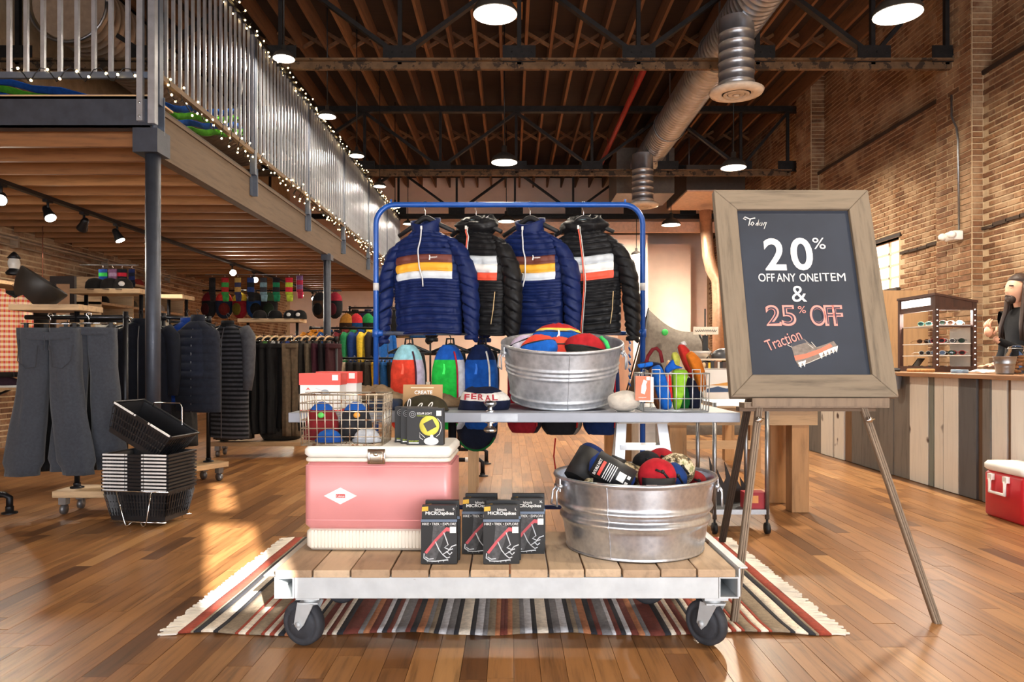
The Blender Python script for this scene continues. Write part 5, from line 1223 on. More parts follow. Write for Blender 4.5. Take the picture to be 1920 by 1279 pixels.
def top(loc, yaw, w, L_, c, label, group=None, sleeves=True, quilt=0, c2=None, name='shirt', cat='shirt', depth=.05, collar=.03, stripe=0, mat=None, wood_=False, tagc=None, hood=False):
    t = thing(name, label, cat, loc, R(yaw), group); fm = mat or fab(c); mats = [fm, fab(c2) if c2 else fm]
    m = MB(); m.tube([(.016*math.cos(R(a)), 0, .016*math.sin(R(a))+.02) for a in range(-30, 210, 30)]+[(0,0,.0),(0,0,-.05)], .0025, 6); m.tube([(-w*.4,0,-.1),(0,0,-.05),(w*.4,0,-.1)], .008, 6); m.build('hanger', OAKX if wood_ else BLK, t)
    nr = 88 if quilt else (52 if stripe else 26); rows = []
    for j in range(nr+1):
        v = j/nr; z = -.06-L_*v
        q = .3+.62*(v/.11) if v < .11 else (.92+.08*min(1,(v-.11)/.08)+.05*max(0,v-.19))
        bl = math.sqrt(abs(math.sin(PI*quilt*v))) if quilt else 0
        rows.append([(math.copysign(abs(math.cos(a*PI/14))**.75, math.cos(a*PI/14))*w/2*q, math.sin(a*PI/14)*(depth*(.55+.45*min(1,v/.2))+.016*bl+.012*noise.noise(Vector((math.cos(a*PI/14)*3+loc[0]*7, v*4, loc[1])))), z) for a in range(28)])
    m = MB(); m.loft(rows, mfun=(lambda i, a: 1 if (stripe and (i//stripe) % 2) else 0) if stripe else (lambda i, a: 1 if c2 and abs(math.cos((a+.5)*PI/14)) < .5 and math.sin((a+.5)*PI/14) < 0 and i < nr*.6 else 0)); m.build('body', mats, t)
    if sleeves:
        for s_ in (-1, 1):
            m = MB(); A = [Vector((s_*w*.42,0,-.1)), Vector((s_*w*.52,0,-.17)), Vector((s_*w*.56,-.01,-.32)), Vector((s_*w*.57,-.02,-.5)), Vector((s_*w*.56,-.03,-.64))]
            m.tube(A, [.05,.062,.055,.048,.036], 14); m.build('sleeve', mats[1] if stripe else fm, t)
    m = MB(); m.lathe([(.062,-.085),(.066,-.06),(.064,-.06+collar),(.056,-.06+collar),(.055,-.085)], seg=18, sy=.65); m.build('hood' if hood else 'collar', fm, t)
    if name in ('coat','vest','jacket','cardigan','rain_jacket','fleece'):
        m = MB(); m.tube([(0,-depth*.62,-.09),(0,-depth-.004,-.2),(0,-depth-.008,-.4),(0,-depth-.006,-.06-L_)], .004, 5); m.build('zipper', M((96,96,100), .4, .4), t)
    if tagc:
        m = MB(); m.bx(w*.2, w*.2+.05, -depth-.03, -depth-.028, -.3, -.2); m.build('hang_tag', M(tagc, .8), t)
    return t
def pipe_rack(name, label, x0, x1, y, z, base=True, top_board=None, rz=0, wood_base=True, feet=True):
    cx, w = (x0+x1)/2, (x1-x0)/2; t = thing(name, label, 'rack', (cx, y, 0), rz)
    m = MB(); m.tube([(-w,0,z),(w,0,z)], .017, 10); m.build('rail', PIPE, t)
    for s_ in (-1, 1):
        m = MB(); m.tube([(s_*w,0,.17 if wood_base else 0),(s_*w,0,(top_board or z)+.01)], .018, 10); m.tube([(s_*w,0,z-.03),(s_*w,0,z+.03)], .025, 10); m.build('upright', PIPE, t)
        m = MB(); m.lathe([(.045,0),(.045,.01),(.024,.014),(.024,.035)], (s_*w,0,.165 if wood_base else 0), 14); m.build('flange', PIPE, t)
    if wood_base:
        m = MB(); m.bx(-w-.1, w+.1, -.14, .14, .12, .165); m.build('base_board', OAKX, t, bevel=.004)
        for sx in (-1, 1):
            for sy in (-1, 1):
                m = MB(); m.tube([(sx*(w+.03)-.012, sy*.1, .037),(sx*(w+.03)+.012, sy*.1, .037)], .036, 14); m.box((sx*(w+.03), sy*.1, .095), (.05,.05,.05)); m.build('castor', M((120,120,122), .4, .7), t)
    if top_board:
        m = MB(); m.bx(-w-.1, w+.1, -.15, .15, top_board, top_board+.045); m.build('top_board', OAKX, t, bevel=.004)
    return t
# ---- near rack of grey joggers
ra = thing('garment_rack', 'pipe rack on a plank base carrying the grey joggers', 'rack', (-3.0, 5.12, 0))
m = MB(); m.tube([(-.4,0,1.36),(.32,0,1.36)], .017, 10); m.build('rail', PIPE, ra)
for x in (-.04, .3):
    m = MB(); m.tube([(x,0,.165),(x,0,1.4)], .018, 10); m.build('upright', PIPE, ra); m = MB(); m.lathe([(.045,0),(.045,.01),(.024,.014),(.024,.035)], (x,0,.165), 14); m.build('flange', PIPE, ra)
m = MB(); m.bx(-.13, .38, -.14, .14, .12, .165); m.build('base_board', OAKX, ra, bevel=.004)
m = MB(); m.bx(-.42, .06, -.15, .15, 1.40, 1.44); m.build('top_board', OAKX, ra, bevel=.004)
for x in (-.07, .32):
    for y in (-.1, .1): m = MB(); m.tube([(x-.012,y,.037),(x+.012,y,.037)], .036, 14); m.box((x,y,.095), (.05,.05,.05)); m.build('castor', M((120,120,122), .4, .7), ra)
GJ = M((58,61,68), .92, 0, .14, 60, .5, 260, sheen=.2)
trousers((-3.10, 4.92, 1.275), 8, .37, .99, (82,86,96), 'heather grey joggers with drawstring hanging at the front of the rack', mat=GJ, ties=True, spread=.085, depth=.075, flare=.07)
trousers((-2.90, 5.02, 1.285), 16, .34, .98, (72,76,86), 'heather grey joggers behind the drawstring pair', mat=GJ, spread=.06, depth=.06, flare=.06)
trousers((-3.12, 5.14, 1.285), 12, .33, 1.0, (28,28,30), 'black joggers hidden behind the grey ones', spread=.06)
pf = thing('pipe_stand', 'black iron pipe foot of a stand beside the joggers', 'stand', (-3.6, 5.05, 0))
m = MB(); m.tube([(-.4,0,.13),(.1,0,.13),(.135,0,.11),(.135,0,.01)], .022, 10); m.build('foot_pipe', PIPE, pf); m = MB(); m.lathe([(.05,0),(.05,.01),(.026,.014),(.026,.05)], (.135,0,0), 14); m.build('flange', PIPE, pf)
# ---- shopping baskets
BKX, BKY = -2.36, 4.78
BP = M((26,26,29), .38, 0, .15, 20)
def basket_mesh():
    w, d, h = .225, .15, .2; body = MB()
    def ring(z, k, o): return [(x*k, y*k, z) for x, y in ((-w-o,-d-o),(w+o,-d-o),(w+o,d+o),(-w-o,d+o))]
    for z0_, z1_ in ((.0,.035),(.165,.19)): body.loft([ring(z0_, .82+.18*z0_/h, 0), ring(z1_, .82+.18*z1_/h, 0), ring(z1_, .82+.18*z1_/h, -.004), ring(z0_, .82+.18*z0_/h, -.004)], sm=False, cap=False)
    body.add(ring(.004,.82,0), [(0,1,2,3)])
    for k in range(22):
        f = -1+2*k/21
        for s_ in (-1, 1):
            body.bar((w*.85*f, s_*d*.85, .03), (w*f*.985, s_*d*.985, .17), .007, .004)
            if k % 2 == 0: body.bar((s_*w*.85, d*.85*f, .03), (s_*w*.985, d*f*.985, .17), .007, .004)
    for z in (.075, .12):
        kk = .82+.18*z/h; body.loft([ring(z-.004, kk, 0), ring(z+.004, kk, 0), ring(z+.004, kk, -.004), ring(z-.004, kk, -.004)], sm=False, cap=False)
    rim = MB(); rim.loft([ring(.188,1,-.004), ring(.188,1,.006), ring(.2,1,.008), ring(.203,1,.002), ring(.2,1,-.004)], sm=False, cap=False)
    han = MB()
    inn = .006
    body.loft([[(x*(.82+.18*z/h), y*(.82+.18*z/h), z) for x, y in ((-w+inn,-d+inn),(w-inn,-d+inn),(w-inn,d-inn),(-w+inn,d-inn))] for z in (.01, .185)], sm=False, cap=False)
    han.bar((w*.30,-d-.011,.198),(w*.97,-d-.011,.198), .006, .011); han.bar((w*.22,-d-.011,.198),(w*.27,-d-.011,.198), .006, .01)
    return body.mesh('body', BP), rim.mesh('rim', BP), han.mesh('handle', M((226,230,234), .3, .3))
bb, br, bh = basket_mesh()
def basket(loc, rot, label, group):
    t = thing('shopping_basket', label, 'basket', loc, rot=rot, group=group)
    for nm, me in (('body', bb), ('rim', br), ('handle', bh)):
        o = bpy.data.objects.new(nm, me); COL.objects.link(o); o.parent = t
    o = bpy.data.objects.new('handle', bh); COL.objects.link(o); o.parent = t; o.scale = (-1, 1, 1)
    return t
for k in range(11):
    lab = 'black shopping basket, '+('','second','third','fourth','fifth','sixth','seventh','eighth','ninth','tenth','')[k]+' from the bottom of the nested stack' if 0 < k < 10 else ('lowest black shopping basket of the stack, resting in the wire stand' if k == 0 else 'topmost level black shopping basket of the nested stack')
    basket((BKX, BKY, .035+k*.0225), (0,0,R(-8)), lab, 'nested shopping baskets')
basket((BKX-.05, BKY+.02, .51), (0, R(29), R(-8)), 'black shopping basket lying tilted on top of the stack', 'nested shopping baskets')
ws = thing('basket_stand', 'chrome wire stand holding the shopping baskets', 'stand', (BKX, BKY, 0), R(-8))
m = MB(); m.tube([(-.215,-.165,.228),(.235,-.165,.228)], .004, 6); m.tube([(-.185,-.14,.03),(.205,-.14,.03)], .005, 6); m.tube([(-.185,.14,.03),(.205,.14,.03)], .005, 6)
for s_ in (-1, 1): m.tube([(s_*.12,-.166,.228),(s_*.078,-.15,.04),(s_*.065,-.15,.008),(s_*.05,-.15,.006),(s_*.03,-.145,.03)], .004, 6)
m.tube([(-.09,.16,.0),(-.09,.16,.74),(-.08,.16,.77),(.11,.16,.77),(.125,.16,.74),(.125,.16,.0)], .004, 6); m.build('frame', CHROME, ws)
# ---- rack of dark jackets by the column
pipe_rack('garment_rack', 'pipe rack of dark jackets standing beside the steel column', -3.0, -2.55, 6.25, 1.42, rz=R(62))
top((-2.93, 5.78, 1.42), 12, .44, .78, (15,19,31), 'navy wool coat hanging to the left of the steel column', name='coat', cat='jacket', depth=.07, tagc=None)
top((-2.98, 6.1, 1.42), 22, .42, .80, (12,13,19), 'black coat hanging behind the navy wool coat', name='coat', cat='jacket', depth=.07)
top((-2.55, 5.95, 1.44), -18, .42, .74, (30,33,44), 'dark quilted vest with blue lining hanging right of the steel column', name='vest', cat='vest', sleeves=False, quilt=11, c2=(36,40,54), depth=.07, collar=.05)
top((-2.66, 6.02, 1.44), -12, .40, .68, (26,62,140), 'blue quilted vest behind the dark quilted one', name='vest', cat='vest', sleeves=False, quilt=11, depth=.05)
top((-2.50, 6.45, 1.44), -22, .44, 1.0, (18,18,20), 'long black and grey striped cardigan at the end of the jacket rack', name='cardigan', cat='cardigan', c2=(66,66,70), stripe=1, depth=.07)
for k, (x, y, c) in enumerate(((-3.3,6.9,(150,142,130)), (-3.45,7.0,(34,30,28)), (-3.2,7.1,(64,58,54)))):
    top((x, y, 1.45), 35, .4, .72, c, ('light grey knit sweater behind the joggers rack', 'black sweater behind the joggers rack', 'dark taupe sweater behind the joggers rack')[k], name='sweater', cat='sweater', tagc=(224,226,230) if k == 1 else None)
trousers((-3.28, 6.3, 1.33), 30, .3, 1.0, (26,24,24), 'black trousers with white tag beside the joggers rack', tagc=(222,228,232), cuff=False, depth=.05)
trousers((-2.98, 6.55, 1.28), 62, .3, 1.0, (44,42,42), 'charcoal trousers next to the black pair with white tag', cuff=False, depth=.05)
# ---- pipe rack with skirts and trousers further back
pipe_rack('garment_rack', 'long pipe rack of skirts and trousers under the mezzanine edge', -3.2, -1.95, 8.15, 1.30)
SAT = M((30,30,31), .32, 0, .1, 8, .1)
trousers((-3.05, 8.05, 1.25), 14, .3, 1.05, (30,30,31), 'black satin skirt at the near end of the long rack', name='skirt', cat='skirt', mat=SAT, skirt=True, flare=.045, depth=.07)
for k in range(4):
    trousers((-2.86+.085*k, 8.12, 1.25), 58, .26, 1.0, (22,22,24), ('first','second','third','fourth')[k]+' black trousers with white tag after the satin skirt', 'black trousers on the long rack', cuff=False, tagc=(214,220,228), spread=.01, depth=.032)
trousers((-2.42, 8.05, 1.25), 8, .2, 1.02, (98,84,68), 'taupe brown trousers facing out on the long rack', cuff=False, spread=.0, depth=.05)
for k, c in enumerate(((36,34,32), (92,82,68), (62,26,40), (28,24,30), (52,22,30))):
    trousers((-2.28+.075*k, 8.14, 1.25), 66, .26, .96, c, ('dark olive trousers right of the taupe pair', 'sand trousers with stitched seam on the long rack', 'maroon trousers on the long rack', 'black trousers right of the maroon pair', 'dark wine trousers near the end of the long rack')[k], cuff=False, spread=.01, depth=.03, tagc=(90,160,110) if k == 0 else None)
for k in range(12):
    m = MB(); x = -2.95+k*.085; m.tube([(x-.03,8.0,1.28),(x-.02,8.05,1.315),(x,8.1,1.33),(x+.02,8.2,1.315),(x+.03,8.28,1.28)], .011, 6); tag(m.build('wooden_hanger', OAKX), 'pale wooden hanger on the long trouser rack', 'hanger', 'pale wooden hangers on the long rack')
# ---- shelves and racks at middle depth
def board_shelf(label, px0, px1, py, d, dep=.34, posts=True, th=.05):
    a, b_ = P(px0, py, d), P(px1, py, d); t = thing('pipe_shelf', label, 'shelf', (a.x, d, 0)); w = b_.x-a.x
    m = MB(); m.bx(0, w, 0, dep, a.z-th, a.z); m.build('board', OAKX, t, bevel=.004)
    if posts:
        for x in (.1*w, .9*w):
            m = MB(); m.tube([(x,dep/2,0),(x,dep/2,a.z-th)], .02, 10); m.build('post', PIPE, t)
        m = MB(); m.tube([(.1*w,dep/2,a.z-.32),(.9*w,dep/2,a.z-.32)], .016, 10); m.build('rail', PIPE, t)
    return a, b_, t
a1, b1, _ = board_shelf('plank topped pipe shelf with caps behind the steel column', 130, 262, 541, 7.4)
a2, b2, _ = board_shelf('plank topped pipe shelf with black caps above the trouser rack', 445, 562, 597, 9.9)
a3, b3, _ = board_shelf('plank topped pipe shelf deeper behind the steel column', 300, 342, 552, 8.8)
def ballcap(p, c, label, yaw=0, patch=None):
    t = thing('ball_cap', label, 'cap', p, R(yaw)); m = MB(); m.lathe([(.095,0),(.096,.03),(.088,.075),(.06,.11),(.02,.123),(.002,.125)], seg=20); m.build('crown', fab(c), t)
    m = MB(); m.sheet(8, 3, lambda u, v: (math.cos(PI+PI*u)*.09, -.03+math.sin(PI+PI*u)*(.06+.08*v), .01-.02*v*abs(math.sin(PI*u)))); m.build('visor', fab(tuple(int(x*.8) for x in c)), t, solid=.004)
    if patch: m = MB(); m.ball((0,-.092,.055), (.03,.008,.026), nu=12, nv=6); m.build('patch', M(patch, .7), t)
for k, (f, c, pc) in enumerate(((.55,(24,24,26),None), (.8,(26,26,28),(222,222,218)), (.95,(24,24,26),(222,222,218)), (.3,(34,32,32),None))):
    ballcap((a2.x+(b2.x-a2.x)*f, 10.05, a2.z+.0005), c, ('black ball cap on the shelf left of the patched ones', 'black ball cap with white patch on the shelf', 'black ball cap with white patch at the shelf end', 'charcoal ball cap at the left of the cap shelf')[k], 0, pc)
for k, (f, c, pc) in enumerate(((.25,(30,26,24),None), (.47,(36,32,30),None), (.65,(40,36,34),(220,214,206)))):
    ballcap((a1.x+(b1.x-a1.x)*f, 7.55, a1.z+.0005), c, ('dark brown cap on the plank shelf by the brick wall', 'charcoal cap in the middle of the plank shelf by the brick wall', 'charcoal cap with pale patch on the plank shelf by the brick wall')[k], 20, pc)
# tops on the rail under the near plank shelf and behind
q = random.Random(11)
row1 = [((206,200,190),'cream'),((226,222,214),'white'),((180,172,160),'oatmeal'),((56,40,30),'brown'),((232,180,40),'yellow'),((34,32,30),'black'),((222,176,44),'mustard'),((216,212,204),'ivory')]
for k, (c, nm) in enumerate(row1):
    top((-4.25+k*.12, 7.58, 1.46), 62+q.uniform(-5,5), .4, .62, c, nm+' long sleeved shirt on the rail below the plank shelf', name='shirt', sleeves=True, depth=.035, c2=(240,196,60) if nm == 'brown' else None)
row2 = [((210,214,220),'pale grey'),((196,196,196),'silver grey'),((36,36,40),'black'),((70,66,62),'slate'),((226,224,220),'white')]
for k, (c, nm) in enumerate(row2):
    top((-4.05+k*.14, 9.0, 1.5), 60+q.uniform(-5,5), .42, .6, c, nm+' jacket on the second rail behind the steel column', name='jacket', cat='jacket', depth=.04)
row3 = [((30,96,150),'teal blue'),((226,196,40),'yellow'),((34,34,36),'black'),((70,120,60),'leaf green'),((200,200,204),'light grey'),((40,60,120),'navy'),((60,58,56),'grey')]
for k, (c, nm) in enumerate(row3):
    top((-3.75+k*.15, 10.2, 1.44), 60+q.uniform(-6,6), .42, .6, c, nm+' fleece below the black cap shelf', name='fleece', cat='fleece', depth=.045)
# far racks with bright clothes
pipe_rack('garment_rack', 'far pipe rack of bright jackets beside the second column', -3.4, -2.1, 12.4, 1.62, wood_base=False)
row4 = [((214,140,40),'orange'),((226,150,50),'amber'),((30,80,150),'blue'),((34,30,34),'black'),((120,40,48),'wine red'),((40,130,80),'green'),((30,60,120),'navy'),((230,196,60),'yellow'),((44,40,44),'charcoal'),((20,90,170),'cobalt')]
for k, (c, nm) in enumerate(row4):
    top((-3.35+k*.135, 12.4, 1.62), 60+q.uniform(-8,8), .44, .7, c, nm+' rain jacket on the far rack beside the second column', name='rain_jacket', cat='jacket', depth=.05)
pipe_rack('garment_rack', 'lower far pipe rack of trousers behind the second column', -2.6, -1.6, 11.2, 1.1, wood_base=False)
for k, (c, nm) in enumerate((((170,156,136),'beige'), ((40,40,44),'black'), ((46,44,42),'charcoal'), ((60,56,52),'dark grey'), ((226,180,50),'yellow'), ((30,86,150),'blue batik'), ((36,34,34),'jet black'), ((28,28,30),'ink black'))):
    trousers((-2.52+k*.125, 11.2, 1.04), 50, .28, .85, c, nm+' trousers on the lower far rack', cuff=False, spread=.01)
# striped hats and bags pinned up at the back
pipe_rack('garment_rack', 'tall back rack hung with dark packs near the blue rack post', -3.0, -1.5, 13.6, 2.05, wood_base=False)
for k, (c, nm) in enumerate((((44,40,34),'brown striped'), ((30,34,60),'navy'), ((60,26,30),'wine'), ((26,26,28),'black'), ((70,60,40),'olive'), ((30,70,120),'blue'))):
    top((-2.9+k*.24, 13.6, 2.05), 20, .36, .5, c, nm+' poncho on the tall back rack', name='poncho', cat='poncho', sleeves=False, stripe=2 if k in (0,4) else 0, c2=(120,90,50) if k in (0,4) else None, depth=.06)
# ---- socks hung on wires
def sock(p, c, c2, label, L_=.3, group=None):
    t = thing('sock_pair', label, 'socks', p, R(rnd.uniform(-25,25)), group); m = MB()
    m.loft([[(math.cos(a*PI/6)*.05, math.sin(a*PI/6)*.012, -L_*v) for a in range(12)] for v in (0,.2,.4,.6,.72)], mfun=lambda i, a: i % 2); m.build('leg', [fab(c), fab(c2)], t)
    m = MB(); m.loft([[(.01+math.cos(a*PI/6)*(.05-.01*v)+.0*v, math.sin(a*PI/6)*.012, -L_*(.72+.28*v)) for a in range(12)] for v in (0,.5,1)]); m.build('toe', fab(c2), t)
    m = MB(); m.tube([(0,0,0),(0,0,.045)], .003, 5); m.build('hook', CHROME, t)
w_ = MB(); w_.tube([P(150,497,8.0), P(260,497,8.0)], .005, 6); tag(w_.build('sock_wire', STEEL), 'thin steel wire holding the near row of socks', 'wire')
w_ = MB(); w_.tube([P(385,515,10.5), P(560,515,10.5)], .005, 6); tag(w_.build('sock_wire', STEEL), 'thin steel wire holding the far row of socks', 'wire')
sc_ = [((24,60,130),(60,190,80),'blue with green toe'),((130,90,120),(180,150,180),'mauve'),((24,26,34),(200,40,60),'black with red toe'),((30,40,90),(20,24,40),'dark navy')]
for k, (c, c2, nm) in enumerate(sc_): sock(P(193+k*18, 497, 8.0)+Vector((0,0,-.045)), c, c2, nm+' socks on the wire beside the caps shelf', .2)
sc2 = [((30,28,30),(40,36,36),'black'),((170,40,44),(60,150,70),'red with green toe'),((190,150,80),(60,60,90),'tan'),((40,60,110),(30,30,34),'navy'),((60,60,64),(120,150,160),'grey'),((36,30,34),(30,120,80),'charcoal'),((200,40,60),(170,190,60),'crimson and lime')]
for k, (c, c2, nm) in enumerate(sc2): sock(P(398+k*24, 515, 10.5)+Vector((0,0,-.045)), c, c2, nm+' socks on the far wire under the mezzanine', .34)
sock(P(562, 517, 10.9), (150,110,160), (200,60,90), 'mauve and pink socks hanging alone from the mezzanine joists', .34)
# ---- along the left brick wall
wsA = thing('wall_shelf', 'thin plank wall shelf carrying the old lantern', 'shelf', (XL+.02, 7.2, 0)); zz = P(30,512,7.2).z
m = MB(); m.bx(0, .75, 0, 1.4, zz-.04, zz); m.build('board', OAKX, wsA)
m = MB(); m.tube([(.7,.05,zz-.02),(.7,.05,2.64)], .006, 6); m.tube([(.7,1.35,zz-.02),(.7,1.35,2.64)], .006, 6); m.build('hanging_rod', M((120,70,50), .5, .5), wsA)
ln = thing('lantern', 'old camp lantern standing on the wall shelf', 'lantern', (P(20,512,7.3).x, 7.35, zz+.0005)); m = MB(); m.lathe([(.07,0),(.075,.02),(.05,.05),(.045,.06)], seg=18); m.lathe([(.05,.16),(.06,.17),(.03,.21),(.01,.23)], seg=18); m.build('base_and_cap', BLACKM, ln); m = MB(); m.lathe([(.045,.06),(.055,.1),(.055,.13),(.045,.16)], seg=18); m.build('globe', M((220,216,206), .1), ln)
bs = thing('lamp_shade', 'big dark enamel barn lamp shade leaning out from the brick wall', 'lamp', P(64,550,6.6), rot=(R(12), R(214), 0)); bs.scale = (1.15,1.15,1.15)
m = MB(); m.lathe([(.185,-.13),(.19,-.12),(.17,-.03),(.13,.05),(.08,.1),(.075,.17),(.03,.19)], seg=28); m.lathe([(.18,-.13),(.16,-.03),(.1,.06)], seg=28); m.build('shade', M((48,44,40), .5, .3), bs); m = MB(); m.tube([(0,0,.19),(0,0,.24),(.03,.1,.3),(.1,.5,.35)], .012, 8); m.build('arm', STEEL, bs)
mr = thing('mirror', 'tall dark framed mirror standing against the brick wall', 'mirror', (P(102,700,7.6).x, 7.75, 0)); zt = P(100,515,7.6).z
for x0, x1, z0_, z1_ in ((-.13,-.08,0,zt), (.08,.13,0,zt), (-.08,.08,zt-.08,zt), (-.08,.08,0,.08)):
    m = MB(); m.bx(x0, x1, -.02, .02, z0_, z1_); m.build('frame_rail', M((40,30,26), .6), mr)
m = MB(); m.bx(-.08,.08,-.004,.004,.08,zt-.08); m.build('glass', M((220,200,190), .06, 1), mr)
PLAID, nt, b = nodes('plaid'); v = coords(nt)
w1_ = N(nt, 'ShaderNodeTexWave', i_Scale=9.0); w2_ = N(nt, 'ShaderNodeTexWave', bands_direction='Z', i_Scale=7.0); nt.links.new(v, w1_.inputs[0]); nt.links.new(v, w2_.inputs[0])
nt.links.new(mixc(nt, .5, ramp(nt, w1_.outputs[0], [(.3,lin((226,90,60))),(.5,lin((240,214,190))),(.8,lin((240,190,90)))]), ramp(nt, w2_.outputs[0], [(.4,lin((200,60,50))),(.6,lin((246,230,206)))])), b.inputs['Base Color']); b.inputs['Roughness'].default_value = .9
top((P(-6,560,6.4).x, 6.4, P(0,535,6.4).z), 20, .4, .7, (226,120,80), 'orange and cream plaid flannel shirt at the wall rail', mat=PLAID)
top((P(26,560,7.05).x, 7.05, P(30,540,7.05).z), 35, .42, .8, (38,36,34), 'dark olive work jacket with green tag at the wall rail', name='jacket', cat='jacket', tagc=(110,180,80))
wsB = thing('wall_shelf', 'low plank shelf of shoes on the left brick wall', 'shelf', (XL+.02, 7.0, 0)); zz = P(15,728,7.0).z
m = MB(); m.bx(0, 1.0, 0, 1.3, zz-.04, zz); m.build('board', OAKX, wsB)
for yb in (.1, 1.2):
    m = MB(); m.bar((.0,yb,zz-.04), (.6,yb,zz-.04), .03, .02); m.bar((.02,yb,zz-.3), (.6,yb,zz-.04), .03, .02); m.build('bracket', PIPE, wsB)
def shoe(p, c, label, yaw):
    t = thing('shoe', label, 'shoe', p, R(yaw)); m = MB(); m.loft([[(x*1.0+.0, math.sin(a*PI/8)*.045*k, .022+max(0, math.cos(a*PI/8))*h) for a in range(16)] for x, k, h in ((-.13,.6,.08),(-.1,.9,.1),(-.03,1,.09),(.03,1,.06),(.09,1,.05),(.14,.7,.035))]); m.build('upper', fab(c), t)
    m = MB(); m.loft([[(x, math.sin(a*PI/8)*.05*k, .0+.022*(1 if math.cos(a*PI/8) > 0 else 0)) for a in range(16)] for x, k in ((-.14,.6),(-.05,1),(.1,1),(.155,.6))]); m.build('sole', M((220,214,204), .7), t)
shoe((P(12,728,7.1).x, 7.2, zz+.0005), (60,40,50), 'dark plum shoe with pale sole on the low wall shelf', 30)
m = MB(); m.tube([(XL+.12, 6.2, 2.55),(XL+.12, 17, 2.55)], .02, 8); m.tube([(XL+.1, 6.2, 2.47),(XL+.1, 17, 2.47)], .012, 8)
for y in (7, 9, 11, 13, 15): m.box((XL+.09, y, 2.52), (.10,.03,.14))
tag(m.build('conduit', M((150,130,110), .5, .5)), 'steel conduit run fixed along the left brick wall below the joists', 'conduit')

# ---- more goods between the racks and along the brick wall
cb = thing('wall_cubby', 'open timber cubby shelf fixed on the left brick wall behind the column', 'shelf', (XL+.02, 10.2, 0))
for z in (1.5, 1.85, 2.2): m = MB(); m.bx(0, .45, 0, 2.6, z, z+.035); m.build('board', OAKX, cb)
for y in (0, .87, 1.74, 2.57): m = MB(); m.bx(0, .45, y, y+.03, 1.535, 2.2); m.build('divider', OAKX, cb)
for k, (y, z, c, nm) in enumerate(((10.6,1.536,(60,40,30),'brown'), (11.4,1.536,(150,50,40),'red'), (12.3,1.536,(44,60,90),'blue'), (10.6,1.886,(30,30,32),'black'), (11.4,1.886,(90,84,70),'khaki'), (12.3,1.886,(196,190,180),'cream'), (10.7,2.236,(40,36,34),'charcoal'), (11.6,2.236,(160,60,50),'brick red'))):
    ballcap((XL+.27, y, z), c, nm+' ball cap in the '+('lower','lower','lower','upper','upper','upper','top','top')[k]+' row of the wall cubby', 80)
def wallpack(px, py, d, c, c2, label, h=.42):
    p = P(px, py, d); t = thing('hanging_pack', label, 'backpack', p, R(rnd.uniform(-30,30))); m = MB(); rows = []
    for j in range(13):
        v = j/12; k = math.sqrt(max(.05, 1-abs(2*v-1)**3)); rows.append([(math.copysign(abs(math.cos(a*PI/12))**.7, math.cos(a*PI/12))*.13*k, math.sin(a*PI/12)*.08*k+.01*noise.noise(Vector((a,v*5,px))), -h*v) for a in range(24)])
    m.loft(rows, mfun=lambda i, a: 1 if i < 4 or math.sin((a+.5)*PI/12) > .4 else 0); m.build('body', [fab(c), fab(c2)], t)
    m = MB(); m.ball((0,-.08,-h*.65), (.085,.03,.1), nu=14, nv=8); m.build('pocket', fab(tuple(int(x*.45) for x in c2)), t); m = MB(); m.tube([(-.03,0,-.01),(0,0,.05),(.03,0,-.01)], .006, 6); m.build('haul_loop', BLK, t)
pk = MB(); pk.tube([P(380,545,11.6), P(640,545,11.6)], .014, 8); tag(pk.build('hanging_rail', PIPE), 'black rail slung under the mezzanine joists carrying dark packs', 'rail')
for k, (px, c, c2, nm) in enumerate(((392,(26,26,30),(120,30,40),'black and wine'), (420,(30,40,60),(206,60,50),'navy and red'), (450,(140,30,40),(226,200,60),'crimson and yellow'), (478,(24,60,110),(40,40,44),'blue and charcoal'), (505,(30,30,32),(60,90,60),'black and moss'), (600,(70,50,36),(30,30,34),'brown'), (628,(28,28,32),(160,40,60),'black and pink'))): wallpack(px, 548, 11.6, c, c2, nm+' pack hanging from the rail under the mezzanine joists')
pk = MB(); pk.tube([P(640,585,12.8), P(735,585,12.8)], .014, 8); tag(pk.build('hanging_rail', PIPE), 'short black rail carrying bright packs near the blue rack post', 'rail')
for k, (px, c, c2, nm) in enumerate(((650,(60,40,30),(200,140,60),'brown and gold'), (668,(24,70,120),(206,50,60),'blue and red'), (690,(30,30,34),(40,150,80),'black and green'), (715,(150,60,40),(70,50,40),'rust'))): wallpack(px, 588, 12.8, c, c2, nm+' pack on the short rail near the blue rack post', .5)
top((P(376,600,8.7).x, 8.7, P(376,597,8.7).z), 30, .42, .6, (226,224,220), 'white shirt hanging alone before the brick wall right of the column', name='shirt')
top((P(350,612,7.9).x, 7.9, P(350,605,7.9).z), 45, .4, .66, (32,52,110), 'royal blue jacket hanging just behind the vest rack', name='jacket', cat='jacket', quilt=10)
gc = MB(); gc.lathe([(.001,0),(.2,0),(.24,.06),(.2,.13),(.08,.17),(.001,.175)], seg=24); tag(gc.build('duffel_bag', fab((52,50,48)), loc=(-2.62, 8.35, .166)), 'round grey bag lying on the plank base of the long rack', 'bag')
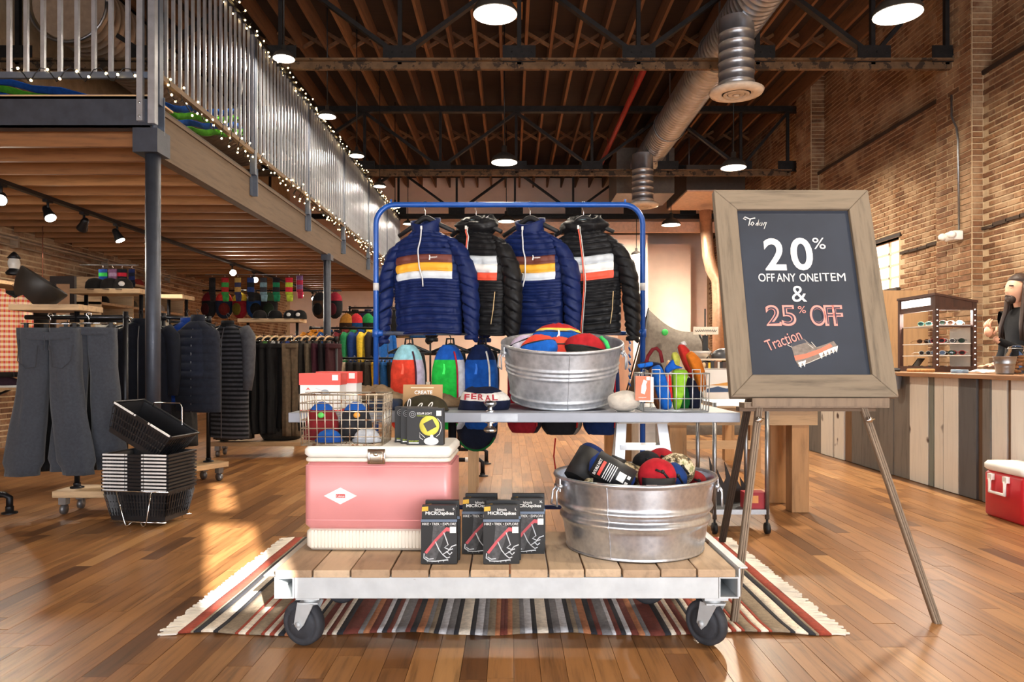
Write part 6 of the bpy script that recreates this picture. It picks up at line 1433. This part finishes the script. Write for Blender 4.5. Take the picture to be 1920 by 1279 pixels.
# ================================================================== counter, display case, person, timber tables
CXF = 3.53
PW = {k: wood('barnwood_'+k, [(0,a),(1,b_)], (5,5,.5), 6, .8, .35, g, knots=kn) for k, a, b_, g, kn in (('white',(216,210,198),(234,230,222),.12,True), ('grey',(98,94,90),(122,116,108),.4,False), ('dark',(84,84,86),(94,92,92),.3,False), ('brown',(92,66,44),(120,90,62),.4,False), ('green',(104,110,104),(120,124,116),.3,False))}
ct_ = thing('shop_counter', 'long shop counter clad in upright reclaimed barn boards', 'counter', (0,0,0))
m = MB(); m.bx(CXF+.02, CXF+.62, 4.9, 8.28, 0, .92); m.build('carcass', M((60,52,46), .9), ct_)
bnd = [(1500,1515,'grey'),(1515,1535,'grey'),(1535,1563,'white'),(1565,1583,'white'),(1584,1597,'brown'),(1597,1616,'grey'),(1617,1650,'grey'),(1650,1677,'grey'),(1677,1706,'grey'),(1707,1742,'white'),(1743,1752,'green'),(1753,1770,'white'),(1771,1799,'white'),(1800,1833,'dark'),(1833,1844,'brown'),(1844,1859,'grey'),(1859,1888,'white'),(1889,1896,'brown'),(1897,1928,'white')]
for a, b_, k in bnd:
    y0, y1 = CXF*F/(b_-CXP), CXF*F/(a-CXP); m = MB(); dd = rnd.uniform(.0,.012) if k != 'brown' else -.006
    m.bx(CXF-dd, CXF+.02, y0+.002, min(8.3,y1)-.002, .005, .92); m.build('barn_board', PW[k], ct_, bevel=.002)
m = MB(); m.bx(CXF-.09, CXF+.70, 4.88, 7.0, .921, .955); m.build('countertop', wood('countertop_a', [(0,(150,106,70)),(1,(160,116,80))], (6,.5,6), 6, .4, .15), ct_, bevel=.004)
m = MB(); m.bx(CXF-.10, CXF+.70, 7.0, 8.4, .921, .95); m.build('countertop', wood('countertop_b', [(0,(128,84,52)),(1,(138,94,60))], (6,.5,6), 6, .4, .15), ct_, bevel=.004)
CT = .9555
# display case of sunglasses
DK = wood('dark_case_wood', [(0,(62,34,24)),(1,(76,44,30))], (5,5,.6), 6, .45, .15)
DX0, DX1, DY0, DY1, DZ0, DZ1, DZ2 = 3.84, 4.18, 6.6, 7.2, CT, 1.655, 1.585
dc = thing('display_case', 'dark wood glass display case of sunglasses on the counter', 'display case', (0,0,0))
for x, y, z in ((DX0,DY0,DZ1),(DX0,DY1,DZ1),(DX1,DY0,DZ2),(DX1,DY1,DZ2)):
    m = MB(); m.bx(x-.018, x+.018, y-.018, y+.018, DZ0, z); m.build('corner_post', DK, dc)
m = MB(); vs = [(DX0-.025,DY0-.025,DZ1-.005),(DX1+.025,DY0-.025,DZ2-.005),(DX1+.025,DY1+.025,DZ2-.005),(DX0-.025,DY1+.025,DZ1-.005)]; vs += [(x,y,z+.02) for x,y,z in vs]
m.add(vs, [(0,1,2,3),(4,5,6,7),(0,1,5,4),(1,2,6,5),(2,3,7,6),(3,0,4,7)]); m.build('roof', DK, dc)
m = MB()
for z0, z1 in ((DZ2-.07, DZ2-.04), (DZ0, DZ0+.05), (1.36,1.375)):
    m = MB(); m.bx(DX0, DX1, DY0-.016, DY0+.014, z0, z1); m.build('face_rail', DK, dc)
    if z0 != 1.36: m = MB(); m.bx(DX0-.016, DX0+.014, DY0, DY1, z0, z1); m.build('side_rail', DK, dc)
m = MB(); m.prism([(DX0,DZ2-.04),(DX1,DZ2-.04),(DX1,DZ2),(DX0,DZ1)], DY0-.012, DY0-.004); m.build('gable', DK, dc)
m = MB(); m.bx(DX0-.012, DX0-.004, DY0+.02, DY1-.02, DZ2-.04, DZ1-.0); m.build('sign_panel', DK, dc)
m = MB(); m.bx(DX0-.018, DX0-.012, DY0+.07, DY1-.05, DZ2-.02, DZ1-.022); m.build('lit_sign', emis('lit_sign', (255,250,240), 2.5), dc)
m = MB()
for z in (1.10, 1.21, 1.375): m.bx(DX0+.01, DX1-.01, DY0+.01, DY1-.01, z, z+.008)
m.build('shelves', WHITE, dc)
m = MB(); m.bx(DX1-.012, DX1-.006, DY0+.02, DY0+.34, DZ0+.02, 1.36); m.build('back_panel', WHITE, dc)
m = MB(); m.bx(DX0+.02, DX1-.02, DY0+.02, DY1-.02, DZ0, DZ0+.012); m.build('floor_panel', WHITE, dc)
m = MB()
for x in (DX0, DX1):
    for k in range(11): m.ball((x, DY0-.019, 1.02+k*.05), .0045, nu=6, nv=4)
stuff(m.build('led_dots', emis('led_dot', (255,246,232), 12), dc)); light('display_case_light', 'AREA', (DX0+.17, DY0+.3, DZ2-.06), 16, (1,.95,.88), shape='RECTANGLE', size=.28, size_y=.5)
def shades(p, c, lens, label, yaw, s_=1.0):
    t = thing('sunglasses', label, 'sunglasses', p, R(yaw), 'sunglasses in the display case'); m = MB(); 
    for k in (-1, 1): m.tube([(k*.034+.026*math.cos(a*PI/6)*s_, 0, .02+.019*math.sin(a*PI/6)) for a in range(12)], .003, 5, closed=True)
    m.tube([(-.008,0,.026),(.008,0,.026)], .003, 5)
    for k in (-1, 1): m.tube([(k*.06,0,.026),(k*.063,.06,.024),(k*.06,.11,.008)], .0025, 5)
    m.build('frame', M(c, .4), t)
    for k in (-1, 1):
        m = MB(); m.ball((k*.034,.001,.02), (.025,.002,.018), nu=10, nv=6); m.build('lens', M(lens, .15), t)
q = random.Random(5)
cl_ = [((24,24,26),(40,60,50),'black'), ((120,70,40),(70,50,40),'tortoise'), ((200,200,204),(90,110,140),'silver'), ((30,80,60),(20,40,40),'green'), ((190,50,50),(40,40,44),'red'), ((220,220,216),(60,60,66),'white')]
for sh_, z in enumerate((1.0-.032, 1.108+.001, 1.218+.001, 1.383+.001)):
    for k in range(6):
        c = cl_[(k+sh_*2) % 6]; 
        shades((DX0+.07+(k % 3)*.085, DY0+.09+(k//3)*.22+q.uniform(-.02,.02), z+.002), c[0], c[1], c[2]+' sunglasses on the '+('bottom','second','third','top')[sh_]+' level of the display case', q.uniform(-60,10))
m = MB(); m.bar((DX0+.03,DY0+.3,.975), (DX0+.2,DY0+.12,.975+.0), .0, .0) if False else None
tb = thing('tablet_stand', 'slanted black tablet inside the lowest level of the display case', 'tablet', (DX0+.1, DY0+.48, .97), rot=(0,0,R(40))); m = MB(); m.box((0,0,.06), (.16,.008,.12), (R(35),0,0)); m.build('screen', M((18,18,20), .2), tb); m = MB(); m.box((0,.05,.02), (.06,.05,.04)); m.build('foot', BLACKM, tb)
# counter clutter
def pxc(px, py, X): d = X*F/(px-CXP); return Vector((X, d, CT))
p = pxc(1884, 700, 3.62); bk_ = thing('metal_pail', 'small ribbed galvanized pail on the counter', 'pail', p); m = MB(); m.lathe([(.001,.002),(.055,.002),(.06,.05),(.064,.055),(.062,.06),(.066,.075),(.069,.08),(.067,.085),(.076,.13),(.08,.133),(.073,.128),(.056,.008)], seg=28); m.build('pail', STEEL, bk_)
p = pxc(1908, 700, 3.66); jr = thing('glass_jar', 'clip top glass jar of cookies on the counter', 'jar', Vector((3.80,5.48,CT))); m = MB(); m.lathe([(.001,.003),(.07,.003),(.078,.02),(.078,.14),(.06,.17),(.058,.19)], seg=24); m.build('jar', GLASS, jr); m = MB(); m.lathe([(.062,.19),(.064,.2),(.03,.215),(.001,.218)], seg=24); m.build('lid', GLASS, jr); m = MB(); m.tube([(.064*math.cos(a*PI/12), .064*math.sin(a*PI/12), .192) for a in range(24)], .003, 5, closed=True); m.tube([(.066,0,.19),(.085,0,.15),(.08,0,.12)], .003, 5); m.build('clasp', STEEL, jr)
m = MB(); 
for k in range(26): m.ball((rnd.uniform(-.045,.045), rnd.uniform(-.045,.045), .02+rnd.uniform(0,.11)), (.022,.022,.012), nu=8, nv=5)
stuff(m.build('cookies', M((170,120,76), .9, 0, .2, 30), jr))
p = pxc(1668, 702, 3.6); m = MB(); m.rbox(-.06,.06,-.1,.1,0,.028,.015); m.rbox(-.045,.045,-.085,.085,.028,.034,.012); tag(m.build('card_reader', BLK, loc=p+Vector((0,0,.0)) ), 'flat black card reader lying on the counter by the chalkboard', 'card reader')
p = pxc(1785, 706, 3.68); m = MB(); m.lathe([(.001,0),(.06,.0),(.062,.004),(.062,.026),(.058,.03),(.001,.03)], seg=24); tag(m.build('tin', M((136,160,186), .35, .3), loc=p+Vector((-.06,-.2,0))), 'round pale blue tin on the counter before the display case', 'tin')
p = pxc(1845, 704, 3.75); m = MB(); m.sheet(10, 8, lambda u, v: ((u-.5)*.16, (v-.5)*.3, .012+.014*noise.noise(Vector((u*4,v*4,2)))+.02*math.sin(PI*u)*math.sin(PI*v))); o = m.build('paper_sheets', PAPER, loc=p, solid=.004); tag(o, 'crumpled white papers on the counter beside the pail', 'papers')
p = pxc(1722, 704, 3.66); m = MB(); m.rbox(-.07,.07,-.11,.11,0,.03,.01); tag(m.build('cork_block', M((186,138,88), .9, 0, .2, 40, .5, 120), loc=p+Vector((.02,0,0))), 'low cork block on the counter by the display case', 'block')
# pail hung on the counter front
p = P(1692, 714, CXF*F/(1705-CXP)-.12); pl = thing('hanging_pail', 'grey metal pail hung on the front of the counter', 'pail', (CXF-.085, 6.6, .80)); m = MB(); m.lathe([(.001,0),(.062,0),(.066,.01),(.08,.13),(.083,.133),(.078,.128),(.06,.01)], seg=24); m.build('pail', M((150,152,156), .5, .6), pl); m = MB(); m.tube([(.0,-.08,.125),(.04,-.05,.135),(.075,0,.14),(.04,.05,.135),(0,.08,.125)], .004, 6); m.build('bail', STEEL, pl)
# red cooler on the floor
rc = thing('ice_chest', 'red ice chest with white lid standing against the counter', 'cooler', (3.375, 4.83, 0)); m = MB()
rows = [[(sx*w+ (0), sy*d, z) for sx, sy in ((-1,-1),(1,-1),(1,1),(-1,1))] for w, d, z in ((.1,.17,0),(.128,.2,.31))]
m.rbox(-.125,.125,-.195,.195,.0,.31,.03); m.build('body', M((182,24,38), .35, 0, .05, 8), rc); m = MB(); m.rbox(-.13,.13,-.2,.2,.311,.375,.03); m.build('lid', WHITE, rc)
m = MB(); m.tube([(-.134,-.05,.27),(-.145,-.05,.255),(-.145,-.05,.175),(-.145,.1,.175),(-.145,.1,.255),(-.134,.1,.27)], .011, 8); m.box((-.134,-.05,.275),(.03,.04,.04)); m.box((-.134,.1,.275),(.03,.04,.04)); m.build('handle', WHITE, rc)
# plywood partition behind the counter
m = MB(); m.bx(4.78, 5.45, 9.55, 9.6, 0, 1.98); tag(m.build('plywood_panel', wood('plywood', [(0,(196,156,112)),(1,(204,164,120))], (4,4,.4), 5, .6, .1, .25)), 'tall plain plywood panel standing behind the counter end', 'panel')
# ---- person behind the counter
SKIN, HAIR, SHIRT, DENIM = M((206,156,128), .55, 0, .06, 14), M((46,29,20), .6, 0, .25, 30, .4, 120, (1,1,.15)), fab((20,20,22)), fab((70,92,130))
pe = thing('person', 'person in black long sleeves and jeans with long brown hair raising one hand', 'person', (4.72, 6.75, 0), R(4)); pe.scale = (1.03,1.03,1.035)
J = [((0,0,.98),.13),((0,0,1.12),.125),((.01,0,1.28),.14),((.01,0,1.42),.13),((0,0,1.5),.065),((-.02,0,1.56),.055),((-.03,0,1.62),.07),
     ((.0,-.17,1.43),.062),((-.02,-.25,1.30),.05),((-.06,-.27,1.13),.046),((-.18,-.25,1.10),.042),((-.36,-.19,1.19),.032),((-.405,-.175,1.225),.027),
     ((.0,.17,1.43),.062),((.02,.24,1.28),.05),((.03,.26,1.1),.045),((-.06,.24,.99),.036),((-.13,.2,.97),.028),
     ((0,-.09,.9),.095),((.0,-.1,.5),.065),((.02,-.1,.1),.045),((-.1,-.11,.04),.04),((0,.09,.9),.095),((.0,.1,.5),.065),((.02,.1,.1),.045),((-.1,.11,.04),.04)]
E_ = [(0,1),(1,2),(2,3),(3,4),(4,5),(5,6),(3,7),(7,8),(8,9),(9,10),(10,11),(11,12),(3,13),(13,14),(14,15),(15,16),(16,17),(0,18),(18,19),(19,20),(20,21),(0,22),(22,23),(23,24),(24,25)]
me = bpy.data.meshes.new('body'); me.from_pydata([j[0] for j in J], E_, []); bo_ = bpy.data.objects.new('body_tmp', me); COL.objects.link(bo_)
bo_.modifiers.new('skin', 'SKIN'); sv = me.skin_vertices[0].data
for i, j in enumerate(J): sv[i].radius = (j[1], j[1]); sv[i].use_root = (i == 0)
ms = bo_.modifiers.new('sub', 'SUBSURF'); ms.levels = 2
bpy.context.view_layer.update(); dg = bpy.context.evaluated_depsgraph_get(); tm = bpy.data.meshes.new_from_object(bo_.evaluated_get(dg))
mb = MB(); mb.add([v.co for v in tm.vertices], [list(p_.vertices) for p_ in tm.polygons], 0, True); bpy.data.objects.remove(bo_)
def headfn(v):                                                       # profile looks towards -x
    q_ = 1.0
    if v.x < 0:
        q_ += .24*math.exp(-((v.z+.12)/.13)**2-(v.y/.2)**2)          # nose
        q_ += .05*math.exp(-((v.z-.22)/.12)**2)                       # brow
        q_ -= .06*math.exp(-((v.z-.04)/.08)**2-((abs(v.y)-.35)/.2)**2) # eye sockets
        q_ += .05*math.exp(-((v.z+.45)/.1)**2-(v.y/.3)**2)            # lips
        q_ += .10*math.exp(-((v.z+.85)/.15)**2)                       # chin
    return q_
mb.ball((-.045,0,1.655), (.098,.078,.118), 0, 32, 24, headfn)
hp = Vector((-.42,-.165,1.25))                                        # raised hand: palm and five fingers
mb.ball(hp+Vector((-.02,0,.025)), (.03,.042,.048), 0, 12, 8)
for k, (dy, L_) in enumerate(((-.03,.07),(-.01,.08),(.01,.075),(.03,.06))): b0 = hp+Vector((-.025,dy,.055)); mb.tube([b0, b0+Vector((-.006,0,L_*.45)), b0+Vector((.006,0,L_*.8)), b0+Vector((.02,0,L_))], [.0095,.009,.0085,.006], 8)
mb.tube([hp+Vector((.0,-.035,.0)), hp+Vector((.015,-.05,.03)), hp+Vector((.02,-.045,.06))], [.012,.0105,.007], 8)
hp2 = Vector((-.155,.195,.975)); mb.ball(hp2, (.045,.035,.022), 0, 12, 8)
for k in range(4): b0 = hp2+Vector((-.035,-.025+k*.017,0)); mb.tube([b0, b0+Vector((-.035,0,.0)), b0+Vector((-.06,0,-.012))], [.009,.0085,.006], 8)
mb.tube([hp2+Vector((0,-.03,0)), hp2+Vector((-.03,-.05,-.004)), hp2+Vector((-.05,-.05,-.01))], [.011,.01,.007], 8)
body = mb.build('body', [SKIN, SHIRT, DENIM], pe)
for p_ in body.data.polygons:
    c = p_.center
    wrist = (c.x < -.375 and c.z > 1.16) or (c.x < -.105 and c.z < 1.03 and c.y > .1)
    p_.material_index = 0 if (c.z > 1.5 and abs(c.y) < .12) or wrist else (2 if c.z < .985 and abs(c.y) < .2 and c.x > -.2 else 1)
m = MB(); m.ball((-.015,0,1.678), (.118,.1,.128), 0, 36, 24, lambda v: 1.0 if (v.x > -.3 or v.z > .42) else .72); m.build('hair', HAIR, pe)
m = MB()
for s_ in (-1, 1):
    for k in range(7):
        x0_ = -.045+k*.022; pts = [(x0_, s_*(.09+.004*(k % 2)), 1.72), (x0_-.008, s_*.1, 1.62), (x0_-.025, s_*.1, 1.48), (x0_-.06, s_*.12, 1.34), (x0_-.07, s_*.125, 1.2)]; m.tube(pts, [.018,.022,.022,.018,.006], 7)
m.tube([(.06,0,1.7),(.09,0,1.55),(.1,0,1.4),(.09,0,1.25)], [.06,.07,.06,.02], 12); m.build('long_hair', HAIR, pe)
m = MB(); m.ball((-.105,0,1.572), (.045,.048,.045), nu=16, nv=12); m.tube([(-.13,-.03,1.592),(-.146,0,1.602),(-.13,.03,1.592)], .007, 6); m.build('beard', HAIR, pe)
for s_ in (-1, 1):
    m = MB(); m.ball((-.118, s_*.034, 1.662), (.010,.012,.006), nu=10, nv=6); m.build('eye', M((236,230,224), .3), pe); m = MB(); m.ball((-.127, s_*.034, 1.662), (.004,.006,.005), nu=8, nv=6); m.build('iris', M((44,30,24), .3), pe)
    m = MB(); m.tube([(-.135, s_*.015, 1.686), (-.137, s_*.035, 1.69), (-.122, s_*.055, 1.684)], .005, 6); m.build('eyebrow', HAIR, pe)
    m = MB(); m.ball((-.03, s_*.08, 1.65), (.022,.012,.03), nu=10, nv=8); m.build('ear', SKIN, pe)
# ---- timber table right of the door
tt = thing('timber_table', 'heavy timber table on square post legs behind the easel', 'table', (0,0,0)); TT = .76
POST = wood('post_timber', [(0,(160,118,76)),(1,(182,140,96))], (4,4,.5), 6, .65, .2)
for x, y in ((2.01,5.13), (1.98,5.47), (1.16,5.13), (1.14,5.47)):
    m = MB(); m.bx(x-.06, x+.06, y-.06, y+.06, 0, TT-.14); m.build('leg', POST, tt, bevel=.004)
m = MB(); m.bx(1.05, 2.12, 5.05, 5.08, TT-.15, TT-.03); m.build('apron', OAKX, tt); m = MB(); m.bx(1.05, 2.12, 5.52, 5.55, TT-.15, TT-.03); m.build('apron', OAKX, tt)
for k in range(4):
    m = MB(); m.bx(1.0, 2.16, 5.0+k*.15, 5.145+k*.15, TT-.03, TT); m.build('top_board', OAKX, tt, bevel=.003)
# pale picture prints propped on it
for k, (px, py0, py1, lab) in enumerate(((1358,690,752,'white boxed print with orange and blue mountain stripes behind the wire basket'),)):
    d = 5.3; p = P(px, py1, d); t = thing('mountain_print_box', lab, 'box', (p.x, d, TT+.0005)); w, h = .3, (py1-py0)/S(d)
    m = MB(); m.bx(-w/2, w/2, -.05, .05, 0, h); m.build('carton', PAPER, t)
    m = MB(); m.prism([(-w*.42,h*.5),(w*.5,h*.46),(w*.5,h*.56),(w*.1,h*.6),(-w*.2,h*.54)], -.052, -.05); m.build('orange_stripe', M((222,160,80), .7), t)
    m = MB(); m.prism([(-w*.5,h*.28),(w*.5,h*.3),(w*.5,h*.46),(0,h*.4),(-w*.2,h*.46),(-w*.5,h*.38)], -.052, -.05); m.build('blue_stripe', M((60,84,120), .7), t)
    m = MB(); m.bx(-w/2, w/2, -.0525, -.05, h*.97, h); m.build('lid_edge', M((150,140,130), .7), t)
# steel trolley with firewood flames on its low shelf
st = thing('steel_trolley', 'steel pole trolley with low shelf between the timber table and the door', 'trolley', (0,0,0)); TY0, TY1 = 4.45, 4.85
for x in (1.24, 1.56):
    for y in (TY0, TY1):
        m = MB(); m.tube([(x,y,.09),(x,y,.80)], .0135, 10); m.build('pole', STEEL, st)
        m = MB(); m.tube([(x-.012,y,.035),(x+.012,y,.035)], .034, 12); m.tube([(x,y,.04),(x,y,.09)], .007, 6); m.build('castor', BLK, st)
m = MB(); m.bx(1.23, 1.57, TY0-.01, TY1+.01, .12, .15); m.build('low_shelf', STEEL, st)
m = MB(); m.bx(1.23, 1.57, TY0-.01, TY1+.01, .78, .80); m.build('top_shelf', STEEL, st)
fl = thing('flame_cutout', 'row of dark metal flame cut-outs standing on the trolley shelf', 'ornament', (1.40, 4.62, .1505)); 
for k in range(5):
    x = -.12+k*.055; m = MB(); hgt = (.3,.22,.26,.2,.16)[k]; m.prism([(x-.04,0),(x+.03,0),(x+.035,hgt*.4),(x+.01,hgt*.62),(x-.03,hgt),(x-.02,hgt*.6),(x-.045,hgt*.4)], -.01+k*.02, .0+k*.02); m.build('flame', M((34,24,20), .6, .3), fl)
bx_ = thing('red_carton', 'small red printed carton on the trolley shelf', 'box', (1.49, 4.50, .1505)); m = MB(); m.bx(-.065, .065, -.04, .04, 0, .1); m.build('carton', M((150,34,44), .6), bx_); m = MB(); m.bx(-.06,.02,-.042,-.04,.035,.08); m.build('print', M((206,140,80), .6), bx_)
# wooden display bench behind, with books, crates, bowls and a tent
db = thing('display_bench', 'long pale timber display bench behind the white basket', 'bench', (0,0,0)); DB = .70
for k in range(6):
    m = MB(); m.bx(.95, 2.4, 6.9+k*.17, 7.06+k*.17, DB-.035, DB); m.build('top_board', OAKX, db)
for x in (1.05, 2.32):
    for y in (6.98, 7.8): m = MB(); m.bx(x-.05, x+.05, y-.05, y+.05, 0, DB-.035); m.build('leg', POST, db)
m = MB(); m.bx(1.0, 2.35, 6.92, 6.95, DB-.16, DB-.035); m.bx(1.0, 2.35, 6.92, 6.95, .22, .3); m.build('rail', OAKX, db)
hh = thing('bookcase', 'two tier pale bookcase standing on the display bench', 'bookcase', (1.98, 7.3, DB+.0005))
for x in (-.28, .28): m = MB(); m.bx(x-.012, x+.012, -.12, .12, 0, .38); m.build('side', M((206,190,170), .6), hh)
for z in (.0, .19, .36): m = MB(); m.bx(-.268, .268, -.12, .12, z, z+.018); m.build('shelf', M((206,190,170), .6), hh)
x = -.26; q = random.Random(21); bc = [((26,24,26),'black'),((60,40,30),'brown'),((220,180,40),'yellow'),((36,36,40),'charcoal'),((90,60,40),'tan'),((206,200,190),'cream')]; k = 0
while x < .24:
    w = q.uniform(.018,.034); h = q.uniform(.13,.155); c = bc[k % 6]; t = thing('book', c[1]+' spined book on the bookcase behind the wire basket', 'book', (1.98+x+w/2, 7.26, DB+.0005+.2085), group='books on the bookcase')
    m = MB(); m.bx(-w/2, w/2, -.08, .08, 0, h); m.build('cover', M(c[0], .6), t); m = MB(); m.bx(-w/2+.002, w/2-.002, -.078, .082, .003, h-.003); m.build('pages', PAPER, t); x += w+.002; k += 1
for k, (x, c, lab) in enumerate(((-.1,(196,190,184),'pale grey enamel bowl on top of the bookcase'), (.14,(70,70,74),'dark steel bowl upturned on the bookcase'))):
    m = MB(); m.lathe([(.001,0),(.06,0),(.1,.04),(.12,.075),(.11,.075),(.09,.04),(.05,.01),(.001,.01)] if k == 0 else [(.12,0),(.118,.03),(.09,.075),(.04,.1),(.001,.105)], seg=24); tag(m.build('bowl', M(c, .35, .4), loc=(1.98+x, 7.3, DB+.3785)), lab, 'bowl')
sp = thing('sign_post', 'dark post with pale cross sign board standing behind the books', 'sign', (P(1323,700,7.6).x, 7.62, DB+.0005)); z0 = 0; m = MB(); m.bx(-.025,.025,-.02,.02,0,.62); m.bx(-.006,.006,-.006,.006,.62,.9); m.build('post', BLK, sp); m = MB(); m.bx(-.13,.13,-.03,-.02,.63,.71); m.build('board', M((206,196,180), .7, 0, .15, 30), sp); m = MB(); m.tube([(-.11+.011*k, -.031, .67+.012*(-1)**k*(.4+.6*abs(math.sin(k*1.7)))) for k in range(21)], .004, 5); m.build('scribble_marks', M((60,54,48), .8), sp)  # scribbled strokes stand in for unreadable lettering on the board
cr = thing('wooden_crate', 'slatted wooden crate of tools on the display bench', 'crate', (P(1275,1,7.2).x, 7.15, DB+.0005))
for k in range(3):
    for y in (-.11, .11): m = MB(); m.bx(-.2,.2,y-.008,y+.008,.01+k*.075,.07+k*.075); m.build('slat', OAKX, cr)
    for x in (-.2,.2): m = MB(); m.bx(x-.008,x+.008,-.1,.1,.01+k*.075,.07+k*.075); m.build('slat', OAKX, cr)
m = MB(); m.bx(-.19,.19,-.1,.1,0,.012); m.build('bottom', OAKX, cr); m = MB(); m.bx(.02,.11,-.121,-.119,.12,.22); m.build('paper_label', PAPER, cr)
for k in range(5):
    t = thing('wooden_spoon', 'wooden spoon handle sticking up out of the slatted crate', 'spoon', (P(1258+k*9,1,7.2).x, 7.15, DB+.02), group='wooden spoons in the crate', rot=(0,R(-6+k*7),0)); m = MB(); m.tube([(0,0,0),(0,0,.28)], .008, 8); m.build('handle', OAK, t); m = MB(); m.ball((0,0,.31), (.024,.01,.035), nu=12, nv=8); m.build('bowl', OAK, t)
tn = thing('tent', 'grey mesh tent pitched on the floor before the pale back wall', 'tent', (P(1262,1,11).x, 11.2, 0)); A_ = P(1216,580,11)-Vector((P(1262,1,11).x,11.2,0)); B_ = P(1308,622,11)-Vector((P(1262,1,11).x,11.2,0)); 
TM = M((96,88,80), .85, 0, .2, 20)
m = MB(); m.sheet(16, 8, lambda u, v: A_.lerp(B_, u)*(1-v)+Vector((-.7+1.8*u, -.75, .0))*v+Vector((0,0,-.12*math.sin(PI*u)*(1-v)-.1*math.sin(PI*v)))); m.build('front_panel', TM, tn, solid=.006)
m = MB(); m.sheet(16, 8, lambda u, v: A_.lerp(B_, u)*(1-v)+Vector((-.7+1.8*u, .75, .0))*v+Vector((0,0,-.12*math.sin(PI*u)*(1-v)-.1*math.sin(PI*v)))); m.build('rear_panel', TM, tn, solid=.006)
m = MB(); m.tube([(-.7,-.75,0), A_+Vector((0,0,.01)), (-.7,.75,0)], .012, 8); m.tube([(1.1,-.75,0), B_+Vector((0,0,.01)), (1.1,.75,0)], .012, 8); m.build('pole', BLK, tn); m = MB(); m.ball(A_.lerp(B_,.3)+Vector((0,-.12,-.25)), (.05,.02,.05)); m.build('green_patch', M((60,190,90), .6), tn)
# teal and orange caps on the bench end behind the grey tub
ballcap((P(1168,690,5.2).x, 5.25, .935), (40,130,140), 'teal and orange cap perched behind the grey tub', -30, (226,110,70)) if False else None
lt = thing('low_table', 'pale plywood display table standing behind the blue rack', 'table', (0,0,0)); m = MB(); m.bx(-.35, .95, 5.6, 6.2, .74, .78); m.build('top', OAKX, lt)
for x in (-.3, .9):
    for y in (5.66, 6.14): m = MB(); m.bx(x-.03,x+.03,y-.03,y+.03,0,.74); m.build('leg', OAK, lt)
wb_ = thing('white_cabinet', 'small white cabinet standing on the floor behind the step ladder', 'cabinet', (1.02, 5.3, 0)); m = MB(); m.bx(-.12,.06,-.15,.15,0,.62); m.build('body', M((206,196,184), .6), wb_); m = MB(); m.bx(-.1,.04,-.16,-.15,.1,.55); m.build('door', M((196,186,174), .6), wb_)
# pipe racks standing in the aisle behind the cooler
for k, (px, py, x2) in enumerate(((905,893,860), (912,870,868))):
    d = CH*F/(py-HZ); x1_ = (px-CXP)*d/F; t = thing('pipe_stand', ('black pipe stand with tagged foot in the aisle', 'black pipe stand furthest back in the aisle')[k], 'stand', (x1_, d, 0)); m = MB(); m.lathe([(.05,0),(.05,.008),(.024,.012),(.024,.03)], seg=14); m.build('flange', PIPE, t)
    m = MB(); m.tube([(0,0,.02),(0,0,.13),(-.03,0,.15),(-.5,0,.15)], .02, 10); m.build('foot_pipe', PIPE, t); m = MB(); m.tube([(-.28,0,.15),(-.28,0,1.15)], .02, 10); m.tube([(-.28,0,1.13),(-.7,0,1.13)], .016, 10); m.build('upright', PIPE, t)
    if k == 0: m = MB(); m.tube([(-.16,0,.15),(-.1,0,.15)], .0225, 10); m.build('paper_tag', PAPER, t)
